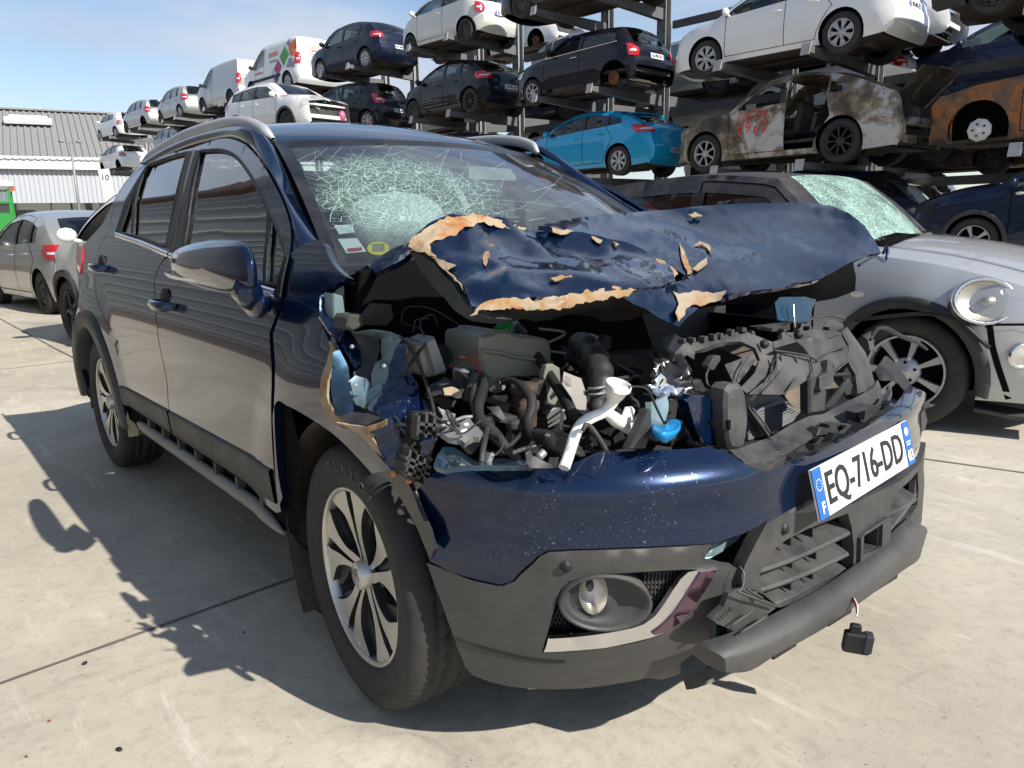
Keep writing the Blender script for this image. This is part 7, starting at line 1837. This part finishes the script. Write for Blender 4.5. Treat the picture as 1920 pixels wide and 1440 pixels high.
# chrome hockey stick
chr_ = C8([(134, 752), (146, 722), (152, 694), (300, 684), (420, 668), (520, 648), (570, 632), (620, 596), (660, 545), (700, 480), (735, 430), (768, 402), (820, 392), (893, 386), (870, 430), (820, 510), (760, 590), (700, 642), (660, 668), (600, 690), (500, 714), (400, 734), (260, 746)])
bpanel('chrome_trim', chr_, M['chrome'], step=.02, off=.004, rim=.012, parent=bump_lo)
bpanel('plum_reflection', C8([(600, 668), (640, 640), (690, 590), (740, 520), (790, 440), (815, 400), (885, 390), (850, 455), (790, 545), (720, 625), (660, 662), (615, 676)]), simple('plum_reflection_tint', (.20, .12, .16), .10, .9), step=.02, off=.008, rim=.004, parent=bump_lo)  # plum reflection on the chrome, painted as a tinted panel
for q, mt in (((1062, 1062), 'clad'), ((1470, 992), 'plastic')):
    p = bs_(*B_([q])[0]); b = MB(); b.lathe([(.001, .005), (.007, .005), (.0075, .003), (.012, .003), (.013, 0)], 16, p, 'Z', M=V((.85, -.5, .05)).to_track_quat('Z', 'Y').to_matrix()); b.build('parking_sensor', M['plastic_black'], bump_lo)
# --- lower grille: frame, slats, dark core
core = MB(); core.grid([[gs_(-.36+1.12*k/24, .24+.34*j/4, -.085) for k in range(25)] for j in range(5)]); core.grid([[gs_(-.30+1.04*k/24, .24, -.085+.07*j) for k in range(25)] for j in range(2)]); core.build('grille_core', M['dark'], hero)
frame_o = C8([(1116, 186), (1200, 140), (1290, 90), (1312, 86), (1335, 162), (1450, 122), (1580, 62), (1700, 2), (1740, -30), (1800, -90), (1812, 40), (1812, 140), (1800, 182), (1780, 200), (1700, 268), (1640, 312), (1560, 366), (1480, 416), (1380, 470), (1280, 520), (1170, 560), (1100, 500), (1050, 478), (1010, 470), (1004, 420), (1020, 370), (1060, 290)])
h1 = C8([(1150, 300), (1200, 262), (1290, 215), (1380, 180), (1470, 145), (1488, 205), (1498, 300), (1494, 396), (1400, 440), (1290, 490), (1160, 545), (1095, 490), (1075, 440), (1090, 400), (1120, 345)])
h2 = C8([(1655, 140), (1665, 90), (1700, 40), (1745, 0), (1778, -40), (1782, 40), (1776, 110), (1740, 170), (1690, 225), (1650, 280), (1645, 220)])
fr = bpanel('lower_grille', frame_o, M['plastic'], holes=[h1, h2, C8([(1522, 314), (1528, 242), (1604, 192), (1601, 288), (1570, 302)])], step=.03, off=.002, rim=.03, iv=G_, fn=gs_)
def slat(a, c, dep=.05, th=.012):
    qa, qc = G_([c8(*a)], (-.2, .45))[0], G_([c8(*c)], (.2, .45))[0]; rows = []
    for k in range(9):
        t_ = k/8; y = qa[0]+(qc[0]-qa[0])*t_; z = qa[1]+(qc[1]-qa[1])*t_; p = gs_(y, z)
        rows.append([p+V((-dep, 0, .018)), p+V((-.002, 0, 0)), p+V((.002, 0, -th*.5)), p+V((-.002, 0, -th)), p+V((-dep, 0, -.002))])
    b = MB(); b.grid(rows, smooth=False); b.build('slat', M['plastic_dusty'], fr)
for a, c in (((1080, 395), (1484, 225)), ((1040, 490), (1478, 318)), ((1130, 545), (1492, 402)), ((1640, 235), (1776, 55)), ((1650, 300), (1776, 118)), ((1640, 150), (1790, 0))): slat(a, c)
for L in (((1235, 240), (1235, 292)), ((1330, 200), (1330, 255)), ((1240, 345), (1240, 390)), ((1345, 300), (1345, 352)), ((1235, 440), (1235, 488)), ((1330, 400), (1330, 440))):
    q = G_([c8(*L[0]), c8(*L[1])], (-.2, .45)); b = MB(); b.bar(gs_(*q[0])+V((-.03, 0, 0)), gs_(*q[1])+V((-.03, 0, 0)), .004, .05, upv=(1, 0, 0)); b.build('rib', M['plastic_black'], fr)
# square tow-eye surround
so_ = C8([(1508, 400), (1512, 250), (1530, 225), (1630, 158), (1645, 180), (1640, 300), (1610, 350)]); si = C8([(1520, 318), (1526, 238), (1608, 186), (1604, 290), (1570, 305)])
bpanel('radar_surround', so_, M['plastic'], holes=[si], step=.02, off=.012, rim=.03, iv=G_, fn=gs_, parent=fr)
# gap between painted skin and grille with beam showing through
patch('beam_end', T3(c8, [(870, 290, .70), (905, 250, .70), (960, 210, .70), (1050, 195, .72), (1000, 250, .72), (930, 310, .71), (830, 365, .70)]), M['primer_blue'], step=8, amp=.002)
px_tube('beam_hook', T3(c8, [(1040, 200, .74), (1062, 210, .74), (1066, 232, .74), (1080, 225, .74)]), 5, M['galv'])
px_tube('thin_wire', T3(c8, [(1000, 378, .775), (1020, 410, .79), (1018, 450, .79), (1008, 478, .79)]), 1.4, M['galv'], seg=5)
# lip / skid
def ls_(y, z): return V((.835-cpl(y)*(.8 if y < 0 else .5)-(.065 if y < 0 else .035)*y-.12*max(0, .30-z)-.25*max(0, z-.36), y, z))
def L_(pts, g=(-.3, .3)):
    out = []
    for p in pts: g = inv2(ls_, p[0], p[1], g); out.append(g)
    return out
top_b = C8([(880, 752), (985, 722), (1090, 680), (1290, 580), (1460, 478), (1640, 345), (1740, 240), (1800, 184)])
top_f = C8([(935, 782), (1050, 755), (1200, 690), (1400, 574), (1600, 432), (1740, 310), (1805, 246), (1835, 216)])
bot_f = C8([(948, 852), (1060, 838), (1190, 758), (1380, 652), (1590, 502), (1730, 395), (1795, 345), (1822, 318)])
left_ = C8([(772, 868), (800, 840), (850, 800), (880, 765)])
rows = [[ls_(*q)+V((-.035, 0, .004)) for q in sm2(L_(top_b), 4)], [ls_(*q) for q in sm2(L_(top_f), 4)], [ls_(*q)+V((-.004, 0, 0)) for q in sm2(L_(bot_f), 4)]]
b = MB(); n = len(rows[0]); a_, c_, d_ = rows
f1 = [x.lerp(y, .12)+V((0, 0, .001)) for x, y in zip(c_, d_)]; f0 = [x.lerp(y, .12) for x, y in zip(c_, a_)]
full = [[p+V((-.02, 0, -.03)) for p in a_], a_, f0, f1, [x.lerp(y, .9) for x, y in zip(c_, d_)], d_, [p+V((-.05, 0, -.004)) for p in d_]]
b.grid(full)
b.add([r[0] for r in full], [tuple(range(len(full)-1, -1, -1))]); b.add([r[-1] for r in full], [tuple(range(len(full)))])
b.build('front_lip', M['clad'], hero)
bpanel('lip_end', C8([(728, 850), (770, 832), (850, 786), (900, 758), (940, 770), (960, 800), (956, 850), (930, 872), (860, 880), (780, 872)]), M['clad'], step=.03, off=.012, rim=.03)
for x0, y0 in ((1180, 765), (1420, 620), (1620, 470), (1730, 385)):
    P = [ls_(*q)+V((-.03, 0, -.012)) for q in L_([c8(x0, y0), c8(x0+100, y0-62)])]; b = MB(); b.bar(P[0], P[1], .03, .016); b.build('lip_step', M['plastic_black'], hero)
# broken piece of grille hanging in the gap
bk = patch('broken_bracket', T3(c8, [(876, 608, .78), (930, 560, .785), (955, 500, .79), (985, 484, .79), (1020, 472, .79), (1060, 500, .80), (1168, 552, .80), (1120, 585, .80), (1128, 625, .79), (1080, 660, .79), (1050, 685, .785), (1000, 682, .785), (960, 655, .78), (900, 630, .78)]), M['plastic_dusty'], step=9, amp=.004, rim=.012)
for L in ([(960, 640, .80), (1060, 572, .81)], [(1000, 672, .80), (1115, 600, .81)], [(990, 490, .81), (1160, 556, .815)], [(1030, 478, .80), (1100, 520, .815)]): px_tube('bracket_fin', T3(c8, L), 5, M['plastic_dusty'], parent=bk, seg=4)
for k in range(6): px_tube('bracket_tooth', T3(c8, [(905+11*k, 606-9*k, .79), (915+11*k, 618-9*k, .79)]), 2, M['plastic_black'], parent=bk, seg=4)
patch('torn_flap', T3(c8, [(900, 650, .76), (990, 690, .77), (960, 740, .77), (930, 735, .76), (870, 745, .75), (915, 700, .755)]), M['plastic_black'], step=9, amp=.006)
patch('torn_flap', T3(c8, [(1100, 600, .77), (1180, 570, .78), (1270, 545, .78), (1250, 580, .78), (1180, 620, .78), (1120, 650, .775)]), M['plastic_black'], step=9, amp=.006, seed=5)
# ------------------------------------------------------------------ number plate
pl = MB(); pl.box((0, 0, 0), (.004, .52, .11), mi=0); pl.box((.003, -.24, 0), (.003, .040, .108), mi=1); pl.box((.003, .24, 0), (.003, .040, .108), mi=1)
plate = pl.build('licence_plate', [M['plate_w'], M['plate_b']], hero)
th, yw, ro = .2607, .065, .0176
RP = Matrix.Rotation(yw*-1 if False else yw, 3, 'Z')
ey = V((-sin(yw)*cos(ro), cos(yw)*cos(ro), sin(ro))); ez0 = V((-sin(th)*cos(yw), -sin(yw)*sin(th)*0, cos(th))); ez = (ez0-ey*ez0.dot(ey)).normalized(); exn = ey.cross(ez)
plate.matrix_local = frame(exn, ey, ez, (.7986+.012, .0389, .6168))
tm = text_me('EQ-716-DD', .100, M['ink'], .0008, .0010, .84); o = link('plate_text', tm, plate); o.matrix_local = frame((0, 1, 0), (0, 0, 1), (1, 0, 0), (.0035, -.002, -.003))
o = link('plate_text', text_me('F', .034, M['paper'], .0005, .001), plate); o.matrix_local = frame((0, 1, 0), (0, 0, 1), (1, 0, 0), (.0055, -.239, -.032))
o = link('plate_text', text_me('03', .038, M['paper'], .0005, .001, .9), plate); o.matrix_local = frame((0, 1, 0), (0, 0, 1), (1, 0, 0), (.0055, .239, -.032))
b = MB()
for k in range(12): a = 2*pi*k/12; b.ball((.0048, -.239+.012*cos(a), .018+.012*sin(a)), (.0006, .0019, .0019), 6, 4)
b.build('star_ring', M['paper'], plate)
b = MB(); b.ball((.0048, .239, .030), (.0006, .012, .011), 12, 6); b.box((.0048, .239, .004), (.0008, .026, .003)); b.box((.0048, .239, -.003), (.0008, .022, .003)); b.build('region_emblem', M['paper'], plate)
# ------------------------------------------------------------------ radiator carrier, black moulding
def pc7(name, L, mat='plastic_dusty', **k): return patch(name, T3(c7, L), M[mat], None, **k)
pc7('grille_carrier', [(210, 470, .53), (228, 412, .53), (278, 356, .52), (345, 342, .52), (384, 350, .52), (402, 340, .52), (430, 342, .52), (470, 322, .52), (520, 326, .52), (556, 298, .52), (600, 300, .52), (640, 270, .52), (700, 285, .53), (760, 310, .54), (850, 345, .56), (870, 420, .57), (862, 510, .58), (810, 590, .6), (690, 675, .62), (645, 640, .61), (740, 545, .58), (770, 460, .56), (742, 385, .55), (650, 345, .54), (520, 352, .54), (420, 388, .54), (355, 405, .54), (346, 460, .54), (300, 428, .53), (250, 470, .53)], step=9, amp=.0015, ns=9, rim=.012)
pc7('grille_scoop', [(850, 345, .56), (905, 330, .56), (915, 300, .55), (960, 310, .55), (1000, 330, .56), (1090, 318, .56), (1120, 330, .57), (1215, 330, .57), (1290, 296, .56), (1338, 380, .57), (1332, 470, .59), (1240, 540, .60), (1150, 590, .61), (1100, 570, .61), (1000, 640, .62), (900, 690, .63), (700, 682, .64), (810, 590, .61), (870, 510, .585), (875, 420, .575)], step=10, amp=.0025, ns=7, seed=4, rim=.01, inner=[(1000, 480, .55), (950, 560, .56), (1060, 430, .56), (1180, 460, .57), (900, 600, .59)])
pc7('scoop_opening', [(868, 390, .585), (950, 362, .58), (1010, 345, .58), (1050, 380, .585), (1085, 428, .59), (1000, 412, .585), (930, 400, .585)], 'dark', step=12)
pc7('scoop_rib', [(850, 470, .575), (885, 420, .58), (880, 520, .60), (760, 680, .645), (735, 680, .645), (830, 580, .61)], step=10, amp=.002, rim=.02)
pc7('scoop_rib', [(985, 430, .575), (1050, 440, .58), (1045, 540, .60), (960, 640, .635), (1010, 540, .59)], step=10, amp=.002, rim=.02)
pc7('carrier_top', [(905, 325, .55), (920, 285, .54), (1010, 280, .54), (1090, 268, .54), (1180, 272, .54), (1290, 282, .54), (1300, 300, .55), (1215, 335, .56), (1120, 330, .56), (1090, 322, .56), (1000, 332, .56)], step=9, amp=.003, rim=.012)
pc7('carrier_side', [(1290, 270, .50), (1330, 250, .50), (1400, 340, .52), (1450, 420, .54), (1480, 510, .55), (1505, 600, .57), (1500, 650, .58), (1400, 680, .60), (1385, 560, .58), (1340, 470, .57), (1345, 370, .55)], 'plastic_dusty', step=10, amp=.003, rim=.02, inner=[(1420, 520, .57)])
pc7('carrier_recess', [(1300, 560, .57), (1340, 480, .56), (1390, 540, .57), (1455, 545, .56), (1440, 620, .57), (1400, 650, .58), (1310, 600, .57)], 'plastic_black', step=14)
pc7('carrier_bracket', [(1150, 570, .62), (1200, 540, .62), (1205, 460, .61), (1240, 480, .61), (1245, 600, .62), (1170, 665, .63), (1155, 650, .63)], 'plastic', step=9, rim=.015)
pc7('carrier_tray', [(575, 1042, .70), (640, 1030, .69), (700, 1008, .68), (850, 955, .66), (930, 905, .65), (1040, 845, .64), (1090, 822, .64), (1180, 808, .63), (1250, 770, .62), (1330, 730, .61), (1430, 680, .60), (1500, 640, .59), (1530, 590, .57), (1550, 640, .58), (1540, 700, .60), (1500, 742, .62), (1400, 800, .645), (1280, 880, .67), (1150, 950, .69), (1000, 1030, .715), (930, 1075, .725), (850, 1105, .735), (740, 1132, .74), (660, 1112, .73)], step=9, amp=.001, ns=8, rim=.02)
pc7('carrier_tray_edge', [(660, 1112, .735), (740, 1130, .745), (850, 1104, .742), (935, 1080, .735), (935, 1100, .75), (850, 1130, .76), (740, 1150, .76), (670, 1128, .745)], 'clad', step=9, rim=.015)
pc7('carrier_edge', [(1550, 700, .61), (1590, 660, .60), (1600, 620, .59), (1618, 640, .60), (1600, 700, .63), (1560, 750, .65), (1520, 750, .64)], 'clad', step=9, rim=.015)
slab('carrier_post', C7([(1090, 560), (1150, 555), (1200, 560), (1196, 720), (1190, 800), (1092, 812)]), .615, .03, M['plastic_dusty'], bev=.008)
slab('carrier_upright', C7([(560, 655), (620, 620), (662, 625), (682, 690), (695, 800), (694, 900), (668, 1040), (600, 1050), (580, 1030), (556, 900)]), .665, .05, M['plastic_dusty'], bev=.012, nsm=2)
slab('carrier_slot', C7([(566, 850), (584, 848), (584, 912), (570, 915)]), .667, .004, M['dark'], bev=.001)
slab('side_bracket', C7([(300, 725), (340, 690), (440, 695), (470, 720), (478, 850), (420, 850), (540, 975), (540, 1030), (410, 1000), (345, 880)]), .63, .03, M['navy'], bev=.006)
slab('side_bracket', C7([(450, 690), (540, 690), (560, 740), (560, 950), (480, 940), (470, 800)]), .60, .04, M['plastic_black'], bev=.006)
for L in ([(1480, 750), (1560, 760), (1440, 870), (1390, 850), (1390, 800)], [(1290, 870), (1365, 880), (1310, 940), (1215, 930), (1225, 880)], [(1160, 900), (1230, 905), (1205, 945), (1140, 950)], [(1130, 960), (1190, 960), (1150, 1010), (1100, 1000)], [(880, 1020), (1000, 1000), (1010, 1040), (900, 1060)], [(860, 1060), (930, 1060), (900, 1085), (850, 1090)], [(980, 1010), (1060, 1010), (1090, 1050), (1000, 1060)]):
    slab('tray_clip', C7(L), .70, .03, M['plastic'], bev=.004)
for L in ([(1400, 800), (1450, 790), (1440, 850), (1400, 830)], [(1290, 880), (1330, 885), (1300, 915)], [(1110, 965), (1160, 960), (1130, 1000)], [(870, 1040), (905, 1035), (880, 1060)]): patch('tray_hole', T3(c7, [(x, y, .708) for x, y in L]), M['dark'], step=14)
for L in ([(283, 352), (300, 345)], [(345, 345), (362, 340)], [(415, 338), (440, 330)], [(476, 322), (500, 318)], [(520, 322), (540, 310)], [(590, 296), (612, 286)], [(660, 272), (690, 276)], [(720, 292), (742, 300)], [(925, 288), (945, 284)], [(1090, 268), (1110, 268)], [(1215, 272), (1232, 274)]):
    slab('carrier_tooth', C7([L[0], (L[0][0]+4, L[0][1]-20), (L[1][0]-2, L[1][1]-20), L[1], (L[1][0], L[1][1]+10), (L[0][0], L[0][1]+10)]), .535, .02, M['plastic'], bev=.002)
for L in ([(700, 440, .572), (650, 520, .60), (620, 600, .62)], [(905, 430, .592), (900, 540, .60), (780, 680, .65)], [(1000, 440, .587), (1010, 540, .60), (930, 690, .642)], [(1095, 440, .595), (1110, 530, .612), (1090, 575, .62)], [(860, 400, .58), (1000, 420, .59), (1090, 440, .60), (1140, 470, .602)], [(1140, 470, .60), (1240, 400, .59), (1330, 380, .585)], [(1150, 590, .622), (1240, 545, .615), (1335, 472, .60)], [(800, 600, .625), (870, 520, .60), (880, 430, .59)]):
    px_tube('carrier_ridge', T3(c7, L), 3.6, M['plastic'], seg=6)
for q in ((1018, 300), (1220, 500), (1480, 750), (800, 360)):
    p = pX(*c7(*q), .60 if q[1] > 400 else .565); b = MB(); b.lathe([(.001, .003), (.004, .003), (.005, .001), (.011, .001), (.012, 0)], 14, p, 'Z', M=(CAMP-p).normalized().to_track_quat('Z', 'Y').to_matrix()); b.build('carrier_boss', M['plastic_black'], hero)
rs = slab('radiator', C7([(690, 700), (900, 690), (1030, 790), (1040, 800), (830, 950), (700, 980)]), .48, .03, M['alu_cast'], bev=.004)
for k in range(9): b = MB(); b.bar(pX(*c7(700+k*12, 800+k*17), .50), pX(*c7(910+k*16, 740+k*8), .50), .012, .010); b.build('radiator_fin', M['galv'], rs)
px_tube('radiator_rail', T3(c7, [(690, 760, .62), (750, 850, .64), (820, 945, .66), (830, 975, .67)]), [7, 8, 8, 8], M['plastic_black'])
px_tube('radiator_rail', T3(c7, [(720, 770, .63), (790, 860, .65), (835, 930, .66)]), 4, M['plastic_dusty'])
slab('loose_plate', C7([(1190, 770), (1340, 575), (1360, 600), (1350, 620), (1240, 770)]), .60, .006, M['plastic'], bev=.002)
slab('loose_plate', C7([(1330, 590), (1400, 640), (1390, 680), (1320, 690)]), .58, .01, M['plastic'], bev=.002)
px_tube('cross_tube', T3(c7, [(1230, 560, .61), (1340, 555, .60)]), 8, M['plastic_black'])
pc7('back_radiator', [(1200, 650, .52), (1280, 640, .52), (1270, 680, .52), (1200, 760, .53)], 'galv', step=14)
pc7('rear_shroud', [(740, 250, .42), (900, 230, .42), (965, 225, .42), (965, 270, .42), (850, 280, .42), (760, 270, .42)], 'plastic', step=12, rim=.02)
pc7('carrier_fin', [(550, 490, .56), (690, 440, .54), (740, 435, .55), (750, 455, .55), (690, 540, .58), (640, 600, .60), (600, 640, .61), (590, 580, .6), (560, 520, .57)], 'plastic_dusty', step=10, amp=.003)
pc7('torn_web', [(300, 600, .56), (330, 560, .56), (400, 600, .57), (450, 660, .59), (440, 690, .6), (370, 670, .59), (310, 690, .58)], 'plastic_black', step=8, amp=.012, ns=24, seed=2)
slab('plug', C7([(440, 500), (480, 440), (520, 435), (522, 460), (475, 530), (445, 525)]), .60, .02, M['plastic'], bev=.003)
px_tube('plug_cable', T3(c7, [(440, 520, .60), (425, 560, .60), (430, 610, .61), (450, 640, .61)]), 5, M['hose'])
# far corner: latch rail bits and the torn left wheel-arch liner
pc7('carrier_lug', [(1175, 270, .50), (1200, 210, .48), (1240, 205, .48), (1300, 230, .48), (1310, 250, .5), (1240, 280, .52)], 'plastic_dusty', step=8, amp=.004, seed=9)
px_tube('latch_rod', T3(c7, [(1060, 220, .50), (1120, 190, .48), (1220, 175, .46), (1310, 190, .44)]), 6, M['hose'])
patch('torn_liner', T3(c7, [(1500, 530, .42), (1570, 440, .38), (1640, 480, .36), (1700, 560, .36), (1760, 650, .38), (1820, 720, .40), (1900, 755, .36), (1850, 770, .40), (1830, 780, .42), (1760, 740, .44), (1700, 650, .46), (1620, 590, .47), (1540, 580, .48)]), M['plastic_black'], step=9, amp=.008, ns=10)
px_tube('torn_strip', T3(c7, [(1480, 330, .40), (1530, 260, .38), (1590, 262, .36), (1680, 310, .34), (1780, 350, .32), (1845, 395, .30)]), [6, 7, 8, 7, 6, 4], M['plastic_black'])
patch('crumpled_shield', T3(c7, [(1440, 300, .40), (1475, 280, .4), (1510, 330, .40), (1530, 400, .40), (1520, 440, .41), (1470, 400, .42)]), M['gloss_black'], step=6, amp=.014, ns=26, seed=13)
patch('torn_flap', T3(c7, [(1790, 820, .40), (1830, 770, .40), (1850, 850, .40), (1830, 915, .40), (1800, 930, .42)]), M['plastic_dusty'], step=8, amp=.004)
b = MB(); b.grid([[bs_(-.28+1.0*k/20, .60, -.05-.09*j) for k in range(21)] for j in range(4)]); b.build('bumper_inner', M['plastic_black'], hero)
# right end of the bumper skin below the plate
bpanel('bumper_end', [(1740, 830), (1745, 900), (1738, 960), (1724, 985), (1715, 940), (1722, 880)], M['clad'], step=.03, off=-.004, iv=G_, fn=gs_)
# ------------------------------------------------------------------ hanging sensor box
bx = MB(); pS = pX(1606, 1204, .86); bx.box((0, 0, 0), (.024, .058, .052), bev=.004); bx.box((.0, .024, .004), (.027, .018, .046), mi=1, bev=.002)
sb = bx.build('hanging_sensor', [M['plastic_black'], M['plastic']], hero); sb.location = pS; sb.rotation_euler = (-.08, .10, -.95)
b = MB(); b.box((0, -.008, .034), (.016, .024, .026), bev=.003); b.build('sensor_plug', M['plastic_black'], sb)
for k, mt in enumerate(('ink', 'wire_r', 'paper')): px_tube('sensor_wire', T3(c8, [(1440+4*k, 462, .80), (1470+5*k, 485, .815), (1495+4*k, 520+3*k, .835), (1510+3*k, 555, .85), (1515-k, 600, .86)]), [3, 3, 4, 3, 3], M[mt], seg=5)
# ------------------------------------------------------------------ road wheels of the wreck
def hero_rim():
    b = MB(); r = .222
    b.lathe([(r*1.02, -.16), (r*1.02, -.005), (r*1.015, .006), (r*.985, .008), (r*.962, .002), (r*.955, -.02)], 72, mi=0)
    b.lathe([(r*.955, -.02), (r*.93, -.06), (r*.86, -.085), (r*.4, -.062), (.05, -.05), (.001, -.05)], 60, mi=1)
    def blade(pts, y0=-.002, th=.03, mi=0):
        P, T = cdt(sm2(pts, 4, True), (), .012); 
        def yv(x, z):
            d = hypot(x, z)/r; return y0-.014*(1-d)**1.2*1.4+.004*sin(d*3)
        n = len(P); vs = [V((x, yv(x, z), z)) for x, z in P]; b.add(vs, [tuple(reversed(f)) for f in T], mi)
        be = bound_edges(T); q = []; fs = []
        for i, j in be: k = len(q); q += [vs[i], vs[j], vs[j]-V((0, th, 0)), vs[i]-V((0, th, 0))]; fs.append((k, k+1, k+2, k+3))
        b.add(q, fs, 1, False)
    for k in range(5):
        a0 = 2*pi*k/5+radians(100)
        def pt(rr, deg): a = a0+radians(deg); return (rr*r*cos(a), rr*r*sin(a))
        # long blade, reaching the hub
        blade([pt(.10, 4), pt(.25, 5), pt(.42, 4), pt(.60, 4), pt(.80, 4), pt(.965, 4), pt(.965, 25), pt(.80, 22), pt(.62, 18), pt(.44, 17.5), pt(.28, 28), pt(.14, 50)])
        # short outer wedge beside it
        blade([pt(.12, -30), pt(.24, -17), pt(.40, -14), pt(.55, -16), pt(.72, -21), pt(.965, -33), pt(.965, -8), pt(.80, -6), pt(.62, -4), pt(.42, -4), pt(.25, -4)])
        # dark bridge between and behind
        blade([pt(.16, 6), pt(.4, -14), pt(.95, -36), pt(.95, 24), pt(.4, 17), pt(.2, 24)], -.020, .035, 1)
        a = a0+radians(43); b.lathe([(.001, .0), (.008, .0), (.009, -.03)], 6, (.055*cos(a), -.03, .055*sin(a)), mi=1)
    b.lathe([(.036, -.03), (.036, .004), (.030, .008), (.001, .010)], 28, mi=0)
    return b.me('rim', [M['alu'], M['dark_rim']])
hr = hero_rim()
def hero_tyre():
    b = MB(); R, r, h = .334, .222, .1085; N = 156
    prof = [(r, .085), (r*1.03, .098), (r*1.06, .1035), (.262, h), (.285, h+.002), (.288, h+.0035), (.302, h-.001), (.318, h-.008), (.327, .088), (.331, .078)]
    for y, d in ((.066, 1), (.060, 1), (.055, 0), (.051, .0), (.047, 1), (.030, 1), (.026, 0), (.018, 0), (.014, 1), (-.014, 1), (-.018, 0), (-.026, 0), (-.030, 1), (-.047, 1), (-.051, 0), (-.055, 0), (-.060, 1)): prof.append((R-(.008 if not d else 0)-.0015*abs(y)/.06, y))
    prof += [(.331, -.078), (.325, -.09), (.30, -h), (r, -.09)]
    rows = []
    for k, (rr, y) in enumerate(prof):
        row = []
        for j in range(N):
            a = 2*pi*j/N; q = rr
            if abs(y) > .058 and rr > .322 and (j % 2): q -= .0055
            elif .02 < abs(y) < .056 and rr > .325 and (j % 4 == 0): q -= .007
            row.append(V((q*cos(a+y*.6), y, q*sin(a+y*.6))))
        rows.append(row)
    b.grid(rows, 0, True); return b.me('tyre', M['rubber'])
ht = hero_tyre()
for x, s, st in ((0, -1, -.0712), (-2.6, -1, 0), (0, 1, -.0712), (-2.6, 1, 0)):
    e = empty('wheel', (x, s*(.872-.1085), .334), (pi if s < 0 else 0)+st, parent=hero)
    ty = link('tyre', ht, e); o = link('rim', hr, e); o.location = (0, .088, 0); o.rotation_euler = (0, .35*(1 if s < 0 else 0), 0)
    if s < 0 and x == 0:
        for k, ch in enumerate('DUNLOP'):
            a = radians(72+k*9.6); rr = .281
            # seen from outside, +x of the wheel runs to the left
            tmx = link('tyre_lettering', text_me(ch, .030, simple('tyre_lettering_black', (.045, .044, .042), .6) if 'tl' not in M else M['tl'], .0012, .0008, 1.1), ty)
            rd = V((cos(a), 0, sin(a))); tg = V((-sin(a), 0, cos(a)))
            tmx.matrix_local = frame(tg, rd, tg.cross(rd), rd*rr+V((0, .1115, 0)))
    b = MB(); b.lathe([(.001, -.06), (.14, -.06), (.14, -.075), (.001, -.075)], 24); b.build('brake_disc', M['steel_rim'], e)
    lg = link('hub_emblem', text_me('S', .045, M['chrome'], .001, .003, 1.2), o); lg.matrix_local = frame((-1, 0, 0), (0, 0, 1), (0, 1, 0), (0, .011, 0))
# ------------------------------------------------------------------ camera and colour
cd = bpy.data.cameras.new('camera'); co = bpy.data.objects.new('camera', cd); COL.objects.link(co)
cd.sensor_fit = 'HORIZONTAL'; cd.sensor_width = 36; cd.lens = 36*FPX/1920; cd.clip_start = .05; cd.clip_end = 2000
Mx = Matrix((_r2, _u2, -_fw)).transposed().to_4x4(); Mx.translation = CAMP; co.matrix_world = Mx
SC.camera = co
SC.view_settings.view_transform = 'Standard'; SC.view_settings.look = 'None'; SC.view_settings.exposure = .60; SC.view_settings.gamma = 1
